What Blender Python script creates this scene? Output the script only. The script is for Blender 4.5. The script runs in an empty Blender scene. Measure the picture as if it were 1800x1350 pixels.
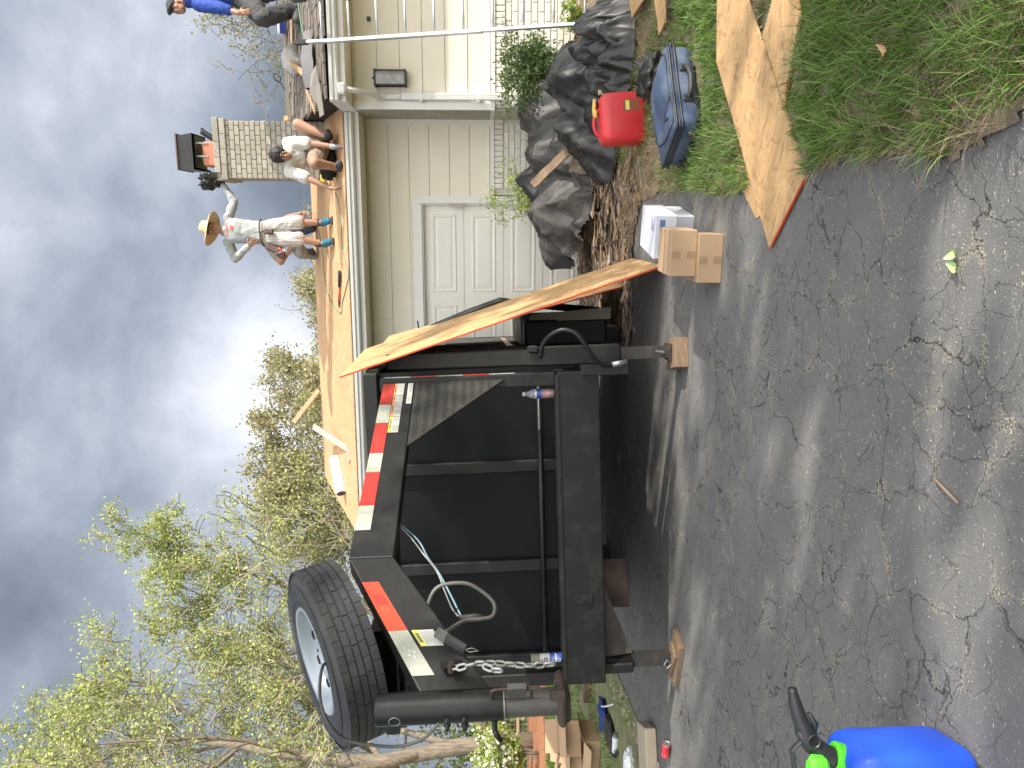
import bpy, math, random
import numpy as np
from mathutils import Vector, Matrix, noise
SC = bpy.context.scene
COL = SC.collection
rnd = random.Random(7)
PI = math.pi
# ------------------------------------------------------------------ camera, sky, sun, exposure
CAM_H = 1.35; PITCH = math.radians(2.1); ROLL = math.radians(0.3); FPX = 1335.0
FWD = Vector((0, math.cos(PITCH), -math.sin(PITCH)))
DN0 = Vector((0, -math.sin(PITCH), -math.cos(PITCH)))
RT0 = Vector((1, 0, 0))
UAX = RT0*math.cos(ROLL) + DN0*math.sin(ROLL)      # to the right in the place
VAX = DN0*math.cos(ROLL) - RT0*math.sin(ROLL)      # down in the place
CPOS = Vector((0, 0, CAM_H))
cd = bpy.data.cameras.new('camera'); cam = bpy.data.objects.new('camera', cd); COL.objects.link(cam)
# the photograph was taken with the phone turned on its side: the picture's left is up
xa, ya, za = VAX, UAX, -FWD
cam.matrix_world = Matrix(((xa.x, ya.x, za.x, CPOS.x), (xa.y, ya.y, za.y, CPOS.y), (xa.z, ya.z, za.z, CPOS.z), (0, 0, 0, 1)))
cd.sensor_width = 36; cd.lens = 36*FPX/1800; cd.clip_start = 0.05; cd.clip_end = 2000
SC.camera = cam
SUN = Vector((0.779, -0.427, 0.46)).normalized()
SUN_ELEV = math.asin(SUN.z); SUN_ROT = math.atan2(SUN.x, SUN.y)
world = bpy.data.worlds.new('World'); SC.world = world; world.use_nodes = True
def build_world():
    nt = world.node_tree; nt.nodes.clear(); N = nt.nodes.new; L = nt.links.new
    out = N('ShaderNodeOutputWorld'); sky = N('ShaderNodeTexSky'); sky.sky_type = 'NISHITA'; sky.sun_disc = False
    sky.sun_elevation = SUN_ELEV; sky.sun_rotation = SUN_ROT; sky.air_density = 1.2; sky.dust_density = 1.5
    b1 = N('ShaderNodeBackground'); b1.inputs['Strength'].default_value = 0.11; L(sky.outputs[0], b1.inputs[0])
    tc = N('ShaderNodeTexCoord'); mp = N('ShaderNodeMapping'); L(tc.outputs['Generated'], mp.inputs[0])
    mp.inputs['Scale'].default_value = (1.0, 1.0, 1.15); mp.inputs['Location'].default_value = (10.6, 1.0, 7.3)
    n1 = N('ShaderNodeTexNoise'); n1.inputs['Scale'].default_value = 1.35; n1.inputs['Detail'].default_value = 7; n1.inputs['Roughness'].default_value = 0.46; n1.inputs['Distortion'].default_value = 0.15
    L(mp.outputs[0], n1.inputs['Vector'])
    n2 = N('ShaderNodeTexNoise'); n2.inputs['Scale'].default_value = 4.2; n2.inputs['Detail'].default_value = 8; n2.inputs['Roughness'].default_value = 0.55; n2.inputs['Distortion'].default_value = 0.2
    L(mp.outputs[0], n2.inputs['Vector'])
    mx = N('ShaderNodeMix'); mx.data_type = 'FLOAT'; mx.inputs[0].default_value = 0.3; L(n1.outputs[0], mx.inputs[2]); L(n2.outputs[0], mx.inputs[3])
    cr = N('ShaderNodeValToRGB'); L(mx.outputs[0], cr.inputs[0])
    e = cr.color_ramp.elements
    e[0].position = 0.39; e[0].color = (0.11, 0.135, 0.175, 1)
    e[1].position = 0.655; e[1].color = (0.86, 0.88, 0.95, 1)
    for p, c in ((0.46, (0.19, 0.225, 0.28)), (0.512, (0.30, 0.34, 0.41)), (0.56, (0.44, 0.475, 0.55))):
        k = e.new(p); k.color = (*c, 1)
    # clouds are darkest opposite the sun and brighter round it, as clouds are
    vm = N('ShaderNodeVectorMath'); vm.operation = 'DOT_PRODUCT'; L(tc.outputs['Generated'], vm.inputs[0]); vm.inputs[1].default_value = SUN_SIDE
    mr = N('ShaderNodeMapRange'); mr.interpolation_type = 'SMOOTHSTEP'; L(vm.outputs['Value'], mr.inputs[0])
    mr.inputs[1].default_value = 0.12; mr.inputs[2].default_value = 1.0; mr.inputs[3].default_value = 1.0; mr.inputs[4].default_value = SKY_BOOST
    b2 = N('ShaderNodeBackground')
    wm_ = N('ShaderNodeMapRange'); L(vm.outputs['Value'], wm_.inputs[0]); wm_.inputs[1].default_value = 0.0; wm_.inputs[2].default_value = .7; wm_.inputs[3].default_value = 0; wm_.inputs[4].default_value = .85
    mw = N('ShaderNodeMix'); mw.data_type = 'RGBA'; L(wm_.outputs[0], mw.inputs[0]); L(cr.outputs[0], mw.inputs[6]); mw.inputs[7].default_value = (.60, .60, .59, 1); L(mw.outputs[2], b2.inputs[0]); L(mr.outputs[0], b2.inputs[1])
    ms = N('ShaderNodeMixShader'); ms.inputs[0].default_value = 0.96
    L(b1.outputs[0], ms.inputs[1]); L(b2.outputs[0], ms.inputs[2]); L(ms.outputs[0], out.inputs[0])
SUN_SIDE = Vector((0.45, -0.85, 0.35)).normalized(); SKY_BOOST = 4.2
build_world()
sl = bpy.data.lights.new('sun', 'SUN'); sl.energy = 5.0; sl.angle = math.radians(0.6); sl.color = (1.0, 0.93, 0.83)
so = bpy.data.objects.new('sun', sl); COL.objects.link(so); so.rotation_euler = SUN.to_track_quat('Z', 'Y').to_euler()
vs = SC.view_settings; vs.view_transform = 'Standard'; vs.look = 'None'; vs.exposure = 0.5; vs.gamma = 1; vs.use_curve_mapping = False
SC.cycles.max_bounces = 6; SC.cycles.transparent_max_bounces = 8
SC.cycles.use_adaptive_sampling = True; SC.cycles.use_denoising = True
# ------------------------------------------------------------------ finding places (metres) from the survey of the photograph
def ray(u, v): return FWD + UAX*((u-675)/FPX) + VAX*((v-900)/FPX)
def P(u, v, Y):
    r = ray(u, v); return CPOS + r*(Y/r.y)
def G(u, v, z=0.0):
    r = ray(u, v); return CPOS + r*((z-CAM_H)/r.z)
TH = math.radians(11.7)
EX = Vector((math.cos(TH), -math.sin(TH), 0)); EN = Vector((-math.sin(TH), -math.cos(TH), 0)); HO = Vector((3.43, 9.78, 0)); ZZ = Vector((0, 0, 1))
def HP(x, n, z): return HO + EX*x + EN*n + ZZ*z          # house coordinates: along the wall, out from the wall, up
def HW(u, v, n):
    r = ray(u, v); t = ((HO+EN*n-CPOS).dot(EN))/r.dot(EN); p = CPOS + r*t; return (p-HO).dot(EX), p.z
EAVE_Z = 3.03; GS = 0.377; G_N0 = 0.62; RS = 0.39; R_N0 = 1.45
def RF(u, v, n0=G_N0, s=GS, lift=0.0):                    # where the ray meets a roof slope
    r = ray(u, v); a = r.z + s*r.dot(EN); b = EAVE_Z + lift + s*(n0-(CPOS-HO).dot(EN)) - CPOS.z*1.0
    b = EAVE_Z + lift + s*(n0-(CPOS-HO).dot(EN)) - CPOS.z
    return CPOS + r*(b/a)
TA = math.radians(5); TR = 0.032
TRt = Vector((math.cos(TA)*math.cos(TR), -math.sin(TA)*math.cos(TR), math.sin(TR))); TLn = Vector((math.sin(TA), math.cos(TA), 0)); TNn = TRt.cross(TLn)
TO = Vector((.084, 4.947, .60))
def TP(x, y, z): return TO + TRt*x + TLn*y + TNn*z        # trailer coordinates: right, back, up
def TL(u, v, y):
    r = ray(u, v); t = ((TO+TLn*y-CPOS).dot(TLn))/r.dot(TLn); q = CPOS + r*t - TO; return q.dot(TRt), q.dot(TNn)
def TQ(u, v, y):
    x, z = TL(u, v, y); return Vector((x, y, z))
def frame(o, x, y, z): return Matrix(((x.x, y.x, z.x, o.x), (x.y, y.y, z.y, o.y), (x.z, y.z, z.z, o.z), (0, 0, 0, 1)))
# ------------------------------------------------------------------ helpers
WM = {}
def tag(o, label=None, cat=None, group=None, kind=None):
    if label: o['label'] = label
    if cat: o['category'] = cat
    if group: o['group'] = group
    if kind: o['kind'] = kind
    return o
def empty(name, M, parent=None, **kw):
    o = bpy.data.objects.new(name, None); COL.objects.link(o); o.empty_display_size = .1
    if not isinstance(M, Matrix): M = Matrix.Translation(Vector(M))
    if parent: o.parent = parent; o.matrix_basis = WM[parent.name].inverted() @ M
    else: o.matrix_basis = M
    WM[o.name] = M
    return tag(o, **kw)
class MB:
    def __init__(s): s.v = []; s.f = []; s.mi = []; s.cur = 0; s.mats = []
    def mat(s, m):
        if m not in s.mats: s.mats.append(m)
        s.cur = s.mats.index(m); return s
    def add(s, vs, fs):
        b = len(s.v); s.v += [tuple(p) for p in vs]; s.f += [tuple(b+i for i in f) for f in fs]; s.mi += [s.cur]*len(fs); return s
    def hexa(s, p): # p: 8 points, bottom 0-3 ccw, top 4-7
        return s.add(p, [(3, 2, 1, 0), (4, 5, 6, 7), (0, 1, 5, 4), (1, 2, 6, 5), (2, 3, 7, 6), (3, 0, 4, 7)])
    def box(s, a, b):
        x0, y0, z0 = a; x1, y1, z1 = b
        x0, x1 = min(x0, x1), max(x0, x1); y0, y1 = min(y0, y1), max(y0, y1); z0, z1 = min(z0, z1), max(z0, z1)
        return s.hexa([(x0, y0, z0), (x1, y0, z0), (x1, y1, z0), (x0, y1, z0), (x0, y0, z1), (x1, y0, z1), (x1, y1, z1), (x0, y1, z1)])
    def obox(s, o, ax, ay, az, a, b):
        x0, y0, z0 = a; x1, y1, z1 = b
        return s.hexa([Vector(o)+ax*x+ay*y+az*z for x, y, z in ((x0, y0, z0), (x1, y0, z0), (x1, y1, z0), (x0, y1, z0), (x0, y0, z1), (x1, y0, z1), (x1, y1, z1), (x0, y1, z1))])
    def cbox(s, c, size, M=None, bev=0.0):
        # box with chamfered edges
        hx, hy, hz = size[0]/2, size[1]/2, size[2]/2; b = min(bev, hx*.9, hy*.9, hz*.9)
        if b <= 0:
            vs = [Vector((x, y, z)) for z in (-hz, hz) for x, y in ((-hx, -hy), (hx, -hy), (hx, hy), (-hx, hy))]
            fs = [(3, 2, 1, 0), (4, 5, 6, 7), (0, 1, 5, 4), (1, 2, 6, 5), (2, 3, 7, 6), (3, 0, 4, 7)]
        else:
            def ring(z, k):
                ax, ay = hx-k, hy-k; c2 = b
                return [Vector((-ax+c2, -ay, z)), Vector((ax-c2, -ay, z)), Vector((ax, -ay+c2, z)), Vector((ax, ay-c2, z)), Vector((ax-c2, ay, z)), Vector((-ax+c2, ay, z)), Vector((-ax, ay-c2, z)), Vector((-ax, -ay+c2, z))]
            rs = [ring(-hz, b*.8), ring(-hz+b, 0), ring(hz-b, 0), ring(hz, b*.8)]; vs = sum(rs, []); fs = []
            for i in range(3):
                for j in range(8): fs.append((i*8+j, i*8+(j+1) % 8, (i+1)*8+(j+1) % 8, (i+1)*8+j))
            fs.append(tuple(range(7, -1, -1))); fs.append(tuple(24+j for j in range(8)))
        T = Matrix.Translation(Vector(c)) @ (M if M else Matrix.Identity(4))
        return s.add([T @ p for p in vs], fs)
    def tube(s, pts, r, n=8, cap=True, closed=False, flat=1.0):
        pts = [Vector(p) for p in pts]; m = len(pts)
        rr = r if isinstance(r, (list, tuple)) else [r]*m
        t0 = (pts[1]-pts[0]).normalized(); up = Vector((0, 0, 1)) if abs(t0.z) < .9 else Vector((1, 0, 0))
        nrm = t0.cross(up).normalized(); vs = []; fs = []
        for i in range(m):
            if closed: t = (pts[(i+1) % m]-pts[i-1]).normalized()
            else: t = (pts[min(i+1, m-1)]-pts[max(i-1, 0)]).normalized()
            nrm = (nrm - t*nrm.dot(t))
            nrm = nrm.normalized() if nrm.length > 1e-6 else t.orthogonal().normalized()
            bi = t.cross(nrm)
            for k in range(n):
                a = 2*PI*k/n; vs.append(pts[i] + nrm*math.cos(a)*rr[i] + bi*math.sin(a)*rr[i]*flat)
        for i in range(m if closed else m-1):
            j = (i+1) % m
            for k in range(n): fs.append((i*n+k, i*n+(k+1) % n, j*n+(k+1) % n, j*n+k))
        if cap and not closed: fs.append(tuple(range(n-1, -1, -1))); fs.append(tuple((m-1)*n+k for k in range(n)))
        return s.add(vs, fs)
    def lathe(s, prof, n=24, M=None, cap=True):
        M = M or Matrix.Identity(4); vs = []; fs = []
        for r, z in prof:
            for k in range(n): a = 2*PI*k/n; vs.append(M @ Vector((r*math.cos(a), r*math.sin(a), z)))
        for i in range(len(prof)-1):
            for k in range(n): fs.append((i*n+k, i*n+(k+1) % n, (i+1)*n+(k+1) % n, (i+1)*n+k))
        if cap:
            if prof[0][0] > 1e-4: fs.append(tuple(range(n-1, -1, -1)))
            if prof[-1][0] > 1e-4: fs.append(tuple((len(prof)-1)*n+k for k in range(n)))
        return s.add(vs, fs)
    def prism(s, poly, off):
        # poly: list of points, off: extrusion vector
        off = Vector(off); p = [Vector(q) for q in poly]; n = len(p)
        fs = [tuple(range(n-1, -1, -1)), tuple(range(n, 2*n))] + [(i, (i+1) % n, n+(i+1) % n, n+i) for i in range(n)]
        return s.add(p+[q+off for q in p], fs)
    def build(s, name, mat=None, parent=None, local=False, smooth=False, M=None, **kw):
        me = bpy.data.meshes.new(name)
        vs = s.v
        if parent is not None and not local:
            inv = (WM[parent.name]).inverted(); vs = [inv @ Vector(p) for p in vs]
        elif parent is None and M is not None and not local:
            inv = M.inverted(); vs = [inv @ Vector(p) for p in vs]
        me.from_pydata([tuple(p) for p in vs], [], s.f)
        if s.mats:
            for m in s.mats: me.materials.append(m)
            me.polygons.foreach_set('material_index', s.mi)
        elif mat: me.materials.append(mat)
        if smooth: me.polygons.foreach_set('use_smooth', [True]*len(me.polygons))
        me.update(); me.validate()
        o = bpy.data.objects.new(name, me); COL.objects.link(o)
        if parent is not None: o.parent = parent; WM[o.name] = WM[parent.name].copy()
        else: o.matrix_basis = M if M is not None else Matrix.Identity(4); WM[o.name] = o.matrix_basis.copy()
        return tag(o, **kw)
def smooth_angle(o, deg=40):
    me = o.data; me.polygons.foreach_set('use_smooth', [True]*len(me.polygons))
    bm_edges = {}
    for p in me.polygons:
        for ek in p.edge_keys: bm_edges.setdefault(ek, []).append(p.normal.copy())
    ca = math.cos(math.radians(deg)); sh = []
    for e in me.edges:
        ns = bm_edges.get(e.key, []); sh.append(len(ns) != 2 or ns[0].dot(ns[1]) < ca)
    me.edges.foreach_set('use_edge_sharp', sh); me.update(); return o
def inst(name, mesh, M, parent=None, **kw):
    o = bpy.data.objects.new(name, mesh); COL.objects.link(o)
    if parent is not None: o.parent = parent; o.matrix_basis = WM[parent.name].inverted() @ M
    else: o.matrix_basis = M
    WM[o.name] = M; return tag(o, **kw)
def origin_mesh(mb, name, mat, smooth=False):
    me = bpy.data.meshes.new(name); me.from_pydata([tuple(p) for p in mb.v], [], mb.f)
    if mb.mats:
        for m in mb.mats: me.materials.append(m)
        me.polygons.foreach_set('material_index', mb.mi)
    else: me.materials.append(mat)
    if smooth: me.polygons.foreach_set('use_smooth', [True]*len(me.polygons))
    me.update(); return me
def bevel(o, w, seg=2):
    m = o.modifiers.new('bevel', 'BEVEL'); m.width = w; m.segments = seg; m.limit_method = 'ANGLE'; m.angle_limit = math.radians(35); return o
# ------------------------------------------------------------------ materials
def M_(name, col, rough=.6, metal=0., var=.12, scale=6., bump=0., bscale=60., dirt=0., dirtcol=(.2, .17, .13), dscale=3., rand=0., spec=.5, emit=None, coat=0., world_space=False, stretch=None):
    m = bpy.data.materials.new(name); m.use_nodes = True; nt = m.node_tree; N = nt.nodes.new; L = nt.links.new
    b = nt.nodes['Principled BSDF']; b.inputs['Roughness'].default_value = rough; b.inputs['Metallic'].default_value = metal
    b.inputs['Specular IOR Level'].default_value = spec
    if coat: b.inputs['Coat Weight'].default_value = coat
    if world_space:
        g = N('ShaderNodeNewGeometry'); src = g.outputs['Position']
    else:
        tc = N('ShaderNodeTexCoord'); src = tc.outputs['Object']
    if stretch:
        mp = N('ShaderNodeMapping'); mp.inputs['Scale'].default_value = stretch; L(src, mp.inputs[0]); src = mp.outputs[0]
    n = N('ShaderNodeTexNoise'); n.inputs['Scale'].default_value = scale; n.inputs['Detail'].default_value = 6; L(src, n.inputs['Vector'])
    mix = N('ShaderNodeMix'); mix.data_type = 'RGBA'; L(n.outputs[0], mix.inputs[0])
    lo = tuple(max(0, c*(1-2*var)) for c in col); hi = tuple(min(1, c*(1+2*var)) for c in col)
    mix.inputs[6].default_value = (*lo, 1); mix.inputs[7].default_value = (*hi, 1); cur = mix.outputs[2]
    if dirt > 0:
        n2 = N('ShaderNodeTexNoise'); n2.inputs['Scale'].default_value = dscale; n2.inputs['Detail'].default_value = 8; n2.inputs['Roughness'].default_value = .65; L(src, n2.inputs['Vector'])
        mr = N('ShaderNodeMapRange'); L(n2.outputs[0], mr.inputs[0]); mr.inputs[1].default_value = .5; mr.inputs[2].default_value = .72; mr.inputs[3].default_value = 0; mr.inputs[4].default_value = dirt
        mx = N('ShaderNodeMix'); mx.data_type = 'RGBA'; L(mr.outputs[0], mx.inputs[0]); L(cur, mx.inputs[6]); mx.inputs[7].default_value = (*dirtcol, 1); cur = mx.outputs[2]
        ad = N('ShaderNodeMath'); ad.operation = 'ADD'; ad.inputs[1].default_value = rough; sc_ = N('ShaderNodeMath'); sc_.operation = 'MULTIPLY'; sc_.inputs[1].default_value = .4
        L(mr.outputs[0], sc_.inputs[0]); L(sc_.outputs[0], ad.inputs[0]); ad.use_clamp = True; L(ad.outputs[0], b.inputs['Roughness'])
    if rand > 0:
        oi = N('ShaderNodeObjectInfo'); hs = N('ShaderNodeHueSaturation')
        mr2 = N('ShaderNodeMapRange'); L(oi.outputs['Random'], mr2.inputs[0]); mr2.inputs[3].default_value = 1-rand; mr2.inputs[4].default_value = 1+rand
        L(mr2.outputs[0], hs.inputs['Value']); L(cur, hs.inputs['Color']); cur = hs.outputs[0]
    L(cur, b.inputs['Base Color'])
    if bump > 0:
        n3 = N('ShaderNodeTexNoise'); n3.inputs['Scale'].default_value = bscale; n3.inputs['Detail'].default_value = 4; L(src, n3.inputs['Vector'])
        bp = N('ShaderNodeBump'); bp.inputs['Strength'].default_value = bump; bp.inputs['Distance'].default_value = .01; L(n3.outputs[0], bp.inputs['Height']); L(bp.outputs[0], b.inputs['Normal'])
    if emit: b.inputs['Emission Color'].default_value = (*emit[0], 1); b.inputs['Emission Strength'].default_value = emit[1]
    return m
def osb_mat(name, base=(.62, .40, .20), per_object=True, spd=1.0, vary=.9):
    m = bpy.data.materials.new(name); m.use_nodes = True; nt = m.node_tree; N = nt.nodes.new; L = nt.links.new
    b = nt.nodes['Principled BSDF']; b.inputs['Roughness'].default_value = .75
    tc = N('ShaderNodeTexCoord'); src = tc.outputs['Object']
    nz = N('ShaderNodeTexNoise'); nz.inputs['Scale'].default_value = 3; L(src, nz.inputs['Vector'])
    va = N('ShaderNodeVectorMath'); va.operation = 'SCALE'; va.inputs['Scale'].default_value = .10; L(nz.outputs['Color'], va.inputs[0])
    vb = N('ShaderNodeVectorMath'); vb.operation = 'ADD'; L(src, vb.inputs[0]); L(va.outputs[0], vb.inputs[1])
    cols = []
    for ang, sx, sy in ((.5, 16, 62), (1.9, 15, 54)):
        m0 = N('ShaderNodeMapping'); m0.inputs['Rotation'].default_value = (0, 0, ang); L(vb.outputs[0], m0.inputs[0]); mp = N('ShaderNodeMapping'); mp.inputs['Scale'].default_value = (sx*spd, sy*spd, 20); L(m0.outputs[0], mp.inputs[0])
        vo = N('ShaderNodeTexVoronoi'); vo.inputs['Scale'].default_value = 1; L(mp.outputs[0], vo.inputs['Vector']); cols.append(vo)
    s1 = N('ShaderNodeSeparateColor'); L(cols[0].outputs['Color'], s1.inputs[0]); s2 = N('ShaderNodeSeparateColor'); L(cols[1].outputs['Color'], s2.inputs[0])
    r = N('ShaderNodeValToRGB'); L(s1.outputs[0], r.inputs[0]); e = r.color_ramp.elements
    d = [tuple(c*k for c in base) for k in (.36, .80, 1.0, 1.26)]
    e[0].position = 0; e[0].color = (*d[0], 1); e[1].position = 1; e[1].color = (*[min(.95, c) for c in d[3]], 1)
    for p, c in ((.12, d[1]), (.55, d[2])): k = e.new(p); k.color = (*c, 1)
    r2 = N('ShaderNodeValToRGB'); L(s2.outputs[1], r2.inputs[0]); e = r2.color_ramp.elements
    e[0].color = (*tuple(c*k for c, k in zip(base, (.6, .5, .42))), 1); e[1].color = (*tuple(min(.95, c*k) for c, k in zip(base, (1.08, 1.15, 1.25))), 1)
    k = e.new(.1); k.color = (*tuple(c*.95 for c in base), 1)
    mx = N('ShaderNodeMix'); mx.data_type = 'RGBA'; mx.inputs[0].default_value = .5; L(r.outputs[0], mx.inputs[6]); L(r2.outputs[0], mx.inputs[7])
    big = N('ShaderNodeTexNoise'); big.inputs['Scale'].default_value = 1.7; big.inputs['Detail'].default_value = 3; L(src, big.inputs['Vector'])
    hs = N('ShaderNodeHueSaturation'); mr = N('ShaderNodeMapRange'); L(big.outputs[0], mr.inputs[0]); mr.inputs[3].default_value = .85; mr.inputs[4].default_value = 1.15; L(mr.outputs[0], hs.inputs['Value'])
    hs.inputs['Saturation'].default_value = vary; L(mx.outputs[2], hs.inputs['Color']); cur = hs.outputs[0]
    oi = N('ShaderNodeObjectInfo'); h2 = N('ShaderNodeHueSaturation'); m2 = N('ShaderNodeMapRange'); L(oi.outputs['Random'], m2.inputs[0]); m2.inputs[3].default_value = .93; m2.inputs[4].default_value = 1.07
    L(m2.outputs[0], h2.inputs['Value']); L(cur, h2.inputs['Color']); L(h2.outputs[0], b.inputs['Base Color'])
    bp = N('ShaderNodeBump'); bp.inputs['Strength'].default_value = .35; bp.inputs['Distance'].default_value = .004; L(s1.outputs[2], bp.inputs['Height']); L(bp.outputs[0], b.inputs['Normal'])
    return m
m_osb = osb_mat('osb', (.50, .305, .14), vary=1.0)
m_osb_roof = osb_mat('osb_roof', (.56, .335, .17), vary=1.0)
m_red_edge = M_('red_edge_paint', (.72, .075, .03), .6, var=.15)
m_black = M_('black_trailer_paint', (.010, .010, .010), .45, var=.3, dirt=.35, dirtcol=(.05, .045, .036), dscale=4, bump=.15, bscale=25, spec=.35)
m_ribs = M_('sunlit_dusty_rib_paint', (.045, .042, .037), .6, var=.3, dirt=.6, dirtcol=(.10, .088, .065), dscale=6, bump=.2)  # dusty black paint, lightened to carry the tan sunlight on the ribs
m_blockwood = M_('weathered_block', (.20, .135, .085), .9, var=.3, scale=6, stretch=(2, 20, 8), bump=.4)
m_blackgloss = M_('black_gloss_paint', (.008, .009, .009), .34, var=.2, dirt=.3, dirtcol=(.045, .042, .034), dscale=7, spec=.35)
m_blackwall = M_('black_box_paint', (.0045, .005, .006), .5, var=.3, dirt=.25, dirtcol=(.016, .016, .015), dscale=5, spec=.2)
m_steel = M_('worn_steel', (.30, .30, .30), .45, .8, var=.2, dirt=.5, dirtcol=(.16, .09, .05), dscale=9)
m_galv = M_('galvanised_chain', (.42, .42, .40), .45, .6, var=.2, dirt=.5, dirtcol=(.20, .12, .07), dscale=20)
m_rust = M_('rusty_iron', (.060, .043, .033), .8, .2, var=.4, scale=20, bump=.4)
m_rubber = M_('tyre_rubber', (.032, .033, .036), .62, var=.2, scale=12, dirt=.5, dirtcol=(.085, .08, .072), dscale=5, bump=.15, bscale=90)
m_rim = M_('silver_rim', (.33, .37, .41), .35, .35, var=.06)
m_dark = M_('dark_void', (.006, .006, .006), .9, var=.1)
m_redtape = M_('red_reflective_tape', (.42, .03, .022), .35, var=.15, scale=30)
m_redtape2 = M_('bright_red_reflective_tape', (.80, .06, .025), .3, var=.12, scale=30)
m_whtape = M_('white_reflective_tape', (.36, .37, .31), .35, var=.1, scale=30)
m_label = M_('white_label', (.52, .52, .48), .5, var=.06)
m_orange = M_('orange_label', (.80, .32, .12), .5, var=.05)
m_yellow = M_('yellow_label', (.62, .58, .12), .5, var=.05)
m_ink = M_('black_ink', (.05, .05, .05), .6, var=.05)
m_siding = M_('cream_siding', (.78, .715, .58), .6, var=.035, scale=2.2, bump=.05, bscale=40, dirt=.12, dirtcol=(.5, .45, .34), dscale=1.2, rand=.015)
m_trim = M_('white_trim', (.76, .74, .68), .5, var=.03, dirt=.12, dirtcol=(.5, .45, .36))
m_gutter = M_('white_gutter', (.72, .71, .67), .35, var=.03, dirt=.15, dirtcol=(.4, .36, .28), dscale=5)
m_door = M_('white_garage_door', (.80, .765, .68), .45, var=.03, dirt=.08, dirtcol=(.5, .46, .38))
m_pbrick = M_('white_painted_brick', (.74, .70, .61), .7, var=.06, scale=14, bump=.5, bscale=70, rand=.06)
m_mortar_w = M_('pale_mortar', (.60, .57, .50), .85, var=.08, bump=.4)
m_cbrick = M_('buff_chimney_brick', (.36, .325, .27), .85, var=.14, scale=12, bump=.5, bscale=60, rand=.14)
m_cmortar = M_('grey_mortar', (.40, .37, .32), .9, var=.1, bump=.3)
m_flue = M_('clay_flue', (.55, .22, .14), .8, var=.08)
m_blackplastic = M_('black_sheet_plastic', (.016, .016, .016), .45, var=.3, dirt=.25, dirtcol=(.10, .09, .075), dscale=4, bump=.5, bscale=14)
m_tarp = M_('black_ground_tarp', (.040, .038, .036), .55, var=.35, scale=4, dirt=.55, dirtcol=(.12, .10, .08), dscale=3.5, bump=.7, bscale=18)
m_shake = M_('weathered_shakes', (.205, .175, .145), .9, var=.3, scale=9, bump=.6, bscale=50, rand=.3, stretch=(14, 1.5, 6))
m_bark = M_('bark', (.18, .15, .115), .9, var=.45, scale=5, bump=1.0, bscale=14, stretch=(3, 3, .7))
m_barkdark = M_('dark_bark', (.12, .10, .08), .9, var=.25, scale=9)
m_cardboard = M_('cardboard', (.40, .27, .16), .8, var=.06, scale=5, bump=.1, rand=.06)
m_carddark = M_('cardboard_tape', (.31, .205, .115), .35, var=.05)
m_whitecard = M_('white_cardboard', (.56, .57, .62), .7, var=.04, bump=.05)
m_plank = M_('plank_wood', (.42, .29, .17), .8, var=.2, scale=6, stretch=(2, 25, 8), rand=.2)
m_plankgrey = M_('grey_plank', (.36, .33, .29), .8, var=.15, scale=6, stretch=(2, 20, 8), rand=.1)
m_alu = M_('aluminium', (.62, .64, .66), .38, .55, var=.06, dirt=.35, dirtcol=(.4, .33, .24), dscale=14)
m_skin = M_('skin_tan', (.40, .215, .14), .55, var=.08)
m_skin2 = M_('skin_brown', (.33, .17, .11), .55, var=.08)
m_hair = M_('black_hair', (.02, .017, .016), .6, var=.3, bump=.5, bscale=60)
m_cable = M_('black_cable', (.03, .03, .03), .5)
m_greencable = M_('green_cable', (.10, .24, .16), .5)
# ------------------------------------------------------------------ ground, driveway, lawn
def px(pts, z=0): return [G(1350-y, x, z) for x, y in pts]     # (x, y) as in the sideways photograph
# the edge where the asphalt ends and the lawn begins
EDGE = px([(2600, -60), (1800, 205), (1745, 240), (1700, 258), (1660, 284), (1640, 278), (1610, 262), (1580, 268), (1545, 284), (1520, 268), (1500, 270), (1470, 290), (1440, 298), (1410, 312), (1380, 330), (1340, 333), (1300, 338), (1260, 342), (1240, 333), (1200, 334), (1165, 336), (1130, 352), (1118, 400), (1112, 460), (1104, 540)])
_d = EDGE; EDGE[0] = EDGE[1] + (EDGE[1]-EDGE[2])*2 + Vector((.4, -1.6, 0))
def in_poly(x, y, poly):
    c = False; j = len(poly)-1
    for i in range(len(poly)):
        xi, yi = poly[i][0], poly[i][1]; xj, yj = poly[j][0], poly[j][1]
        if (yi > y) != (yj > y) and x < (xj-xi)*(y-yi)/(yj-yi)+xi: c = not c
        j = i
    return c
E1 = EDGE[-1]
LAWN = [(p.x, p.y) for p in EDGE] + [(1.35, 8.4), (1.9, 9.7), (HP(-.9, 0, 0).x, HP(-.9, 0, 0).y), (20, 6), (20, -5)]
def smoothstep(a, b, x):
    t = max(0, min(1, (x-a)/(b-a))); return t*t*(3-2*t)
def height(x, y):
    # the bed rises gently towards the house on the right
    n = -(Vector((x, y, 0))-HO).dot(EN)
    base = .22*smoothstep(6.3, 8.6, y)*smoothstep(1.5, 2.9, x)
    wob = .02*noise.noise(Vector((x*1.7, y*1.7, 0)))
    return base + (wob*.6 + .012 if y > 6.4 else wob*.6 + .012 if in_poly(x, y, LAWN) else .002)
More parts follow.
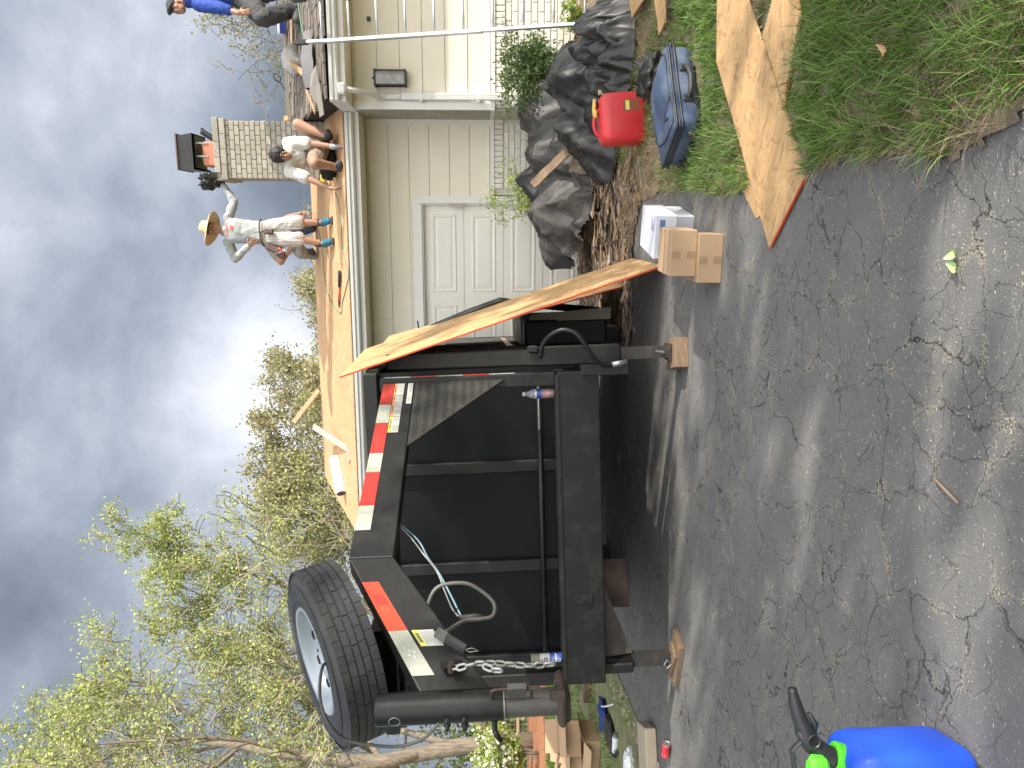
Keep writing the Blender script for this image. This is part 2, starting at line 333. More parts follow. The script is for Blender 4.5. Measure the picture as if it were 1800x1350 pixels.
def asphalt():
    m = bpy.data.materials.new('cracked_asphalt'); m.use_nodes = True; nt = m.node_tree; N = nt.nodes.new; L = nt.links.new
    b = nt.nodes['Principled BSDF']; b.inputs['Roughness'].default_value = .82; b.inputs['Specular IOR Level'].default_value = .3
    g = N('ShaderNodeNewGeometry'); src = g.outputs['Position']
    def nz(sc, det=5, ro=.5, vec=None):
        n = N('ShaderNodeTexNoise'); n.inputs['Scale'].default_value = sc; n.inputs['Detail'].default_value = det; n.inputs['Roughness'].default_value = ro; L(vec or src, n.inputs['Vector']); return n
    def mrange(o, a, b_, c, d):
        r = N('ShaderNodeMapRange'); L(o, r.inputs[0]); r.inputs[1].default_value = a; r.inputs[2].default_value = b_; r.inputs[3].default_value = c; r.inputs[4].default_value = d; return r.outputs[0]
    def mixc(f, a, c):
        x = N('ShaderNodeMix'); x.data_type = 'RGBA'
        if isinstance(f, float): x.inputs[0].default_value = f
        else: L(f, x.inputs[0])
        for s, i in ((a, 6), (c, 7)):
            if isinstance(s, tuple): x.inputs[i].default_value = (*s, 1)
            else: L(s, x.inputs[i])
        return x.outputs[2]
    def mul(a, c):
        x = N('ShaderNodeMath'); x.operation = 'MULTIPLY'; x.use_clamp = True
        for s, i in ((a, 0), (c, 1)):
            if isinstance(s, float): x.inputs[i].default_value = s
            else: L(s, x.inputs[i])
        return x.outputs[0]
    def mx(a, c, op='MAXIMUM'):
        x = N('ShaderNodeMath'); x.operation = op
        for s, i in ((a, 0), (c, 1)):
            if isinstance(s, float): x.inputs[i].default_value = s
            else: L(s, x.inputs[i])
        return x.outputs[0]
    # warped coordinates for jagged cracks
    w1 = nz(2.3, 3); w2 = nz(14, 5, .65)
    s1 = N('ShaderNodeVectorMath'); s1.operation = 'SCALE'; s1.inputs['Scale'].default_value = .34; L(w1.outputs['Color'], s1.inputs[0])
    s2 = N('ShaderNodeVectorMath'); s2.operation = 'SCALE'; s2.inputs['Scale'].default_value = .10; L(w2.outputs['Color'], s2.inputs[0])
    a1 = N('ShaderNodeVectorMath'); L(src, a1.inputs[0]); L(s1.outputs[0], a1.inputs[1]); a2 = N('ShaderNodeVectorMath'); L(a1.outputs[0], a2.inputs[0]); L(s2.outputs[0], a2.inputs[1])
    def crack(sc, wd, off):
        mp = N('ShaderNodeMapping'); mp.inputs['Location'].default_value = off; mp.inputs['Scale'].default_value = (1, 1, .02); L(a2.outputs[0], mp.inputs[0])
        v = N('ShaderNodeTexVoronoi'); v.feature = 'DISTANCE_TO_EDGE'; v.inputs['Scale'].default_value = sc; L(mp.outputs[0], v.inputs['Vector'])
        return v.outputs['Distance'], mrange(v.outputs['Distance'], wd*.3, wd, 1, 0)
    d1, c1 = crack(3.1, .0072, (0, 0, 0)); d2, c2 = crack(6.4, .009, (3.3, 1.7, 0))
    gate1 = mrange(nz(1.1, 3).outputs[0], .36, .46, 0, 1); gate2 = mrange(nz(.9, 3).outputs[0], .42, .52, 0, .85)
    thin = mrange(nz(6, 4).outputs[0], .40, .55, .25, 1)
    cr = mul(mx(mul(c1, gate1), mul(c2, gate2)), thin)
    # dust and grass bits gathered along the cracks
    dn = mrange(nz(7, 4, .6).outputs[0], .50, .60, 0, 1); near = mx(mrange(d1, .0, .075, 1, 0), mul(mrange(d2, 0, .05, 1, 0), gate2))
    spk = mrange(nz(130, 3, .7).outputs[0], .50, .58, 0, 1)
    dust = mul(mul(near, dn), spk)
    # aggregate
    ag = N('ShaderNodeTexVoronoi'); ag.inputs['Scale'].default_value = 210; L(src, ag.inputs['Vector'])
    agc = N('ShaderNodeSeparateColor'); L(ag.outputs['Color'], agc.inputs[0])
    fine = mixc(nz(300, 2).outputs[0], (.090, .089, .088), (.180, .178, .174))
    large = mixc(mrange(nz(1.3, 6, .6).outputs[0], .35, .65, 0, 1), fine, (.165, .160, .154))
    col = mixc(mul(mrange(agc.outputs[0], .92, .95, 0, 1), mrange(nz(40, 2).outputs[0], .45, .6, 0, 1)), large, (.32, .30, .27))
    sp = N('ShaderNodeTexVoronoi'); sp.inputs['Scale'].default_value = 62; L(a2.outputs[0], sp.inputs['Vector'])
    spc = N('ShaderNodeSeparateColor'); L(sp.outputs['Color'], spc.inputs[0])
    flake = mul(mul(mrange(spc.outputs[0], .975, .98, 0, 1), mrange(sp.outputs['Distance'], .18, .28, 1, 0)), mrange(nz(2.6, 4).outputs[0], .48, .60, .0, 1))
    dusty = mul(mrange(nz(2.1, 5, .6).outputs[0], .52, .72, 0, .5), mrange(nz(90, 2).outputs[0], .4, .6, .3, 1))
    col = mixc(dusty, col, (.24, .215, .18))
    col = mixc(cr, col, (.042, .040, .038)); col = mixc(dust, col, (.46, .40, .28)); col = mixc(flake, col, (.50, .47, .38))
    L(col, b.inputs['Base Color'])
    hgt = mx(mx(mul(nz(120, 4, .6).outputs[0], .35), mul(nz(9, 4).outputs[0], .45), 'ADD'), mul(cr, 1.0), 'SUBTRACT')
    bp = N('ShaderNodeBump'); bp.inputs['Strength'].default_value = .8; bp.inputs['Distance'].default_value = .012; L(hgt, bp.inputs['Height']); L(bp.outputs[0], b.inputs['Normal'])
    return m
m_asphalt = asphalt()
m_soil = M_('bed_soil', (.20, .155, .11), .95, var=.3, scale=7, bump=.9, bscale=60, dirt=.7, dirtcol=(.33, .26, .17), dscale=11, world_space=True)
m_farground = M_('yard_ground', (.10, .14, .045), .95, var=.25, scale=3, bump=.5, world_space=True)
# one sheet to the horizon
gb = MB(); gb.add([(-600, -600, -.02), (600, -600, -.02), (600, 900, -.02), (-600, 900, -.02)], [(0, 1, 2, 3)])
gb.build('ground', m_farground, kind='structure')
# asphalt driveway: from the left verge to the lawn edge and up to the garage door
dl = [(-3.3, -2.5), (-3.1, 3.5), (-3.0, 6.2), (-2.95, 8.2), (HP(-5.6, 0, 0).x, HP(-5.6, .0, 0).y)]
dr = [(HP(-.6, 0, 0).x, HP(-.6, 0, 0).y)]
db = MB(); poly = [(x, y, 0.0) for x, y in dl] + [(x, y, 0.0) for x, y in dr] + [(1.9, 9.0, 0), (1.7, 7.5, 0)] + [(p.x+.12, p.y, 0.0) for p in reversed(EDGE)]
db.prism(poly[::-1], (0, 0, -.018)); db.build('driveway', m_asphalt, kind='structure')
# soil sheet under the lawn and the bed, with its slope
def sheet(name, mat, poly, step, z0, box, kind='structure'):
    x0, x1, y0, y1 = box; nx = int((x1-x0)/step)+1; ny = int((y1-y0)/step)+1; mb = MB(); idx = {}
    def vid(i, j):
        if (i, j) not in idx:
            x = x0+i*step; y = y0+j*step; idx[i, j] = len(mb.v); mb.v.append((x, y, height(x, y)+z0))
        return idx[i, j]
    for i in range(nx-1):
        for j in range(ny-1):
            if in_poly(x0+(i+.5)*step, y0+(j+.5)*step, poly): mb.f.append((vid(i, j), vid(i+1, j), vid(i+1, j+1), vid(i, j+1))); mb.mi.append(0)
    return mb.build(name, mat, kind=kind, smooth=True)
LAWN_R = []
for i_, (x_, y_) in enumerate(LAWN):
    nx_, ny_ = LAWN[(i_+1) % len(LAWN)]; LAWN_R.append((x_, y_))
    if i_ < len(EDGE)-1:
        k_ = max(1, int(math.hypot(nx_-x_, ny_-y_)/.05))
        for q_ in range(1, k_):
            a_, b_ = x_+(nx_-x_)*q_/k_, y_+(ny_-y_)*q_/k_; w_ = .045*noise.noise(Vector((a_*9, b_*9, 1)))+.02*noise.noise(Vector((a_*31, b_*31, 1))); LAWN_R.append((a_+w_, b_+w_))
def soil_strip():
    # near the asphalt: a fine sheet that thins out over the edge
    sheet('lawn_soil', m_soil, LAWN_R, .022, .004, (.3, 2.6, .4, 6.4)); sheet('bed_soil', m_soil, LAWN, .055, .0035, (.3, 7.5, 6.35, 10.2)); sheet('lawn_soil', m_soil, LAWN, .08, .003, (2.55, 6, .4, 6.4))
soil_strip()
# ---- grass
m_grass = bpy.data.materials.new('grass_blades'); m_grass.use_nodes = True
def grassmat(m, c1, c2, c3, tr=.25):
    nt = m.node_tree; N = nt.nodes.new; L = nt.links.new; b = nt.nodes['Principled BSDF']; b.inputs['Roughness'].default_value = .5; b.inputs['Specular IOR Level'].default_value = .35
    at = N('ShaderNodeAttribute'); at.attribute_name = 'tint'
    r = N('ShaderNodeValToRGB'); L(at.outputs['Fac'], r.inputs[0]); e = r.color_ramp.elements; e[0].color = (*c1, 1); e[1].color = (*c3, 1); k = e.new(.6); k.color = (*c2, 1)
    L(r.outputs[0], b.inputs['Base Color'])
    t = N('ShaderNodeBsdfTranslucent'); L(r.outputs[0], t.inputs[0]); ms = N('ShaderNodeMixShader'); ms.inputs[0].default_value = tr
    out = nt.nodes['Material Output']; L(b.outputs[0], ms.inputs[1]); L(t.outputs[0], ms.inputs[2]); L(ms.outputs[0], out.inputs[0])
grassmat(m_grass, (.070, .135, .030), (.160, .260, .055), (.36, .38, .15))
m_straw = bpy.data.materials.new('dry_grass'); m_straw.use_nodes = True; grassmat(m_straw, (.24, .18, .10), (.36, .29, .17), (.50, .42, .28))
def blades(name, mat, spots, kind='stuff', **kw):
    # spots: (x, y, z, height, width, lean direction, lean amount, tint)
    n = len(spots); a = np.array(spots, dtype=np.float64)
    x, y, z, h, w, d, ln, ti = a.T
    rs = np.random.RandomState(3); side = d + rs.uniform(-1.2, 1.2, n)
    sx, sy = np.cos(side)*w/2, np.sin(side)*w/2; dx, dy = np.cos(d), np.sin(d)
    V = np.zeros((n, 7, 3))
    for k, (t, ww) in enumerate(((0, 1.), (.38, .9), (.72, .6))):
        ox = dx*ln*h*t**1.8; oy = dy*ln*h*t**1.8; oz = h*(t - .28*ln*t*t)
        V[:, 2*k] = np.stack([x+ox-sx*ww, y+oy-sy*ww, z+oz], 1); V[:, 2*k+1] = np.stack([x+ox+sx*ww, y+oy+sy*ww, z+oz], 1)
    V[:, 6] = np.stack([x+dx*ln*h, y+dy*ln*h, z+h*(1-.28*ln)], 1)
    V = V.reshape(-1, 3); base = np.arange(n)*7
    q1 = np.stack([base, base+1, base+3, base+2], 1); q2 = np.stack([base+2, base+3, base+5, base+4], 1); t3 = np.stack([base+4, base+5, base+6], 1)
    me = bpy.data.meshes.new(name); me.vertices.add(len(V)); me.vertices.foreach_set('co', V.ravel())
    loops = np.concatenate([np.concatenate([q1, q2, t3], 1).ravel()]); me.loops.add(len(loops)); me.loops.foreach_set('vertex_index', loops.astype(np.int32))
    st = (np.arange(n)[:, None]*11 + np.array([0, 4, 8])[None]).ravel(); me.polygons.add(3*n); me.polygons.foreach_set('loop_start', st.astype(np.int32))
    me.update(calc_edges=True); me.polygons.foreach_set('use_smooth', np.ones(3*n, dtype=bool))
    at = me.attributes.new('tint', 'FLOAT', 'POINT'); at.data.foreach_set('value', np.repeat(ti, 7).astype(np.float32))
    me.materials.append(mat); o = bpy.data.objects.new(name, me); COL.objects.link(o); return tag(o, kind=kind, **kw)
def patch(x, y):   # how grassy a spot is
    v = noise.noise(Vector((x*1.9, y*1.9, 3.3)))*.6 + noise.noise(Vector((x*5.1, y*5.1, 8)))*.4
    de = min((Vector((x, y))-Vector((p.x, p.y))).length for p in EDGE) if y < 6.5 else 1
    return v + min(de*2.6, .48)
CLEAR = []  # spots covered by boards, filled later
def grow():
    gs = []; st = []; r = random.Random(11)
    def tri(): return r.random()
    zones = [(.45, 2.9, .6, 3.3, 6000), (1.0, 4.2, 3.3, 5.0, 3600), (1.3, 5.6, 5.0, 7.0, 1900), (2.2, 6.2, 7.0, 9.3, 700)]
    for x0, x1, y0, y1, dens in zones:
        nn = int((x1-x0)*(y1-y0)*dens)
        cx = cy = 0
        for i in range(nn):
            if i % 9 == 0: cx = r.uniform(x0, x1); cy = r.uniform(y0, y1); cd_ = r.uniform(0, 6.28); cl = r.uniform(.2, 1); ch = r.uniform(.7, 1.3); ct = r.gauss(.42, .13)
            x = cx + r.gauss(0, .02); y = cy + r.gauss(0, .02)
            if (x/y > .56 and (x/y > 1.1 or r.random() < .45)) or not in_poly(x, y, LAWN) or any(in_poly(x, y, c) for c in CLEAR): continue
            p = patch(x, y); near_b = 1.0
            for c in CLEAR:      # trodden down along the boards
                if any(in_poly(x+a_, y+b_, c) for a_, b_ in ((0, .07), (-.07, .04), (-.11, .0), (-.03, .12))): near_b = .42
            if y > 5.0:     # strips of grass between the debris near the house
                p -= .55*smoothstep(5.0, 6.2, y) + (.35 if x < 1.9 else 0)
                if y > 7.4: p -= .2
            if p > .0 + r.uniform(-.08, .14):
                gs.append((x, y, height(x, y), near_b*r.uniform(.065, .135)*ch*(1 if y < 5 else .8), r.uniform(.0028, .005)*(1+.12*y), cd_+r.gauss(0, .7), min(1.25, cl*r.uniform(.5, 1.4)), min(1, max(0, r.gauss(ct, .14)))))
            if p < .42 and r.random() < .8: st.append((x, y, height(x, y)+.002, r.uniform(.05, .12), .0028*(1+.12*y), r.uniform(0, 6.28), r.uniform(1.0, 1.7), r.random()))
    blades('lawn_grass', m_grass, gs); blades('dry_grass_thatch', m_straw, st)
# far lawn, mulch and verge on the left
m_farlawn = M_('far_lawn', (.16, .29, .06), .9, var=.2, scale=5, bump=.8, bscale=60, world_space=True)
m_mulch = M_('red_mulch', (.36, .15, .07), .95, var=.5, scale=7, bump=1, bscale=60, world_space=True)
fb = MB(); fb.prism([(-26, 11.8, 0), (-26, 16.7, 0), (-2.6, 16.7, 0), (-2.6, 11.8, 0)], (0, 0, -.016)); fb.build('far_lawn', m_farlawn, kind='structure')
mb = MB(); random.seed(2)
mb.prism([(-26, 16.71, 0), (-26, 23.5, 0), (-2.6, 23.5, 0), (-2.6, 16.71, 0)], (0, 0, .06)); mb.build('mulch_bed', m_mulch, kind='structure')
vb = MB(); vb.prism([(-26, 6.3, 0), (-26, 11.79, 0), (-3.3, 11.79, 0), (-2.95, 8.2, 0), (-3.0, 6.2, 0), (-3.1, 3.5, 0), (-3.3, -2, 0), (-26, -2, 0)][::-1], (0, 0, .008))
vb.build('verge', M_('verge_ground', (.16, .17, .075), .95, var=.45, scale=5, bump=.9, bscale=50, dirt=.8, dirtcol=(.24, .18, .12), dscale=4, world_space=True), kind='structure')
def far_grass():
    r = random.Random(5); gs = []
    for i in range(26000):
        x = r.uniform(-9, -2.6); y = r.uniform(5.6, 16.5)
        if x < -.53*y-.3 or x > -.31*y or (y < 8.3 and x > -3.05): continue
        if y < 11.8 and noise.noise(Vector((x*1.3, y*1.3, 5))) < -.05: continue
        gs.append((x, y, .005, r.uniform(.05, .10), .006+.0010*y, r.uniform(0, 6.3), r.uniform(.2, 1), min(1, max(0, r.gauss(.62, .15)))))
    blades('verge_grass', m_grass, gs)
far_grass()
# ------------------------------------------------------------------ house
HM = frame(HO, EX, -EN, ZZ)      # local x along wall to the right, local y INTO the house, z up
house = empty('house', HM, label='single-storey cream house with white garage door, painted brick base and a half stripped roof', cat='house')
LW = -5.25; PJ = .85            # garage wall length to the left, projection of the right part
def hb(mb, x0, x1, n0, n1, z0, z1): # box in house coordinates, n = outwards
    return mb.box((x0, -n1, z0), (x1, -n0, z1))
def hbuild(mb, name, mat, parent=None, **kw): return mb.build(name, mat, parent or house, local=True, **kw)
m_block = M_('inner_sheathing', (.5, .47, .38), .8)
b = MB(); hb(b, LW, -.985-.09-4.88, -.16, -.03, 0, 2.93) if LW < -.985-.09-4.88 else None; hb(b, LW, 0, -.16, -.03, 2.16, 2.93); hb(b, -.985-.09, 0, -.16, -.03, 0, 2.16); hb(b, 0, 6, PJ-.16, PJ-.03, 0, 2.93); hb(b, -.03, .10, -.1, PJ-.04, 0, 2.93)
hb(b, LW, LW+.1, -4.3, -.17, 0, 2.93); garage_wall = hbuild(b, 'wall', m_block)
DX = -.985; DTOP = 2.16; DZ = .02                # garage door opening right edge, head height
door_l = DX-.09-4.88
# lapped siding boards, each a piece
def board(x0, x1, n, z0, z1, parent, lap=.008):
    mb = MB(); yb = -n; p = [(x0, yb, z0), (x0, yb-.006-lap, z0), (x0, yb-.005, z1), (x0, yb, z1)]
    mb.prism(p, (x1-x0, 0, 0)); return hbuild(mb, 'siding_board', m_siding, parent)
PIT = .262; WTOP = 2.86; GB = 1.235
z = GB+.03; k = 0
while z < WTOP-.01:
    z1 = min(z+PIT-.004, WTOP)
    if z1 <= DTOP+.12: board(DX+.0, -.105, 0, z, z1, garage_wall)
    elif z < DTOP+.12: board(DX+.0, -.105, 0, z, z1, garage_wall); board(LW, DX-.003, 0, DTOP+.125, z1, garage_wall)
    else:
        xs = -2.6 if k % 2 else -3.4; board(xs+.001, -.105, 0, z, z1, garage_wall); board(LW, xs-.002, 0, z, z1, garage_wall)
    z += PIT; k += 1
z = GB+.03; k = 0
while z < WTOP-.01:
    z1 = min(z+PIT-.004, WTOP); xs = (2.4, 3.3, 1.9)[k % 3]; board(.004, xs, PJ, z, z1, garage_wall); board(xs+.003, 6, PJ, z, z1, garage_wall)
    z += PIT; k += 1
b = MB(); hb(b, -.105, -.008, .002, .022, GB+.01, WTOP); hbuild(b, 'corner_trim', m_trim)
b = MB(); hb(b, -.03, -.006, .024, PJ-.0, GB+.012, WTOP); hb(b, -.03, .06, PJ+.0, PJ+.024, GB+.012, WTOP-.0); hbuild(b, 'corner_trim', m_trim)
# soffit, fascia
b = MB(); hb(b, LW-.25, 0.03, 0.0, G_N0-.02, 2.865, 2.885); hb(b, 0.0, 6, PJ, R_N0-.02, 2.865, 2.885); hb(b, -.02, 0, 0, R_N0-.03, 2.868, 2.882)
hbuild(b, 'soffit', m_siding)
b = MB(); hb(b, LW-.27, -.03, G_N0-.02, G_N0, 2.845, 3.02); hb(b, -.03, 6, R_N0-.02, R_N0, 2.845, 3.02); hb(b, -.035, -.012, G_N0, R_N0-.02, 2.845, 3.02); hbuild(b, 'fascia', m_trim)
# gutters: K profile
def gutter(x0, x1, n):
    pr = [(0, 0), (.055, 0), (.075, .02), (.075, .045), (.095, .06), (.10, .085), (.10, .09), (.092, .09), (.088, .064), (.068, .048), (.068, .022), (.052, .006), (.006, .006), (.006, .09), (0, .09)]
    mb = MB(); mb.prism([(x0, -(n+.002+a), 2.905+c) for a, c in pr], (x1-x0, 0, 0))
    o = hbuild(mb, 'gutter', m_gutter); e = MB()
    for x in (x0-.003, x1): e.prism([(x, -(n+.002+a), 2.905+c) for a, c in [(0, 0), (.055, 0), (.075, .02), (.075, .045), (.095, .06), (.10, .085), (.10, .09), (0, .09)]], (.003, 0, 0))
    e.build('end_cap', m_gutter, o, local=True); return o
gutter(LW-.27, -.045, G_N0); gutter(-.03, 6, R_N0)
# downspout with elbow
ds = MB(); sx = .105
elb = [(sx-.02, -(R_N0+.05), 2.905), (sx-.02, -(R_N0+.05), 2.86), (sx-.02, -(R_N0-.05), 2.74), (sx-.01, -(PJ+.12), 2.55), (sx-.005, -(PJ+.065), 2.47), (sx, -(PJ+.06), 2.3)]
ds.tube(elb, .043, 8, flat=.75)
for z0, z1 in ((2.3, 1.42), (1.42, .25)):
    nn = .06 if z0 > 2 else .085
    ds.cbox((sx, -(PJ+nn), (z0+z1)/2), (.082, .062, z0-z1-.004), bev=.010)
    for q in (-.024, 0, .024): ds.box((sx+q-.006, -(PJ+nn+.036), z1+.02), (sx+q+.006, -(PJ+nn+.031), z0-.03))
dso = hbuild(ds, 'downspout', m_gutter); s = MB()
for zz in (2.05, 1.38, .7): s.box((sx-.06, -(PJ+.105 if zz < 1.4 else PJ+.097), zz), (sx+.06, -(PJ+.002), zz+.022))
s.build('strap', m_gutter, dso, local=True)
s = MB(); s.cbox((sx-.02, -(R_N0+.05), 2.87), (.12, .11, .09), bev=.02); s.build('outlet', m_gutter, dso, local=True)
# painted brick base, brick by brick
def brick_me(L, H, D, mat, bev=.005):
    mb = MB(); mb.cbox((0, 0, 0), (L, D, H), bev=bev); return origin_mesh(mb, 'brick', mat)
bb = MB(); hb(bb, DX+.02, -.005, -.05, .018, 0, GB-.03); hb(bb, .0, 6, PJ-.06, PJ+.018, 0, GB-.03); hb(bb, -.0, .09, 0.018, PJ-.05, 0, GB-.03)
bwall = hbuild(bb, 'brick_base', m_mortar_w)
HMi = HM
def hput(name, me, x, n, z, rz, parent, dx=0):
    M = HMi @ Matrix.Translation((x, -n, z)) @ Matrix.Rotation(rz, 4, 'Z'); return inst(name, me, M, parent)
BL, BH = .193, .057; CP = .0755; me_b = brick_me(BL, BH, .05, m_pbrick); me_bh = brick_me(BL/2-.005, BH, .05, m_pbrick); me_s = brick_me(.058, .115, .06, m_pbrick)
def brick_run(x0, x1, n, z0, z1):
    z = z1; c = 0
    while z > z0:
        x = x0 + (0 if c % 2 else BL/2+.005)
        if c % 2 == 0: hput('brick', me_bh, x0+BL/4-.002, n, z, 0, bwall)
        while x + BL*.55 < x1:
            if x+BL <= x1+.02: hput('brick', me_b, x+BL/2, n+rnd.uniform(-.0015, .0015), z, 0, bwall)
            else: hput('brick', me_bh, x+BL/4, n, z, 0, bwall)
            x += BL+.0105
        z -= CP; c += 1
brick_run(.03, 2.3, PJ+.002, .18, GB-.19)
brick_run(DX+.1, -.02, .002, .02, GB-.19)
x = .03
while x < 2.2: hput('brick', me_s, x+.03, PJ+.010, GB-.09, 0, bwall); x += .0675
x = DX+.1
while x < -.06: hput('brick', me_s, x+.03, .010, GB-.09, 0, bwall); x += .0675
b = MB(); hb(b, 0.0, 6, PJ-.02, PJ+.055, GB-.03, GB+.022); hb(b, DX+.0, -.0, -.02, .05, GB-.03, GB+.022); hb(b, -.035, .05, .05, PJ+.04, GB-.028, GB+.020); hbuild(b, 'water_table', m_trim)
b = MB(); hb(b, 2.3, 6, PJ+.018, PJ+.03, 0, GB-.03); b.build('brick_face', m_pbrick, bwall, local=True, kind='stuff')
# garage door: trim, jambs and sections with raised panels
b = MB(); hb(b, DX-.09, DX, .002, .03, 0.0, DTOP+.12); hb(b, door_l-.12, DX-.092, .002, .03, DTOP, DTOP+.12); hb(b, DX-.11, DX-.092, -.1, .0, 0, DTOP-.02); hb(b, door_l, DX-.092, -.1, .0, DTOP-.02, DTOP-.002)
hbuild(b, 'door_trim', m_trim)
b = MB(); hb(b, door_l, DX-.112, -.14, -.102, 0, DTOP-.022); gdoor = hbuild(b, 'garage_door', m_door)
sec = (DTOP-.02-DZ)/4
for i in range(4):
    z0 = DZ+i*sec; b = MB(); xr = DX-.112; hb(b, door_l, xr, -.10, -.082, z0+.003, z0+sec-.003)
    so_ = b.build('door_section', m_door, gdoor, local=True)
    pm = MB()
    for j in range(4):
        x1 = xr-.115-j*1.2; x0 = x1-1.03; za, zb = z0+.10, z0+sec-.10
        # raised-panel: frame moulding and bevelled field
        for t, (i0, n0) in enumerate(((0, -.082), (.022, -.070), (.045, -.082))): pass
        def ring(a, na, c, nc):
            vs = []
            for inset, nn in ((a, na), (c, nc)):
                vs += [(x0+inset, -nn, za+inset), (x1-inset, -nn, za+inset), (x1-inset, -nn, zb-inset), (x0+inset, -nn, zb-inset)]
            pm.add(vs, [(q, (q+1) % 4, 4+(q+1) % 4, 4+q) for q in range(4)])
        ring(0, -.0815, .012, -.072); ring(.012, -.072, .03, -.073); ring(.03, -.073, .048, -.0812); ring(.05, -.0812, .085, -.0745)
        i0 = .085; pm.add([(x0+i0, .0745, za+i0), (x1-i0, .0745, za+i0), (x1-i0, .0745, zb-i0), (x0+i0, .0745, zb-i0)], [(0, 1, 2, 3)])
    pm.build('raised_panel', m_door, gdoor, local=True)
b = MB(); hb(b, DX-.13, DX-.088, .031, .036, 1.60, 1.80); hbuild(b, 'door_hinge_plate', M_('tarnished_plate', (.33, .30, .26), .5, .5))
# ---- roof of the garage: one OSB sheet after another
roof = empty('roof', HM, house)
def rpt(x, sdist, lift=0.0, n0=G_N0, s=GS):      # sdist = distance up the slope from the eave
    c = 1/math.sqrt(1+s*s); h = sdist*c; return Vector((x - 0, -(n0-h), EAVE_Z + s*h)) + Vector((0, -s*c, c))*lift
SL = (G_N0+1.98)*math.sqrt(1+GS*GS)
c = 1/math.sqrt(1+GS*GS); slopeM = Matrix(((1, 0, 0, 0), (0, c, -GS*c, 0), (0, GS*c, c, 0), (0, 0, 0, 1)))
row = 0; s0 = -.02
while s0 < SL-.05:
    s1 = min(s0+1.215, SL); x = LW-.22 - (0 if row % 2 else 0.0); first = True
    cuts = [LW-.22, -4.3, -1.86, .22] if row % 2 == 0 else [LW-.22, -3.1, -.66, .22]
    for xa_, xb_ in zip(cuts[:-1], cuts[1:]):
        mb = MB(); w, d = xb_-xa_-.004, s1-s0-.004
        mb.box((0, 0, -.012), (w, d, .0)); me = origin_mesh(mb, 'osb_sheet', m_osb_roof)
        M = HM @ Matrix.Translation(rpt(xa_+.002, s0+.002, .012)) @ slopeM
        inst('osb_sheet', me, M, roof)
    s0 = s1; row += 1
# rear slope, gable edge board and ridge line
mb = MB(); a = rpt(LW-.22, SL, 0); e = rpt(.22, SL, 0)
mb.prism([(LW-.22, -(G_N0)+.0, EAVE_Z-.012), (LW-.22, a.y, a.z-.012), (LW-.22, a.y+2.6, EAVE_Z-.012)], (5.6, 0, 0)); mb.build('roof_core', m_block, roof, local=True)
mb = MB(); y2 = a.y+2.6; mb.hexa([(LW-.22, a.y, a.z-.01), (.22, a.y, a.z-.01), (.22, y2, EAVE_Z-.01), (LW-.22, y2, EAVE_Z-.01), (LW-.22, a.y, a.z+.004), (.22, a.y, a.z+.004), (.22, y2, EAVE_Z+.004), (LW-.22, y2, EAVE_Z+.004)])
mb.build('rear_slope', m_osb_roof, roof, local=True)
# chalk lines
m_chalk = M_('red_chalk', (.62, .16, .10), .9)
for xa_, sa, xb_, sb in ((-3.05, 1.0, -3.6, 2.0), (-3.7, .05, -3.5, 1.0), (-1.1, 1.6, -1.12, 1.9)):
    mb = MB(); p, q = rpt(xa_, sa, .0145), rpt(xb_, sb, .0145); mb.tube([p, q], .0022, 4, flat=.4); mb.build('chalk_line', m_chalk, roof, local=True)
# ---- roof of the right part: old wooden shakes, course by course
rroof = empty('shake_roof', HM, house)
RSL = (R_N0+1.27)*math.sqrt(1+RS*RS); cr_ = 1/math.sqrt(1+RS*RS)
def rpt2(x, sd, lift=0.0): return rpt(x, sd, lift, R_N0, RS)
mb = MB(); p0, p1 = rpt2(0, 0), rpt2(0, RSL); mb.prism([(.02, p0.y, p0.z-.03), (.02, p1.y, p1.z-.03), (.02, p1.y+2.5, p0.z-.4)], (6, 0, 0)); mb.build('roof_core', M_('black_felt_paper', (.03, .028, .026), .85), rroof, local=True)
slope2 = Matrix(((1, 0, 0, 0), (0, cr_, -RS*cr_, 0), (0, RS*cr_, cr_, 0), (0, 0, 0, 1)))
shk = []
for k in range(5):
    w = (.14, .18, .22, .26, .11)[k]; mb = MB(); L_ = .44
    mb.hexa([(0, 0, .0), (w, 0, .0), (w, L_, .0), (0, L_, .0), (0, 0, .024), (w, 0, .020), (w, L_, .004), (0, L_, .004)]); shk.append((w, origin_mesh(mb, 'shake', m_shake)))
sd = -.03; rr_ = random.Random(4)
while sd < RSL-.1:
    x = .0 - rr_.uniform(0, .04)
    while x < 2.75:
        w, me = rr_.choice(shk)
        M = HM @ Matrix.Translation(rpt2(x, sd+rr_.uniform(-.02, .02), .012+rr_.uniform(0, .012))) @ slope2 @ Matrix.Rotation(rr_.gauss(0, .02), 4, 'Z') @ Matrix.Rotation(rr_.uniform(-.045, -.01), 4, 'X')
        inst('shake', me, M, rroof); x += w+.006
    sd += .155
mb = MB(); mb.cbox(tuple(rpt2(1.5, RSL, .02)), (3.3, .2, .05)); mb.build('ridge_cap', m_shake, rroof, local=True)
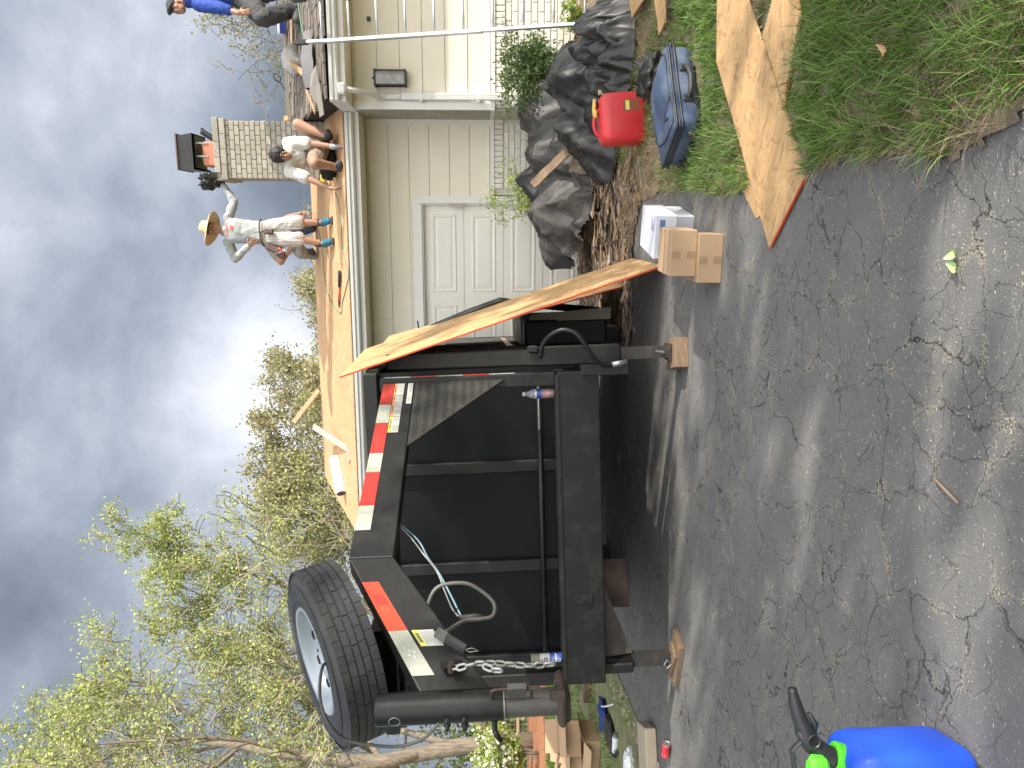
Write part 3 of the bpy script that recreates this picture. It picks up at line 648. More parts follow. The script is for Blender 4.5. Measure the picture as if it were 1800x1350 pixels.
# ---- chimney, brick by brick
cw = .90; cdp = .62
CB = RF(1036, 577)                                # left front foot of the stack on the slope
chx = (CB-HO).dot(EX); chn = (CB-HO).dot(EN); 
ctop = P(1036, 379, CB.y).z
cxr = (P(1138, 480, CB.y-.18)-HO).dot(EX); cw = cxr-chx
CM = HM @ Matrix.Translation((chx, -chn, 0))
chim = empty('chimney', CM, house)
b = MB(); z0 = EAVE_Z+.05; b.box((.012, .012, z0), (cw-.012, cdp-.012, ctop-.01)); b.build('mortar_core', m_cmortar, chim, local=True)
nb = 6; bl = (cw)/nb-.008; bh = .060; cp = .0695; me_c = brick_me(bl, bh, .07, m_cbrick, .004); me_ch = brick_me(bl/2-.004, bh, .07, m_cbrick, .004)
nd = int(cdp/(bl+.008)); z = ctop-.035-.15; cidx = 0
def cput(me, x, y, z, rz): inst('brick', me, CM @ Matrix.Translation((x, y, z)) @ Matrix.Rotation(rz, 4, 'Z'), chim)
while z > z0+.02:
    for side in range(3):
        L_ = cw if side == 0 else cdp; pos = 0 if cidx % 2 else -(bl+.008)/2
        while pos < L_-.03:
            a0, a1 = max(pos, 0), min(pos+bl, L_); me = me_c if a1-a0 > bl*.8 else me_ch; cx_ = (a0+a1)/2; j = rnd.uniform(-.002, .002)
            if side == 0: cput(me, cx_, .035-.004+j, z, 0)
            elif side == 1: cput(me, cw-.035+.004+j, cx_ if cx_ > .08 else .09, z, PI/2)
            else: cput(me, .035-.004+j, cx_ if cx_ > .08 else .09, z, PI/2)
            pos += bl+.008
    z -= cp; cidx += 1
# corbelled cap: two courses of larger blocks and a mortar wash
me_cc = brick_me(cw/4-.006+.015, .078, .09, m_cbrick, .006); me_cd = brick_me(.2, .078, .09, m_cbrick, .006)
for q, (zz, o_, of) in enumerate(((ctop-.135, .022, 0), (ctop-.05, .03, .5))):
    for k in range(-1, 5):
        w = cw/4+.012; xx = -o_+(k+.5+of)*w
        if -o_-.05 < xx-w*.3 and xx < cw+o_: cput(me_cc, min(xx, cw+o_-w*.45), .04-o_, zz, 0)
    for k in range(3): cput(me_cd, cw-.04+o_, .11+k*.206, zz, PI/2); cput(me_cd, .04-o_, .11+k*.206, zz, PI/2)
b = MB(); b.hexa([(-.02, -.02, ctop-.01), (cw+.02, -.02, ctop-.01), (cw+.02, cdp+.02, ctop-.01), (-.02, cdp+.02, ctop-.01), (.1, .1, ctop+.03), (cw-.1, .1, ctop+.03), (cw-.1, cdp-.1, ctop+.03), (.1, cdp-.1, ctop+.03)]); b.build('crown_wash', m_cmortar, chim, local=True)
fx0 = (P(1059, 365, CB.y)-HO).dot(EX)-chx; fx1 = (P(1102, 365, CB.y)-HO).dot(EX)-chx; fz = P(1080, 352, CB.y).z
b = MB(); b.cbox(((fx0+fx1)/2, .30, (ctop+fz)/2), (fx1-fx0, .30, fz-ctop), bev=.02); b.build('flue', m_flue, chim, local=True)
# dish-shaped sheet metal rain cap over the flue
capz = fz+.05; b = MB()
b.box((fx0-.02, .12, capz+.03), (fx1+.08, .52, capz+.045)); b.add([(fx0-.05, .05, capz+.045), (fx1+.10, .05, capz+.045), (fx1+.10, .58, capz+.045), (fx0-.05, .58, capz+.045), (fx0-.05, .05, capz+.25), (fx1+.06, .05, capz+.25), (fx1+.06, .58, capz+.24), (fx0-.05, .58, capz+.25)], [(0, 1, 5, 4), (1, 2, 6, 5), (2, 3, 7, 6), (3, 0, 4, 7), (4, 5, 6, 7)])
b.build('flue_cover', m_blackplastic, chim, local=True)
b = MB(); b.box((fx0-.06, .03, capz+.245), (fx1+.09, .6, capz+.262)); b.build('cover_rim', M_('brown_flashing', (.18, .11, .08), .6), chim, local=True)
b = MB()
for xx in (fx0+.12, fx1-.03): b.box((xx, .14, fz-.08), (xx+.02, .15, capz+.06))
b.build('cover_strut', m_steel, chim, local=True)
b = MB(); b.tube([(fx1+.03, .2, ctop+.0), (fx1+.05, .2, ctop+.07), (fx1+.13, .2, ctop+.2), (fx1+.18, .2, ctop+.2)], [.04, .04, .04, .02], 8); b.build('vent_pipe', m_blackplastic, chim, local=True)
b = MB(); b.tube([(cw-.02, .5, ctop-.42), (cw+.07, .5, ctop-.42)], .028, 8); b.build('antenna_stub', m_cbrick, chim, local=True)
# black sheeting hanging off the left of the cap
def crumple(name, mat, c, size, seed, parent=None, amp=.25, M=None, seg=16, **kw):
    mb = MB(); vs = []; fs = []; n = seg; R_ = M or Matrix.Identity(4)
    for i in range(n+1):
        for j in range(2*n):
            a, b_ = PI*i/n, PI*j/n; d = Vector((math.sin(a)*math.cos(b_), math.sin(a)*math.sin(b_), math.cos(a)))
            q = d*2.1+Vector((seed, seed*1.7, 0)); rd = 1+amp*(abs(noise.noise(q*1.3))*1.6-.5+abs(noise.noise(q*3.1))*.6)
            p = Vector((d.x*size[0]*rd, d.y*size[1]*rd, d.z*size[2]*rd)); vs.append(R_ @ p + Vector(c))
    for i in range(n):
        for j in range(2*n): fs.append((i*2*n+j, (i+1)*2*n+j, (i+1)*2*n+(j+1) % (2*n), i*2*n+(j+1) % (2*n)))
    mb.add(vs, fs); return mb.build(name, mat, parent, local=True, smooth=True, **kw)
crumple('loose_sheeting', m_blackplastic, (-.01, .16, ctop+.10), (.10, .2, .15), 3.1, chim, .6)
crumple('loose_sheeting', m_blackplastic, (-.10, .16, ctop+.16), (.05, .1, .09), 5.1, chim, .6)
# ---- wall lantern
lx, lz = HW(1213, 686, PJ+.1)
lan = empty('wall_lantern', HM @ Matrix.Translation((lx, -PJ, lz)), house)
m_lmetal = M_('lantern_metal', (.04, .038, .034), .5, .4); m_lglass = M_('lantern_glass', (.17, .17, .14), .12, var=.6, scale=12, spec=.8)
b = MB(); w, d, h = .078, .12, .165
for sx_ in (-1, 1):
    for sy_ in (-.02, -d-.02): b.box((sx_*w-.008, sy_-.008, -h), (sx_*w+.008, sy_+.008, h))
b.box((-w-.014, -d-.034, -h-.015), (w+.014, -.01, -h)); b.box((-w-.014, -d-.034, h), (w+.014, -.01, h+.02)); b.box((-.05, -.03, -.12), (.05, -.002, .12))
b.box((-.01, -.09, h+.02), (.01, -.07, h+.045)); b.build('lantern_frame', m_lmetal, lan, local=True)
b = MB(); b.box((-w+.006, -d-.018, -h), (w-.006, -.02, h)); b.build('lantern_glass', m_lglass, lan, local=True)
b = MB(); hb(b, .08, .135, PJ+.022, PJ+.03, 0, 0)
x, z = HW(1350-35, 647, PJ); b = MB(); hb(b, x-.02, x+.03, PJ+.018, PJ+.03, z-.03, z+.01); hbuild(b, 'hook_plate', m_lmetal)
# ------------------------------------------------------------------ gooseneck dump trailer
TM = frame(TO, TRt, TLn, TNn)
tr = empty('dump_trailer', TM, label='black gooseneck dump trailer with red and white reflective tape parked on the driveway', cat='trailer')
def tb(mb, name, mat, parent=None, **kw): return mb.build(name, mat, parent or tr, local=True, **kw)
W = 2.13; WALL = .45; BT = 1.585; BLn = 4.85
# front cross beam and its deck
b = MB(); b.cbox((-W/2, .055, .136), (W, .11, .272), bev=.006); tb(b, 'front_beam', m_blackgloss)
b = MB(); b.box((-W+.01, .112, .2), (-.01, WALL-.006, .262)); b.box((-W+.02, -.012, .268), (-.02, .10, .292)); tb(b, 'front_deck', m_black)
b = MB(); b.tube([(-W+.03, .30, .385), (-.06, .30, .375)], .021, 10); tb(b, 'cross_pipe', m_blackgloss, smooth=True)
b = MB(); q = TQ(350-2.5, 1029, -.005)
q = Vector((-1.575+.05, -.004, .13)); b.box((q.x-.035, -.012, q.z-.045), (q.x+.035, 0.0, q.z+.05)); o = tb(b, 'light_bracket', m_black); b = MB(); b.lathe([(.024, 0), (.024, .014), (.001, .018)], 14, Matrix.Translation((q.x, -.012, q.z)) @ Matrix.Rotation(PI/2, 4, 'X')); b.build('marker_light', m_dark, o, local=True)
# box: front wall, sides, rear, floor, with posts
b = MB(); b.box((-W, WALL, .10), (0, WALL+.05, BT-.08)); fw = tb(b, 'front_wall', m_blackwall)
for u, w_ in ((182, .11), (350, .085), (525, .085)):
    x, _ = TL(u, 900, WALL-.05); b = MB(); b.cbox((x+.02, WALL-.028, .86), (w_, .052, 1.28), bev=.008); b.build('wall_post', m_black, fw, local=True)
b = MB(); b.cbox((-W/2, WALL-.01, BT-.04), (W+.02, .12, .10), bev=.012); tb(b, 'top_rail', m_black)
sides = []
for sx in (0, -1):
    x0 = -.045 if sx == 0 else -W
    b = MB(); b.box((x0, WALL+.052, .10), (x0+.045, WALL+BLn, BT-.09)); s_ = tb(b, 'side_wall', m_blackwall); sides.append(s_)
    b = MB(); b.cbox((x0+.022+(.012 if sx == 0 else -.012), WALL+.05+BLn/2, BT-.04), (.09, BLn+.02, .10), bev=.01); tb(b, 'top_rail', m_black)
    for k in range(11):
        y = WALL+.32+k*.41; xx = .002 if sx == 0 else -W-.002; d = .12 if sx == 0 else -.12
        b = MB(); b.cbox((xx+d/2, y, .80), (abs(d), .075, 1.36), bev=.01); b.build('side_rib', m_ribs, s_, local=True)
b = MB(); b.box((-W+.05, WALL+.052, .12), (-.05, WALL+BLn, .17)); tb(b, 'box_floor', m_blackwall)
b = MB(); b.box((-W+.05, WALL+BLn-.06, .18), (-.05, WALL+BLn-.002, 1.25)); tb(b, 'tailgate', m_blackwall)
for x in (-.42, -W+.30):
    b = MB(); b.box((x, .115, -.02), (x+.12, WALL+BLn, .098)); tb(b, 'frame_rail', m_black)
for y in (.9, 1.7, 2.6, 3.6): b = MB(); b.box((-W+.02, y, -.10), (-.02, y+.08, -.022)); tb(b, 'cross_member', m_black)
# side bottom rail and reflective tape at the foot of the ribs
b = MB(); b.cbox((.05, WALL+2.4, .14), (.10, 4.3, .12), bev=.01); tb(b, 'side_rail', m_black)
for k in range(8):
    b = MB(); y = 1.55+k*.32; b.box((.123, y, .50), (.1255, y+.16, .55)); b.mat(m_redtape); tb(b, 'reflective_tape', m_redtape)
    b = MB(); b.box((.123, y+.162, .50), (.1255, y+.318, .55)); tb(b, 'reflective_tape', m_whtape)
# red and white tape on the ribs facing forward
for k in (3, 4, 5):
    y = WALL+.32+k*.41
    for j, mt in enumerate((m_redtape, m_whtape, m_redtape)):
        b = MB(); b.box((.018, y-.0415, .46+j*.045), (.119, y-.039, .503+j*.045)); tb(b, 'reflective_tape', mt)
# upright at the right front with tape on its outer face, stub at the left
b = MB(); b.cbox((-.045, .055, .86), (.09, .10, 1.14), bev=.008); ru = tb(b, 'neck_riser', m_black)
b = MB(); b.cbox((-W+.045, .055, .86), (.09, .10, 1.14), bev=.008); tb(b, 'neck_riser', m_black)
for k in range(5):
    b = MB(); z0 = .55+k*.17; b.box((.0005, .01, z0), (.003, .06, z0+.168)); b.build('reflective_tape', m_redtape if k % 2 else m_whtape, ru, local=True)
# lower right bracket with diamond plate step
b = MB(); b.cbox((.005, .03, -.04), (.07, .11, .31), bev=.006); tb(b, 'jack_mount', m_black)
# ---- neck beams
def beam_pts(sgn):
    # right beam as measured, left beam mirrored about the centre line
    def mx_(x): return x if sgn > 0 else -W-x
    return mx_(-.03), mx_(-.695), (-1.062 if sgn > 0 else -1.14)
def neck(sgn):
    xa_, xb_, xc_ = beam_pts(sgn); w = .09*sgn
    A, B, C_ = (xa_, .0), (xb_, -1.55), (xc_, -2.16)
    tops = (1.405, 1.392, 1.02); bots = (1.205, 1.187, .745)
    d1 = Vector((B[0]-A[0], B[1]-A[1])).normalized(); nn = Vector((-d1.y, d1.x))*-w*(1)   # inward
    if sgn > 0: nn = Vector((d1.y, -d1.x))*.09
    else: nn = Vector((-d1.y, d1.x))*.09
    mb = MB()
    for (p, q, i) in ((A, B, 0), (B, C_, 1)):
        mb.hexa([(p[0], p[1], bots[i]), (q[0], q[1], bots[i+1]), (q[0]+nn.x, q[1]+nn.y, bots[i+1]), (p[0]+nn.x, p[1]+nn.y, bots[i]),
                 (p[0], p[1], tops[i]), (q[0], q[1], tops[i+1]), (q[0]+nn.x, q[1]+nn.y, tops[i+1]), (p[0]+nn.x, p[1]+nn.y, tops[i])])
    o = tb(mb, 'neck_beam', m_black); bevel(o, .007)
    # thin flanges along the top
    return o, A, B, C_
nb_r, A_, B_, C2_ = neck(1); neck(-1)
def on_beam(seg, t0, t1, h0, h1, out=.003, th=.0015):
    # plate lying on the outer face of the right beam. t along the beam 0..1, h from bottom 0 to top 1
    p, q = (A_, B_) if seg == 0 else (B_, C2_); tp = ((1.405, 1.392) if seg == 0 else (1.392, 1.02)); bt = ((1.205, 1.187) if seg == 0 else (1.187, .745))
    d = Vector((q[0]-p[0], q[1]-p[1])).normalized(); n = Vector((-d.y, d.x))
    if n.x < 0: n = -n
    vs = []
    for o_ in (out-th, out):
        for t, h in ((t0, h0), (t1, h0), (t1, h1), (t0, h1)):
            zb = bt[0]+(bt[1]-bt[0])*t; zt = tp[0]+(tp[1]-tp[0])*t
            vs.append((p[0]+(q[0]-p[0])*t+n.x*o_, p[1]+(q[1]-p[1])*t+n.y*o_, zb+(zt-zb)*h))
    return MB().hexa(vs)
# tape: red / white alternating
for i, (a, c_, mt) in enumerate(((.01, .17, m_redtape), (.17, .30, m_whtape), (.30, .49, m_redtape), (.49, .60, m_whtape), (.60, .77, m_redtape), (.77, .885, m_whtape))):
    o = on_beam(0, a+.001, c_-.001, .62, .99).build('reflective_tape', mt, nb_r, local=True)
    if mt is m_whtape: # stamped crossed mark
        tm = (a+c_)/2
        for dt, dh in ((-.008, .74), (.004, .80), (-.002, .86), (.010, .74)): on_beam(0, tm+dt-.004, tm+dt+.004, dh-.02, dh+.02, .0042, .001).build('stamp', m_label, o, local=True)
o = on_beam(1, .20, .56, .66, .99).build('reflective_tape', m_redtape2, nb_r, local=True)
for dt, dh in ((.42, .80), (.40, .86), (.44, .86), (.42, .90), (.40, .76)): on_beam(1, dt-.008, dt+.008, dh-.018, dh+.018, .0042, .001).build('stamp', M_('tape_stamp_red', (.9, .10, .05), .4), o, local=True)
on_beam(1, .30, .37, .72, .93, .0042, .001).build('stamp', m_redtape, o, local=True)
o = on_beam(1, .563, .86, .66, .99).build('reflective_tape', m_whtape, nb_r, local=True)
for dt, dh in ((.70, .82), (.68, .88), (.73, .86), (.71, .76), (.74, .79)): on_beam(1, dt-.008, dt+.008, dh-.018, dh+.018, .0042, .001).build('stamp', m_label, o, local=True)
# warning labels: body + coloured strip + lines of print
def decal(seg, t0, t1, h0, h1, strip, hs, lines=6, cols=((0, 1),)):
    o = on_beam(seg, t0, t1, h0, h1, .003).build('warning_label', m_label, nb_r, local=True)
    if strip: on_beam(seg, t0, t1, hs, h1, .0042, .001).build('label_band', strip, o, local=True)
    mb = MB(); r = random.Random(int(t0*1000))
    for (ca, cb) in cols:
        for k in range(lines):
            hh = h0+(hs-.02-h0)*(k+.6)/lines; e_ = r.uniform(.7, .95); ta = t0+(t1-t0)*(ca+(cb-ca)*.06); te = t0+(t1-t0)*(ca+(cb-ca)*e_)
            s_ = on_beam(seg, ta, te, hh, hh+.35*(hs-h0)/lines, .0042, .0008); mb.add(s_.v, s_.f)
    mb.build('print', M_('grey_print', (.33, .33, .31), .6), o, local=True)
    if strip:
        mb = MB(); n_ = 7
        for k in range(n_):
            a = t0+(t1-t0)*(.2+.6*k/n_); s_ = on_beam(seg, a, a+(t1-t0)*.055, hs+.02, h1-.02, .0048, .0008); mb.add(s_.v, s_.f)
        mb.build('print', m_ink, o, local=True)
decal(0, .012, .100, .30, .60, m_orange, .52, 5); decal(0, .104, .154, .30, .60, m_orange, .52, 5); decal(0, .158, .255, .30, .60, m_orange, .52, 7, ((0, .5), (.52, 1))); decal(0, .259, .365, .30, .60, m_yellow, .51, 7, ((0, .5), (.52, 1)))
decal(0, .012, .168, .02, .18, None, .17, 5, ((0, .55), (.65, 1)))
decal(1, .565, .675, .24, .60, m_yellow, .50, 6)
# diamond plate gusset under the beam
m_dplate = M_('diamond_plate_steel', (.045, .043, .040), .45, .5, var=.15, dirt=.35, dirtcol=(.09, .075, .055), dscale=6)
def gus(t, z, out=-.004):
    d = Vector((B_[0]-A_[0], B_[1]-A_[1])).normalized(); n = Vector((-d.y, d.x)); n = n if n.x > 0 else -n
    return Vector((A_[0]+(B_[0]-A_[0])*t+n.x*out, A_[1]+(B_[1]-A_[1])*t+n.y*out, z))
tri = [(0.0, 1.20), (0.0, .62), (.45, 1.196)]
b = MB(); d_ = gus(0, 0, .0)-gus(0, 0, -.01); b.prism([gus(t, z, -.012) for t, z in tri], d_); gp = tb(b, 'gusset_plate', m_dplate)
mb = MB(); k = 0
LB = (Vector(B_)-Vector(A_)).length
for i in range(46):
    for j in range(20):
        t = (.012+i*.0098); z = 1.185-j*.028-(.014 if i % 2 else 0)
        if t/.45+(1.20-z)/.58 > .965 or z < .66: continue
        s = 1 if (i+j) % 2 else -1; c0 = gus(t, z, -.002); ax = (gus(t+.01, z, -.002)-c0).normalized(); zz = Vector((0, 0, 1)); L_ = (ax+zz*s*.9).normalized()*.0115; w_ = (ax*-s*.9+zz).normalized()*.0034; up = d_.normalized()*.004
        mb.add([c0-L_, c0+w_, c0+L_, c0-w_, c0+up], [(0, 3, 4), (3, 2, 4), (2, 1, 4), (1, 0, 4)])
mb.build('tread_lug', m_dplate, gp, local=True, kind='stuff')
# ---- coupler tube
tx, ty = -1.098, -2.155
def tz(v): return TL(118, v, ty)[1]
zt, zb_ = tz(660), tz(885); R0 = .060
b = MB(); Mt = Matrix.Translation((tx, ty, 0)); b.lathe([(R0-.004, zt-.0), (R0, zt-.006), (R0, zb_)], 28, Mt); tube = tb(b, 'coupler_tube', m_blackgloss, smooth=False); smooth_angle(tube, 30)
zc = tz(985); b = MB(); b.lathe([(R0-.009, zb_+.02), (R0-.009, zc)], 28, Mt); o = tb(b, 'inner_tube', M_('bare_dark_steel', (.10, .095, .09), .45, .5, var=.2, dirt=.4, dirtcol=(.13, .085, .05), dscale=9)); smooth_angle(o, 30)
b = MB(); b.lathe([(R0+.001, zb_-.004), (R0+.001, zb_+.001)], 28, Mt); tb(b, 'tube_lip', m_steel)
def loop_pts_(c, hw, hh, r):
    return [c+Vector((sx_*(hw-r)+r*math.cos(a), 0, sz_*(hh-r)+r*math.sin(a))) for sx_, sz_, a0 in ((1, 1, 0), (-1, 1, PI/2), (-1, -1, PI), (1, -1, 1.5*PI)) for a in (a0, a0+PI/4, a0+PI/2)]
# bottom coupler head: plates and latch
b = MB(); b.cbox((tx+.01, ty, zc-.002), (.165, .15, .034), bev=.012); b.cbox((tx-.005, ty-.0, zc-.024), (.12, .11, .022), bev=.01); hd = tb(b, 'coupler_head', m_rust); 
b = MB(); b.box((tx+.045, ty-.085, zc-.01), (tx+.085, ty-.07, zc+.045)); b.build('latch_plate', m_rust, hd, local=True); b = MB(); b.tube(loop_pts_(Vector((tx+.095, ty-.07, zc+.012)), .022, .014, .008), .0045, 6, closed=True); b.build('latch_loop', m_rust, hd, local=True, smooth=True)
# welded circle mark on the tube
b = MB(); q = TL(1350-1240, 693, ty-.06); ring_ = []
for k in range(20):
    a = 2*PI*k/20; ang = -.35+ .33*math.cos(a); ring_.append((tx+(R0+.0006)*math.sin(ang), ty-(R0+.0006)*math.cos(ang), zt-.075+.021*math.sin(a)))
b.tube(ring_, .0012, 4, closed=True); b.build('scribed_ring', M_('scratched_metal', (.25, .26, .26), .5), tube, local=True)
# set bolts
for v, dz in ((787, 0), (817, 0)):
    zz = tz(v); b = MB(); a = -.40; dr_ = Vector((math.sin(a), -math.cos(a), 0)); p0 = Vector((tx, ty, zz))+dr_*(R0-.01)
    b.tube([p0, p0+dr_*.03], .0115, 6); b.tube([p0+dr_*.028, p0+dr_*.034], .015, 6); b.tube([p0+dr_*.03, p0+dr_*.055], .008, 8); b.build('set_bolt', m_black, tube, local=True)
a = -1.35; dr_ = Vector((math.sin(a), -math.cos(a), 0)); zz = tz(868); p0 = Vector((tx, ty, zz))+dr_*(R0-.01)
b = MB(); b.tube([p0, p0+dr_*.045], .011, 8); b.mat(m_black); tb(b, 'pin', m_rust); b = MB(); p1 = p0+dr_*.045; b.tube([p1, p1+Vector((-.02, 0, -.006)), p1+Vector((-.045, 0, -.022))], [.011, .011, .009], 8); tb(b, 'pin_handle', m_black, smooth=True)
# pull-pin handle loop on the right of the tube
def loop_pts(c, hw, hh, r, ax, az):
    pts = []
    for cx_, cz_, a0 in ((hw-r, hh-r, 0), (-hw+r, hh-r, PI/2), (-hw+r, -hh+r, PI), (hw-r, -hh+r, 1.5*PI)):
        for k in range(5): a = a0+k*PI/8; pts.append(c+ax*(cx_+r*math.cos(a))+az*(cz_+r*math.sin(a)))
    return pts
ax = Vector((.85, -.5, 0)).normalized(); hc = Vector((tx+.062, ty-.05, (tz(868)+tz(930))/2)); 
b = MB(); pp = loop_pts(hc, .034, .075, .016, ax, Vector((.0, 0, 1))); b.tube(pp[0:12]+pp[12:], .0058, 7, closed=True); tb(b, 'pull_handle', m_rust, smooth=True)
b = MB(); b.obox(hc+Vector((.0, -.006, -.02)), ax, Vector((.5, .85, 0)), Vector((0, 0, 1)), (-.005, -.012, -.035), (.055, .012, .035)); b.build('handle_guide', M_('grey_iron', (.09, .085, .08), .5, .4, dirt=.3), hd, local=True)
b = MB(); b.tube([hc+ax*.03+Vector((0, 0, .02)), hc+ax*.03+Vector((0, 0, -.11))], .008, 8); b.build('plunger', m_rust, hd, local=True)
# ---- chains: each link a piece
def link_me(L_=.050, w=.030, r=.0055):
    pts = []; hw, hh = w/2-r, L_/2-r
    for k in range(6): a = PI*k/5; pts.append(Vector((hw*math.cos(a), 0, hh-hw+hw*math.sin(a))))
    for k in range(6): a = PI+PI*k/5; pts.append(Vector((hw*math.cos(a), 0, -hh+hw+hw*math.sin(a))))
    mb = MB(); mb.tube(pts, r, 6, closed=True); return mb
link_g = origin_mesh(link_me(), 'link', m_galv, True); link_b = origin_mesh(link_me(.048, .028, .0052), 'link', m_blackgloss, True)
def chain(pts, me, root, step=.038):
    pts = [Vector(p) for p in pts]; seg = []; 
    d = [0]; 
    for a, c_ in zip(pts[:-1], pts[1:]): d.append(d[-1]+(c_-a).length)
    def at(s):
        for i in range(len(pts)-1):
            if s <= d[i+1]: t = (s-d[i])/max(1e-6, d[i+1]-d[i]); return pts[i].lerp(pts[i+1], t), (pts[i+1]-pts[i]).normalized()
        return pts[-1], (pts[-1]-pts[-2]).normalized()
    n = int(d[-1]/step)
    for k in range(n):
        p, t = at((k+.5)*step); q = t.to_track_quat('Z', 'X'); M = TM @ Matrix.Translation(p) @ q.to_matrix().to_4x4() @ Matrix.Rotation((PI/2 if k % 2 else 0)+.5, 4, 'Z'); inst('link', me, M, root)
c1 = empty('safety_chain', TM, tr); c2 = empty('safety_chain', TM, tr)
def tq(u, v, y): return TQ(u, v, y)
chain([tq(178, 792, -2.10), tq(176, 806, -2.13), tq(184, 838, -2.14), tq(184, 872, -2.15), tq(180, 925, -2.15), tq(181, 950, -2.14), tq(183, 975, -2.14)], link_g, c1)
chain([tq(180, 850, -2.17), tq(172, 868, -2.19), tq(171, 885, -2.2), tq(178, 895, -2.18)], link_g, c1)
chain([tq(92, 792, -2.12), tq(91, 830, -2.13), tq(93, 880, -2.13), tq(97, 930, -2.13), tq(101, 978, -2.13)], link_b, c2)
b = MB(); b.obox(TQ(182, 788, -2.07), Vector((.3, -.95, 0)).normalized(), Vector((.95, .3, 0)).normalized(), Vector((0, -.2, 1)).normalized(), (-.03, -.01, -.05), (.03, .01, .03)); tb(b, 'chain_bracket', m_black)
b = MB(); p = TQ(178, 793, -2.11); b.tube([p+Vector((-.02, 0, 0)), p+Vector((.02, -.01, 0))], .013, 8); tb(b, 'chain_bolt', m_rust)
# breakaway switch with its loop of wire
p = TQ(1350-1131, 800, -2.02); sw = MB(); azd = Vector((-.42, -.35, -.80)).normalized(); axd = Vector((.8, -.5, -.2)); axd = (axd-azd*axd.dot(azd)).normalized()
sw.obox(p, axd, azd.cross(axd), azd, (-.016, -.012, -.045), (.016, .012, .045)); sw = tb(sw, 'breakaway_switch', M_('switch_black', (.05, .05, .05), .4))
b = MB(); b.obox(p-azd*.06+axd.cross(azd)*0, axd, azd.cross(axd), azd, (-.018, -.016, -.03), (.012, .016, .02)); b.build('switch_clip', m_steel, sw, local=True)
b = MB(); q = p+azd*.045; b.tube([q, q+Vector((-.012, 0, -.02)), q+Vector((-.008, 0, -.055)), q+Vector((.004, 0, -.03)), q], .0017, 5); b.build('pin_wire', m_galv, sw, local=True)
# ---- wiring: conduit from the beam to the plug, big loop
def curve_pts(pts, n=8):
    # Catmull-Rom
    pts = [Vector(p) for p in pts]; P_ = [pts[0]*2-pts[1]]+pts+[pts[-1]*2-pts[-2]]; out = []
    for i in range(1, len(P_)-2):
        for k in range(n):
            t = k/n; a, b_, c_, d = P_[i-1], P_[i], P_[i+1], P_[i+2]
            out.append(.5*((2*b_)+(c_-a)*t+(2*a-5*b_+4*c_-d)*t*t+(3*b_-a-3*c_+d)*t**3))
    return out+[pts[-1]]
TQy = lambda u, v, y: TQ(u, v, y)
b = MB(); b.tube(curve_pts([TQ(430, 698, -1.2), TQ(405, 722, -1.25), TQ(375, 745, -1.3), TQ(345, 768, -1.4), TQ(310, 782, -1.5), TQ(280, 795, -1.6), TQ(266, 806, -1.65)]), .0045, 6); tb(b, 'brake_wire', m_steel, smooth=True)
b = MB(); b.tube(curve_pts([TQ(432, 700, -1.2), TQ(400, 735, -1.22), TQ(370, 752, -1.3), TQ(345, 770, -1.4), TQ(312, 788, -1.5), TQ(268, 810, -1.66)]), .0045, 6); tb(b, 'brake_wire', M_('blue_wire', (.18, .30, .38), .4), smooth=True)
b = MB(); b.tube(curve_pts([TQ(258, 752, -1.72), TQ(286, 752, -1.7), TQ(318, 770, -1.68), TQ(325, 815, -1.66), TQ(312, 845, -1.66), TQ(290, 868, -1.68), TQ(268, 866, -1.72), TQ(262, 845, -1.74), TQ(258, 815, -1.78), TQ(240, 785, -1.95)]), .0085, 8); tb(b, 'cable_loop', M_('dusty_cable', (.14, .13, .12), .55), smooth=True)
b = MB(); b.tube([TQ(264, 808, -1.70), TQ(266, 835, -1.70), TQ(265, 850, -1.70)], [.011, .016, .011], 8); tb(b, 'cable_boot', m_rubber, smooth=True)
b = MB(); b.tube(curve_pts([TQ(252, 745, -1.7), TQ(238, 752, -1.74), TQ(236, 768, -1.78), TQ(228, 778, -1.8)]), [.012]*24+[.012], 8) if False else b.tube(curve_pts([TQ(252, 745, -1.7), TQ(238, 752, -1.74), TQ(236, 768, -1.78), TQ(228, 778, -1.8)]), .010, 8); tb(b, 'trailer_plug', m_rubber, smooth=True)
# ---- spare wheel strapped on the slope of the neck
spx, spz = -1.065, 1.44; spy = -1.70
tilt = math.radians(28)
SW = TM @ Matrix.Translation((spx, spy, spz)) @ Matrix.Rotation(math.radians(-9), 4, 'Y') @ Matrix.Rotation(tilt, 4, 'X')
sp = empty('spare_wheel', SW, tr)
TRr, TW = .385, .205; h = TW/2
prof = [(.225, -h*.80), (.235, -h*.93), (.27, -h*1.0), (.33, -h*.98), (.362, -h*.86), (.380, -h*.74), (.3845, -h*.4), (.385, 0), (.3845, h*.4), (.380, h*.74), (.362, h*.86), (.33, h*.98), (.27, h*1.0), (.235, h*.93), (.225, h*.80)]
b = MB(); b.lathe(prof, 72, cap=False); ty_ = b.build('tyre', m_rubber, sp, local=True, smooth=True)
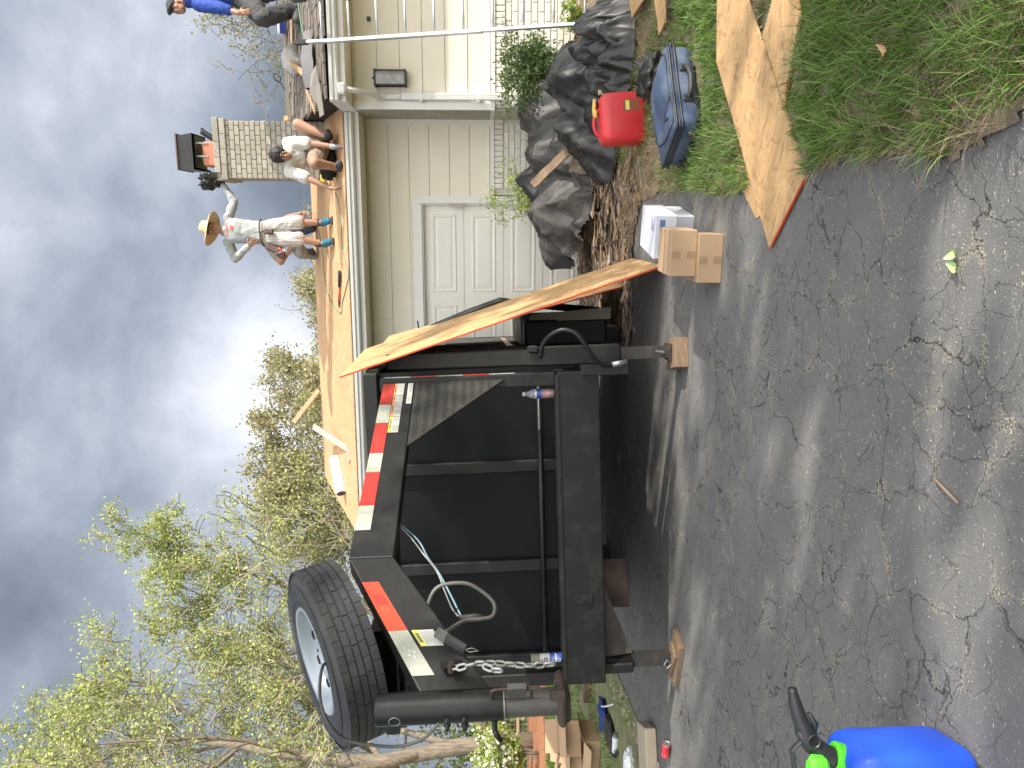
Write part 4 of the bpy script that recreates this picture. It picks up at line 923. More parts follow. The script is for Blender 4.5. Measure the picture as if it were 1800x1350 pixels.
# tread ribs and blocks proud of the carcass; side lugs; lettering ring
mb = MB()
for row, (y0, y1, nblk, off) in enumerate(((-.085, -.050, 40, 0), (-.046, -.0165, 40, .5), (-.0125, .0125, 20, .2), (.0165, .046, 40, .5), (.050, .085, 40, 0))):
    for k in range(nblk):
        a0 = 2*PI*(k+off+.03)/nblk; a1 = 2*PI*(k+off+.985)/nblk; r0, r1 = .380, .3905; sub = 3; vs = []
        for q in range(sub+1):
            a = a0+(a1-a0)*q/sub
            for r_, z_ in ((r0, y0), (r1, y0+.002), (r1, y1-.002), (r0, y1)): vs.append((r_*math.cos(a), r_*math.sin(a), z_))
        fs = []
        for q in range(sub):
            for e_ in range(3): fs.append((q*4+e_, q*4+e_+1, q*4+4+e_+1, q*4+4+e_))
        fs.append((0, 3, 2, 1)); fs.append((sub*4, sub*4+1, sub*4+2, sub*4+3)); mb.add(vs, fs)
for s_ in (-1, 1):
    for k in range(68):
        a = 2*PI*k/68; da = .022; r0, r1 = .362, .386; z0 = s_*h*.78; vs = [(r_*math.cos(a+e_), r_*math.sin(a+e_), z_) for e_ in (-da, da) for r_, z_ in ((r0, z0*1.09), (r1, z0*.97), (r1, z0*.8))]
        mb.add(vs, [(0, 1, 4, 3), (1, 2, 5, 4), (0, 2, 1), (3, 4, 5)])
mb.build('tread_block', m_rubber, sp, local=True, kind='stuff')
rim = MB(); rim.lathe([(.232, h*.86), (.238, h*.92), (.232, h*.98), (.220, h*.95), (.212, h*.72), (.206, h*.42), (.203, h*.36), (.19, h*.38), (.17, h*.44), (.12, h*.50), (.085, h*.52), (.078, h*.46), (.05, h*.46)], 56, cap=False); ro = rim.build('rim', m_rim, sp, local=True); smooth_angle(ro, 35)
b = MB(); b.lathe([(.225, -h*.8), (.05, -h*.5), (.0, -h*.5)], 32, cap=False); b.build('rim_back', m_dark, sp, local=True)
for k in range(8):
    b = MB(); a = 2*PI*(k+.5)/8; c0 = Vector((.152*math.cos(a), .152*math.sin(a), h*.475)); b.lathe([(.0205, -.02), (.0205, .0035), (.001, .0036)], 14, Matrix.Translation(c0)); b.build('hand_hole', m_dark, sp, local=True)
for k in range(8): b = MB(); a = 2*PI*k/8; c0 = Vector((.098*math.cos(a), .098*math.sin(a), h*.52)); b.lathe([(.009, -.01), (.009, .002), (.001, .0021)], 8, Matrix.Translation(c0)); b.build('bolt_hole', m_dark, sp, local=True)
b = MB(); b.lathe([(.052, -.03), (.052, h*.465), (.001, h*.466)], 18); b.build('hub_bore', m_dark, sp, local=True)
# raised sidewall lettering as short radial strokes in four words
mb = MB(); r = random.Random(9)
for a_mid, n_ in ((1.9, 9), (3.9, 12), (5.6, 10), (.4, 12)):
    for k in range(n_):
        a = a_mid+(k-n_/2)*.042
        for (r0, r1, e0, e1) in ((.288, .312, 0, .010),)+(((.288, .292, 0, .028),) if r.random() > .4 else ())+(((.308, .312, 0, .028),) if r.random() > .4 else ()):
            for zz_ in (h*1.0,):
                mb.add([(r_*math.cos(a+e_), r_*math.sin(a+e_), zz_+.0035) for r_, e_ in ((r0, e0), (r1, e0), (r1, e1), (r0, e1))], [(0, 3, 2, 1)])
mb.build('sidewall_lettering', M_('rubber_letters', (.055, .056, .058), .7), sp, local=True, kind='stuff')
b = MB()
for rr__ in (.335, .262): b.lathe([(rr__-.003, h*.985), (rr__, h*1.02), (rr__+.003, h*.985)], 64, cap=False)
b.build('sidewall_ring', m_rubber, sp, local=True, smooth=True)
# wheel mount under the tyre
b = MB(); b.box((-1.62, -1.35, 1.19), (-.62, -1.27, 1.27)); b.box((-1.5, -1.62, 1.19), (-.76, -1.55, 1.25)); b.box((-1.15, -1.65, 1.24), (-1.0, -1.25, 1.30)); tb(b, 'wheel_carrier', m_black)
# cable running from the rim, over the tyre, down to the tube
hcab = curve_pts([TQ(186, 578, -1.9), TQ(178, 567, -2.0), TQ(140, 562, -2.12), TQ(105, 566, -2.2), TQ(75, 580, -2.22), TQ(52, 604, -2.2), TQ(42, 640, -2.2), TQ(38, 700, -2.2), TQ(52, 745, -2.2), TQ(78, 770, -2.2), TQ(96, 784, -2.17)])
b = MB(); b.tube(hcab, .0062, 7); tb(b, 'trailer_cable', M_('grey_cable', (.07, .068, .062), .5), smooth=True)
# ---- jacks and blocks
def jack(x, name_parts=True):
    p = empty('drop_jack', TM @ Matrix.Translation((x, .20, 0)), tr)
    return p
j = jack(.10)
b = MB(); b.cbox((-.0, -.02, .13), (.13, .12, .60), bev=.01); b.build('jack_housing', m_black, j, local=True)
b = MB(); b.box((-.04, -.06, -.50), (.04, .02, -.17)); b.box((-.055, -.085, -.51), (.055, .05, -.495)); b.build('jack_leg', M_('dusty_leg', (.03, .028, .025), .6, .1, dirt=.6, dirtcol=(.12, .09, .055), dscale=12), j, local=True)
b = MB(); b.tube([(-.0, -.09, -.45), (.0, -.06, -.45)], .012, 8); b.tube([(.0, -.1, -.45), (.01, -.1, -.40)], .008, 8); b.build('jack_pin', m_steel, j, local=True)
# crank handle
def JP(u, v, y): return TQ(u, v, y)
cp_ = curve_pts([JP(722, 950, .05), JP(745, 955, .0), JP(762, 970, -.05), JP(770, 990, -.08), JP(764, 1012, -.10), JP(745, 1028, -.10), JP(725, 1040, -.08), JP(711, 1055, -.05), JP(708, 1070, -.03), JP(712, 1092, -.02)])
b = MB(); b.tube(cp_, .0155, 10); tb(b, 'jack_crank', m_blackgloss, smooth=True)
b = MB(); q = JP(712, 1092, -.02); q2 = JP(708, 1072, -.03); b.tube([q2.lerp(q, .2), q+(q-q2)*.5], .019, 10); tb(b, 'crank_grip', m_steel, smooth=True)
b = MB(); b.cbox((.10+.05, .12, .42), (.05, .06, .07), bev=.01); tb(b, 'crank_gearbox', m_black)
j = jack(-W+.10)
b = MB(); b.cbox((-.03, -.1, -.10), (.07, .09, .20), bev=.008); b.box((-.075, -.10, -.20), (.02, .0, .0)); b.build('jack_housing', m_black, j, local=True)
b = MB(); b.box((-.055, -.08, -.50), (.03, 0.0, -.20)); b.box((-.07, -.09, -.51), (.045, .02, -.495)); b.build('jack_leg', M_('dusty_leg', (.025, .024, .022), .6, .1, dirt=.5, dirtcol=(.10, .08, .05), dscale=12), j, local=True)
b = MB(); b.tube([(-.06, -.11, -.44), (-.03, -.11, -.47), (-.0, -.11, -.44), (-.03, -.11, -.42)], .006, 6, closed=True); b.build('jack_ring', m_steel, j, local=True)
# brace plate and underside parts seen below the beam
b = MB(); b.prism([(-W+.12, .14, 0.0), (-1.45, .14, 0.0), (-W+.14, .14, -.21)], (0, .012, 0)); tb(b, 'brace_plate', M_('brown_black_plate', (.035, .027, .024), .6, dirt=.4))
b = MB(); x0, z0 = TL(282, 1068, .5); x1, z1 = TL(368, 1098, .5); b.hexa([(x0, .5, z1-.03), (x1, .5, z1), (x1, .52, z1), (x0, .52, z1-.03), (x0, .5, z0+.06), (x1, .5, z0+.06), (x1, .52, z0+.06), (x0, .52, z0+.06)]); tb(b, 'mud_flap', M_('rusty_flap', (.045, .026, .022), .7, dirt=.4))
# axles and tyres
b = MB(); b.cbox((-W/2, 2.35, -.18), (W-.1, .09, .09)); tb(b, 'axle', m_black); b = MB(); b.cbox((-W/2, 3.2, -.18), (W-.1, .09, .09)); tb(b, 'axle', m_black)
for y in (2.35, 3.2):
    for x in (.17, -W-.17):
        whl = empty('wheel', TM @ Matrix.Translation((x, y, -.20)) @ Matrix.Rotation(PI/2, 4, 'Y'), tr)
        b = MB(); b.lathe([(p_[0], p_[1]*.9) for p_ in prof], 40, cap=False); b.build('tyre', m_rubber, whl, local=True, smooth=True)
        b = MB(); b.lathe([(.225, -.09), (.2, -.05), (.05, -.03), (0, -.03)], 30, cap=False); b.lathe([(.0, .03), (.05, .03), (.2, .05), (.225, .09)], 30, cap=False); b.build('rim', m_rim, whl, local=True, smooth=True)
# fenders
for s_ in (1, -1):
    x0, x1 = (.10, .40) if s_ > 0 else (-W-.38, -W-.10)
    b = MB(); b.hexa([(x0, 1.72, .38), (x1, 1.72, .38), (x1, 3.85, .38), (x0, 3.85, .38), (x0, 1.84, .415), (x1, 1.84, .415), (x1, 3.73, .415), (x0, 3.73, .415)])
    b.hexa([(x0, 1.70, -.10), (x1, 1.70, -.10), (x1, 1.72, -.10), (x0, 1.72, -.10), (x0, 1.70, .40), (x1, 1.70, .40), (x1, 1.72, .40), (x0, 1.72, .40)])
    tb(b, 'fender', m_black)
# toolbox in front of the right fender, its sloped end painted tan as if sunlit
b = MB(); x0, x1 = .115, .335; b.cbox(((x0+x1)/2, 1.62, .05), (x1-x0, .28, .70), bev=.02); tbx = tb(b, 'side_toolbox', m_blackwall)
b = MB(); b.hexa([(x1-.01, 1.47, -.33), (x1+.09, 1.56, -.35), (x1+.05, 1.78, -.35), (x1-.01, 1.78, -.33), (x1-.01, 1.50, .36), (x1+.05, 1.56, .33), (x1+.04, 1.78, .33), (x1-.01, 1.78, .36)]); b.build('toolbox_flap', M_('sunlit_tan_flap', (.26, .24, .20), .8, var=.15, dirt=.4), tbx, local=True)
# tarp arm folded along the side, and its tarp
TP3 = lambda u, v, y: TQ(u, v, y)
b = MB(); ap = [TP3(752, 727, 2.6), TP3(766, 745, 2.6), TP3(778, 770, 2.6), TP3(803, 830, 2.6), TP3(821, 880, 2.6), TP3(818, 900, 2.6), TP3(804, 1052, 2.6)]; b.tube(ap, .036, 8); tb(b, 'tarp_arm', m_black)
b = MB(); b.tube([TP3(760, 738, 2.6), TP3(786, 734, 2.6)], .008, 6); tb(b, 'tarp_arm_spike', m_black)
b = MB(); b.tube([TP3(758, 775, 2.75), TP3(772, 790, 2.7), TP3(766, 810, 2.7)], [.02, .045, .02], 8, flat=.5); tb(b, 'tarp_end', m_plankgrey, smooth=True)
# ------------------------------------------------------------------ boards of OSB
def slab(name, pts, th, mat, label, cat, group=None, red=(), redm=None, up=Vector((0, 0, 1)), wob=0.0):
    # pts: outline of the top face; red: indices of painted edges
    pts = [Vector(p) for p in pts]; o0 = pts[0]; ax = (pts[1]-pts[0]).normalized(); nz = None
    nz = (pts[1]-pts[0]).cross(pts[2]-pts[1]).normalized()
    if nz.dot(up) < 0: pts = pts[::-1]; nz = -nz; red = [(len(pts)-2-i) % len(pts) for i in red]
    ax = (pts[1]-pts[0]).normalized(); M = frame(pts[0], ax, nz.cross(ax), nz)
    r = empty(name, M, label=label, cat=cat, group=group)
    mb = MB(); mb.prism([p-nz*th for p in pts], nz*th); o = mb.build('panel', mat, r)
    for i in red:
        a, b = pts[i], pts[(i+1) % len(pts)]; e = (b-a).normalized(); out = e.cross(nz); e2 = MB(); c = .0012
        e2.hexa([a-nz*(th-.001)-e*0, b-nz*(th-.001), b-nz*(th-.001)+out*c, a-nz*(th-.001)+out*c, a-nz*.001, b-nz*.001, b-nz*.001+out*c, a-nz*.001+out*c]); e2.build('painted_edge', m_red_edge, r)
    return r
def gz(u, v, z): return G(u, v, z)
TH_ = .012
# leaning sheets
n0 = G(884, 1165, .02); f0 = G(896, 1112, .02); f0 = n0 + (f0-n0).normalized()*1.22; tn = P(685, 588, 5.42)
tn = n0 + (tn-n0).normalized()*2.50; tf = tn+(f0-n0)
slab('leaning_board', [n0, f0, tf, tn], TH_, m_osb, 'full OSB sheet leaning from the driveway up onto the trailer side, nearer of the two', 'OSB sheet', red=(3,), up=Vector((1, 0, .3)))
n1 = G(848, 1097, .03); d1_ = (f0-n0).normalized(); t1_ = P(722, 640, 6.35); t1_ = n1+(t1_-n1).normalized()*2.45
slab('leaning_board', [n1, n1+d1_*1.1, t1_+d1_*1.1, t1_], TH_, m_osb, 'second OSB sheet leaning behind the first against the trailer side', 'OSB sheet', red=(3,), up=Vector((1, 0, .3)))
# boards lying on the lawn edge
def xy(x, y, z=.06): return G(1350-y, x, z)
A_b = [xy(1262, -150, .085), xy(1259, 108, .075), xy(1352, 436, .016), xy(1412, 315, .018), xy(1412, 293, .02), xy(1313, 0, .075), xy(1277, -150, .09)]
def flatten(pts):   # least-squares plane
    a = np.array([list(p) for p in pts]); c = a.mean(0); u_, s_, vt = np.linalg.svd(a-c); n = vt[2]; n = n if n[2] > 0 else -n
    out = []
    for p in pts:
        r_ = (Vector(p)-CPOS); t = (Vector(c)-CPOS).dot(Vector(n))/r_.dot(Vector(n)); out.append(CPOS+r_*t)
    return out
A_b = flatten(A_b); slab('ground_board', A_b, TH_, m_osb, 'long pointed OSB cut-off lying across the grass and onto the driveway', 'OSB board', red=(2,), wob=.01)
B_b = flatten([xy(1287, 300, .022), xy(1329, 384, .004), xy(1346, 372, .004), xy(1331, 260, .03)])
slab('ground_board', B_b, TH_, m_osb, 'OSB piece almost hidden beneath the long pointed cut-off, one corner poking out', 'OSB board', red=(1,))
C_b = flatten([xy(1364, -40, .05), xy(1357, 0, .05), xy(1340, 63, .05), xy(1379, 187, .04), xy(1384, 140, .04), xy(1405, 30, .05), xy(1396, -40, .05)])
slab('ground_board', C_b, TH_, m_osb, 'narrow OSB offcut in the grass at the right end of the long pointed one', 'OSB board', red=(3,))
D_b = flatten([xy(1150, 0, .10), xy(1158, 62, .09), xy(1168, 40, .09), xy(1166, -30, .10), xy(1152, -30, .1)]); slab('ground_board', D_b, TH_, m_osb, 'small OSB sliver in the grass right of the blue suitcase', 'OSB board')
E_b = [xy(1071, -40, .14), xy(1071, 50, .14), xy(1096, 38, .12), xy(1098, 14, .12), xy(1096, -40, .12)]; E_b = flatten(E_b); slab('ground_board', E_b, TH_, m_osb, 'OSB strip lying behind the black sheeting at the foot of the ladder', 'OSB board')
F_b = flatten([xy(1103, -40, .13), xy(1110, 32, .12), xy(1130, 0, .12), xy(1130, -40, .12)]); slab('ground_board', F_b, TH_, m_osb, 'OSB triangle with an orange edge beside the black sheeting', 'OSB board', red=(0,))
CLEAR += [[(p.x, p.y) for p in q] for q in (A_b, C_b, D_b)]
# ------------------------------------------------------------------ carton boxes
def carton(c, yaw, dims, mat, label, group=None, tape=True, prints=False, flaps=None, z=0.0):
    M = Matrix.Translation((c[0], c[1], z)) @ Matrix.Rotation(yaw, 4, 'Z'); w, d, h = dims
    r = empty('carton_box', M, label=label, cat='box', group=group)
    b = MB(); b.cbox((0, 0, h/2), (w, d, h), bev=.004); b.build('carton', mat, r, local=True)
    b = MB(); b.box((-w/2+.004, -.0015, h), (w/2-.004, .0015, h+.0012)); b.build('flap_seam', m_carddark if mat is m_cardboard else M_('grey_seam', (.35, .35, .36), .7), r, local=True)
    if tape:
        b = MB(); b.box((-.028, -d/2+.001, h+.0005), (.028, d/2-.001, h+.0015)) if False else b.box((-w/2+.002, -.026, h+.0004), (w/2-.002, .026, h+.0012)); b.build('packing_tape', m_carddark, r, local=True)
        for x in (-w*.5-.001, w*.5+.0002): b = MB(); b.box((x, -.026, h*.55), (x+.0008, .026, h-.003)); b.build('packing_tape', m_carddark, r, local=True)
        for z_ in (.04, .62): b = MB(); b.box((-.03, -d/2-.0009, h*z_), (.012, -d/2-.0001, h*(z_+.33))); b.build('packing_tape', m_carddark, r, local=True)
    if prints:
        b = MB(); rr = random.Random(5)
        for k in range(5):
            x = -w/2+.03; z0 = h*(.2+.13*k); b.box((x, -d/2-.0009, z0), (x+w*rr.uniform(.2, .5), -d/2-.0001, z0+.007))
        for k in range(5): y0 = -d/2+.03+k*.02; b.box((w*.1, y0, h+.0004), (w*.1+w*rr.uniform(.15, .35), y0+.006, h+.001))
        b.box((w*.18, -d/2-.0009, h*.55), (w*.40, -d/2-.0001, h*.8)); b.build('printed_marks', M_('blue_print', (.12, .16, .30), .6), r, local=True)
    return r
h_ = .138
yaw = math.radians(-13)
d0 = G(853, 1269); d1 = G(938, 1271); cD = ((d0+d1)/2); 
def place(frontmid, yaw, dep): return frontmid + Vector((-math.sin(yaw)*dep/2, math.cos(yaw)*dep/2, 0))
cD = place((d0+d1)/2, yaw, .30); carton(cD, yaw, (.275, .30, h_), m_cardboard, 'brown cardboard carton at the bottom of the brown pair on the asphalt')
cc0 = G(868, 1225, h_); cc1 = G(944, 1225, h_); cC = place((cc0+cc1)/2, yaw, .30); carton(cC, yaw-.03, (.262, .30, .150), m_cardboard, 'brown cardboard carton stacked on top of the other brown one', z=h_+.001)
yw = math.radians(-22); w0 = G(962, 1222); cB = w0+Vector((-.02, .24, 0)); carton(cB, yw, (.27, .40, .155), m_whitecard, 'white carton at the bottom of the white pair, behind the brown ones', tape=False)
w1 = G(962, 1190, .156); cA = w1+Vector((-.02, .22, 0)); carton(cA, yw, (.27, .42, .135), m_whitecard, 'white carton with blue print on top of the white pair', z=.156, tape=False, prints=True)
# ------------------------------------------------------------------ blue suitcase
def suitcase():
    fr, fl = G(1277, 1219, .03), G(1128, 1241, .02); bl_ = G(1088, 1207, .02)
    ax = (fr-fl); L_ = ax.length; ax.normalize(); ay = Vector((-ax.y, ax.x, 0)).normalized(); dep = .42; hh = .18
    M = frame(Vector((fl.x, fl.y, .03)), ax, ay, ZZ); r = empty('suitcase', M, label='dusty blue soft suitcase with black handle lying unzipped in the grass', cat='suitcase')
    blue = M_('blue_fabric', (.052, .080, .14), .9, var=.25, scale=14, dirt=.6, dirtcol=(.17, .19, .22), dscale=6, bump=.5, bscale=160); blk = M_('black_trim', (.02, .02, .022), .5, bump=.2)
    b = MB(); b.cbox((L_/2, dep/2, hh*.45), (L_, dep, hh*.9), bev=.045); o = b.build('case_body', blue, r, local=True); bevel(o, .02, 3); 
    # sagging lid
    mb = MB(); nx, ny = 26, 16; vs = []
    for j in range(ny+1):
        for i in range(nx+1):
            s, t = i/nx, j/ny; ex_ = min(s, 1-s); ey = min(t, 1-t); e = min(1, min(ex_*5, ey*4)); 
            z = hh*.86 + .045*e**.5 + .03*math.sin(s*PI)*math.sin(t*PI) - .055*math.exp(-((s-.33)/.18)**2-((t-.45)/.3)**2) + .018*noise.noise(Vector((s*5, t*4, 1)))
            vs.append((s*L_*.985+.005, t*dep*.97+.004+.012*noise.noise(Vector((s*3, t, 5))), z))
    fs = [(j*(nx+1)+i, j*(nx+1)+i+1, (j+1)*(nx+1)+i+1, (j+1)*(nx+1)+i) for j in range(ny) for i in range(nx)]; mb.add(vs, fs)
    # skirt
    def row(i, j): return vs[j*(nx+1)+i]
    rim_ = [row(i, 0) for i in range(nx+1)]+[row(nx, j) for j in range(1, ny+1)]+[row(i, ny) for i in range(nx-1, -1, -1)]+[row(0, j) for j in range(ny-1, 0, -1)]
    base = len(mb.v); mb.v += rim_+[(x, y, hh*.78) for x, y, z in rim_]; k = len(rim_); mb.f += [(base+i, base+k+i, base+k+(i+1) % k, base+(i+1) % k) for i in range(k)]; mb.mi += [0]*k
    mb.build('lid', blue, r, local=True, smooth=True)
    b = MB(); rr = [(x*1.0, y, hh*.86+.004) for x, y, z in rim_[::2]]; b.tube(rr, .009, 6, closed=True); b.build('zip_piping', blk, r, local=True, smooth=True)
    b = MB(); rr = [((x-L_/2)*1.008+L_/2, (y-dep/2)*1.02+dep/2, hh*.70) for x, y, z in rim_[::2]]; b.tube(rr, .008, 6, closed=True); b.build('zip_piping', blk, r, local=True, smooth=True)
    # outer pocket panel and straps on the lid
    b = MB(); pk = [vs[int(t*ny)*(nx+1)+int(s*nx)] for s, t in ((.10, .12), (.3, .1), (.55, .12), (.9, .1), (.92, .5), (.9, .85), (.55, .88), (.2, .86), (.1, .5))]; b.tube([(x, y, z+.003) for x, y, z in curve_pts(pk+[pk[0]], 4)], .005, 5); b.build('pocket_seam', blk, r, local=True, smooth=True)
    for s0, t0, s1, t1 in ((.42, .1, .30, .55), (.30, .55, .22, .2)):
        a, c = vs[int(t0*ny)*(nx+1)+int(s0*nx)], vs[int(t1*ny)*(nx+1)+int(s1*nx)]; b = MB(); b.tube([(a[0], a[1], a[2]+.008), ((a[0]+c[0])/2, (a[1]+c[1])/2, max(a[2], c[2])+.01), (c[0], c[1], c[2]+.008)], .011, 6, flat=.3); b.build('strap', blk, r, local=True, smooth=True)
    # carry handle on the front face
    b = MB(); hx = L_*.50; zc_ = hh*.42
    for s in (-1, 1): b.cbox((hx+s*.115, -.006, zc_), (.055, .014, .062), bev=.006)
    b.tube(curve_pts([(hx-.115, -.016, zc_), (hx-.08, -.04, zc_-.01), (hx, -.05, zc_-.016), (hx+.08, -.04, zc_-.01), (hx+.115, -.016, zc_)]), .014, 8, flat=1.2); b.build('handle', blk, r, local=True, smooth=False)
    b = MB()
    for s in (-1, 1): b.lathe([(.007, 0), (.005, .004), (0, .005)], 10, Matrix.Translation((hx+s*.115, -.0135, zc_)) @ Matrix.Rotation(PI/2, 4, 'X'))
    b.build('rivet', m_steel, r, local=True)
    b = MB()
    for y in (.07, dep-.07): b = MB(); b.lathe([(.0, -.014), (.032, -.014), (.036, 0), (.032, .014), (0, .014)], 14, Matrix.Translation((-.02, y, .035)) @ Matrix.Rotation(PI/2, 4, 'X')); b.build('wheel', blk, r, local=True); b = MB(); b.cbox((-.005, y, .05), (.05, .05, .07), bev=.012); b.build('wheel_housing', blk, r, local=True)
    return [(fl+ax*s*L_+ay*t*dep) for s, t in ((-.03, -.02), (1.02, -.02), (1.02, 1), (-.03, 1))]
q = suitcase(); CLEAR.append([(p.x, p.y) for p in q])
# ------------------------------------------------------------------ fuel cans
def can_body(w, d, h, bev, taper=.86, neck=.55):
    mb = MB(); n = 8
    def ring(z, k, kd=None):
        hx, hy = w/2*k, d/2*(kd or k); c = bev*k
        return [(-hx+c, -hy, z), (hx-c, -hy, z), (hx-c*.3, -hy+c*.3, z), (hx, -hy+c, z), (hx, hy-c, z), (hx-c*.3, hy-c*.3, z), (hx-c, hy, z), (-hx+c, hy, z), (-hx+c*.3, hy-c*.3, z), (-hx, hy-c, z), (-hx, -hy+c, z), (-hx+c*.3, -hy+c*.3, z)]
    rs = [ring(.0, .90), ring(.012, .97), ring(.05, 1), ring(h*.45, 1), ring(h*.78, 1), ring(h*.88, .97), ring(h*.955, .88, .84), ring(h*.99, .80, .74), ring(h, .74, .66)]
    vs = sum(rs, []); m = 12; fs = [(i*m+j, i*m+(j+1) % m, (i+1)*m+(j+1) % m, (i+1)*m+j) for i in range(len(rs)-1) for j in range(m)]; fs.append(tuple(range(m-1, -1, -1))); fs.append(tuple((len(rs)-1)*m+j for j in range(m))); mb.add(vs, fs); return mb
rc = G(1150, 1140, .03); m_redp = M_('red_plastic', (.50, .022, .028), .38, var=.08, dirt=.2, dirtcol=(.4, .12, .1), dscale=8)
RCM = Matrix.Translation((rc.x+.02, rc.y+.16, .035)) @ Matrix.Rotation(math.radians(-8), 4, 'Z') @ Matrix.Rotation(math.radians(-4), 4, 'Y')
rcan = empty('fuel_can', RCM, label='red plastic fuel can with yellow spout beside the black sheeting', cat='fuel can')
o = can_body(.40, .27, .37, .05).build('can_body', m_redp, rcan, local=True, smooth=True); smooth_angle(o, 50); bevel(o, .008)
b = MB(); b.tube(curve_pts([(-.13, -.01, .335), (-.10, -.01, .395), (0, -.01, .41), (.10, -.01, .36)]), .02, 8, flat=.8); b.build('handle', m_redp, rcan, local=True, smooth=True)
b = MB(); b.tube([(.12, .0, .33), (.12, 0, .385)], .03, 12); b.build('collar', m_dark, rcan, local=True)
b = MB(); b.tube([(.04, -.02, .40), (.09, -.02, .405), (.17, -.03, .40)], [.022, .018, .013], 10); b.cbox((.05, -.02, .40), (.06, .05, .03), bev=.006); b.build('spout', M_('yellow_plastic', (.62, .42, .10), .5, dirt=.3), rcan, local=True, smooth=True)
b = MB(); b.tube([(.21, -.06, .35), (.16, -.07, .31)], .006, 6); b.lathe([(.018, 0), (.02, .02), (0, .022)], 12, Matrix.Translation((.21, -.06, .35))); b.build('vent_cap', M_('pale_cap', (.45, .40, .28), .6), rcan, local=True)
b = MB(); b.box((.04, -.1365, .06), (.13, -.134, .19)); b.build('warning_label', M_('brown_label', (.22, .06, .03), .6), rcan, local=True)
b = MB(); b.box((.05, -.138, .14), (.12, -.1362, .17)); b.build('label_band', m_yellow, rcan, local=True)
# blue can right in front, half out of the picture
m_bluep = M_('blue_plastic', (.018, .085, .60), .36, var=.06, bump=.04, bscale=30)
bc = Vector((-1.205, 2.13, 0)); BCM = Matrix.Translation(bc) @ Matrix.Rotation(math.radians(4), 4, 'Z')
bcan = empty('fuel_can', BCM, label='bright blue plastic fuel can with black nozzle and green collar on the near driveway', cat='fuel can')
o = can_body(.37, .24, .345, .045).build('can_body', m_bluep, bcan, local=True, smooth=True); smooth_angle(o, 50); bevel(o, .012, 3)
b = MB(); x0, x1, z0, z1 = -.11, .12, .07, .235
for (a0, a1, c0, c1) in ((x0, x1, z1, z1+.008), (x0, x1, z0-.008, z0), (x0-.008, x0, z0, z1), (x1, x1+.008, z0, z1)): b.box((a0, -.1235, c0), (a1, -.119, c1))
o = b.build('embossed_frame', m_bluep, bcan, local=True); bevel(o, .002)
def text_mesh(txt, size, depth=.0015):
    cu = bpy.data.curves.new('txt', 'FONT'); cu.body = txt; cu.size = size; cu.extrude = depth/2; cu.align_x = 'CENTER'; cu.align_y = 'CENTER'; ob = bpy.data.objects.new('tmp', cu); COL.objects.link(ob)
    dg = bpy.context.evaluated_depsgraph_get(); me = bpy.data.meshes.new_from_object(ob.evaluated_get(dg)); bpy.data.objects.remove(ob); return me
def put_text(name, txt, size, mat, M, parent):
    me = text_mesh(txt, size); me.materials.clear(); me.materials.append(mat); return inst(name, me, M, parent)
put_text('embossed_word', 'DIESEL', .052, m_bluep, BCM @ Matrix.Translation((.0, -.121, .20)) @ Matrix.Rotation(PI/2, 4, 'X'), bcan)
gc = Vector((.075, -.0, .328)); m_greenp = M_('lime_plastic', (.10, .62, .03), .4, var=.04); m_blkp = M_('nozzle_black', (.022, .024, .027), .42, var=.1)
b = MB(); b.lathe([(.044, -.012), (.048, 0), (.048, .03), (.040, .034), (0, .034)], 20, Matrix.Translation(gc+Vector((.045, -.0, .0))) @ Matrix.Rotation(math.radians(16), 4, 'Y')); b.build('collar', m_greenp, bcan, local=True)
c0 = gc+Vector((.052, 0, .034)); b = MB(); b.tube(curve_pts([c0, c0+Vector((.02, -.0, .03)), c0+Vector((.055, -.0, .062)), c0+Vector((.105, -.0, .085)), c0+Vector((.155, 0, .100)), c0+Vector((.20, 0, .108))], 5), [.036, .034, .033, .032, .031, .030, .029, .028, .027, .027, .027, .026, .025, .024, .024, .023, .022, .022, .021, .020, .019, .018, .016, .015, .014, .013], 12); b.cbox((c0+Vector((.055, 0, .075)))[:], (.07, .035, .03), Matrix.Rotation(-.5, 4, 'Y'), .006); b.tube([c0+Vector((.07, 0, .05)), c0+Vector((.10, 0, .045)), c0+Vector((.13, 0, .062))], [.008, .01, .006], 6); b.build('nozzle', m_blkp, bcan, local=True, smooth=True)
b = MB(); b.lathe([(.019, 0), (.017, .003), (.014, .0), (0, .0)], 16, Matrix.Translation(c0+Vector((.062, -.032, .062))) @ Matrix.Rotation(PI/2, 4, 'X')); b.build('pivot', m_blkp, bcan, local=True)
b = MB(); b.cbox((c0+Vector((-.012, -.04, .058)))[:], (.075, .05, .055), Matrix.Rotation(.1, 4, 'Y'), .012); b.build('trigger_button', m_greenp, bcan, local=True)
b = MB(); b.tube([c0+Vector((-.02, -.01, .112)), c0+Vector((.03, -.01, .12)), c0+Vector((.05, 0, .09))], .012, 8, flat=.5); b.build('trigger_guard', m_blkp, bcan, local=True)
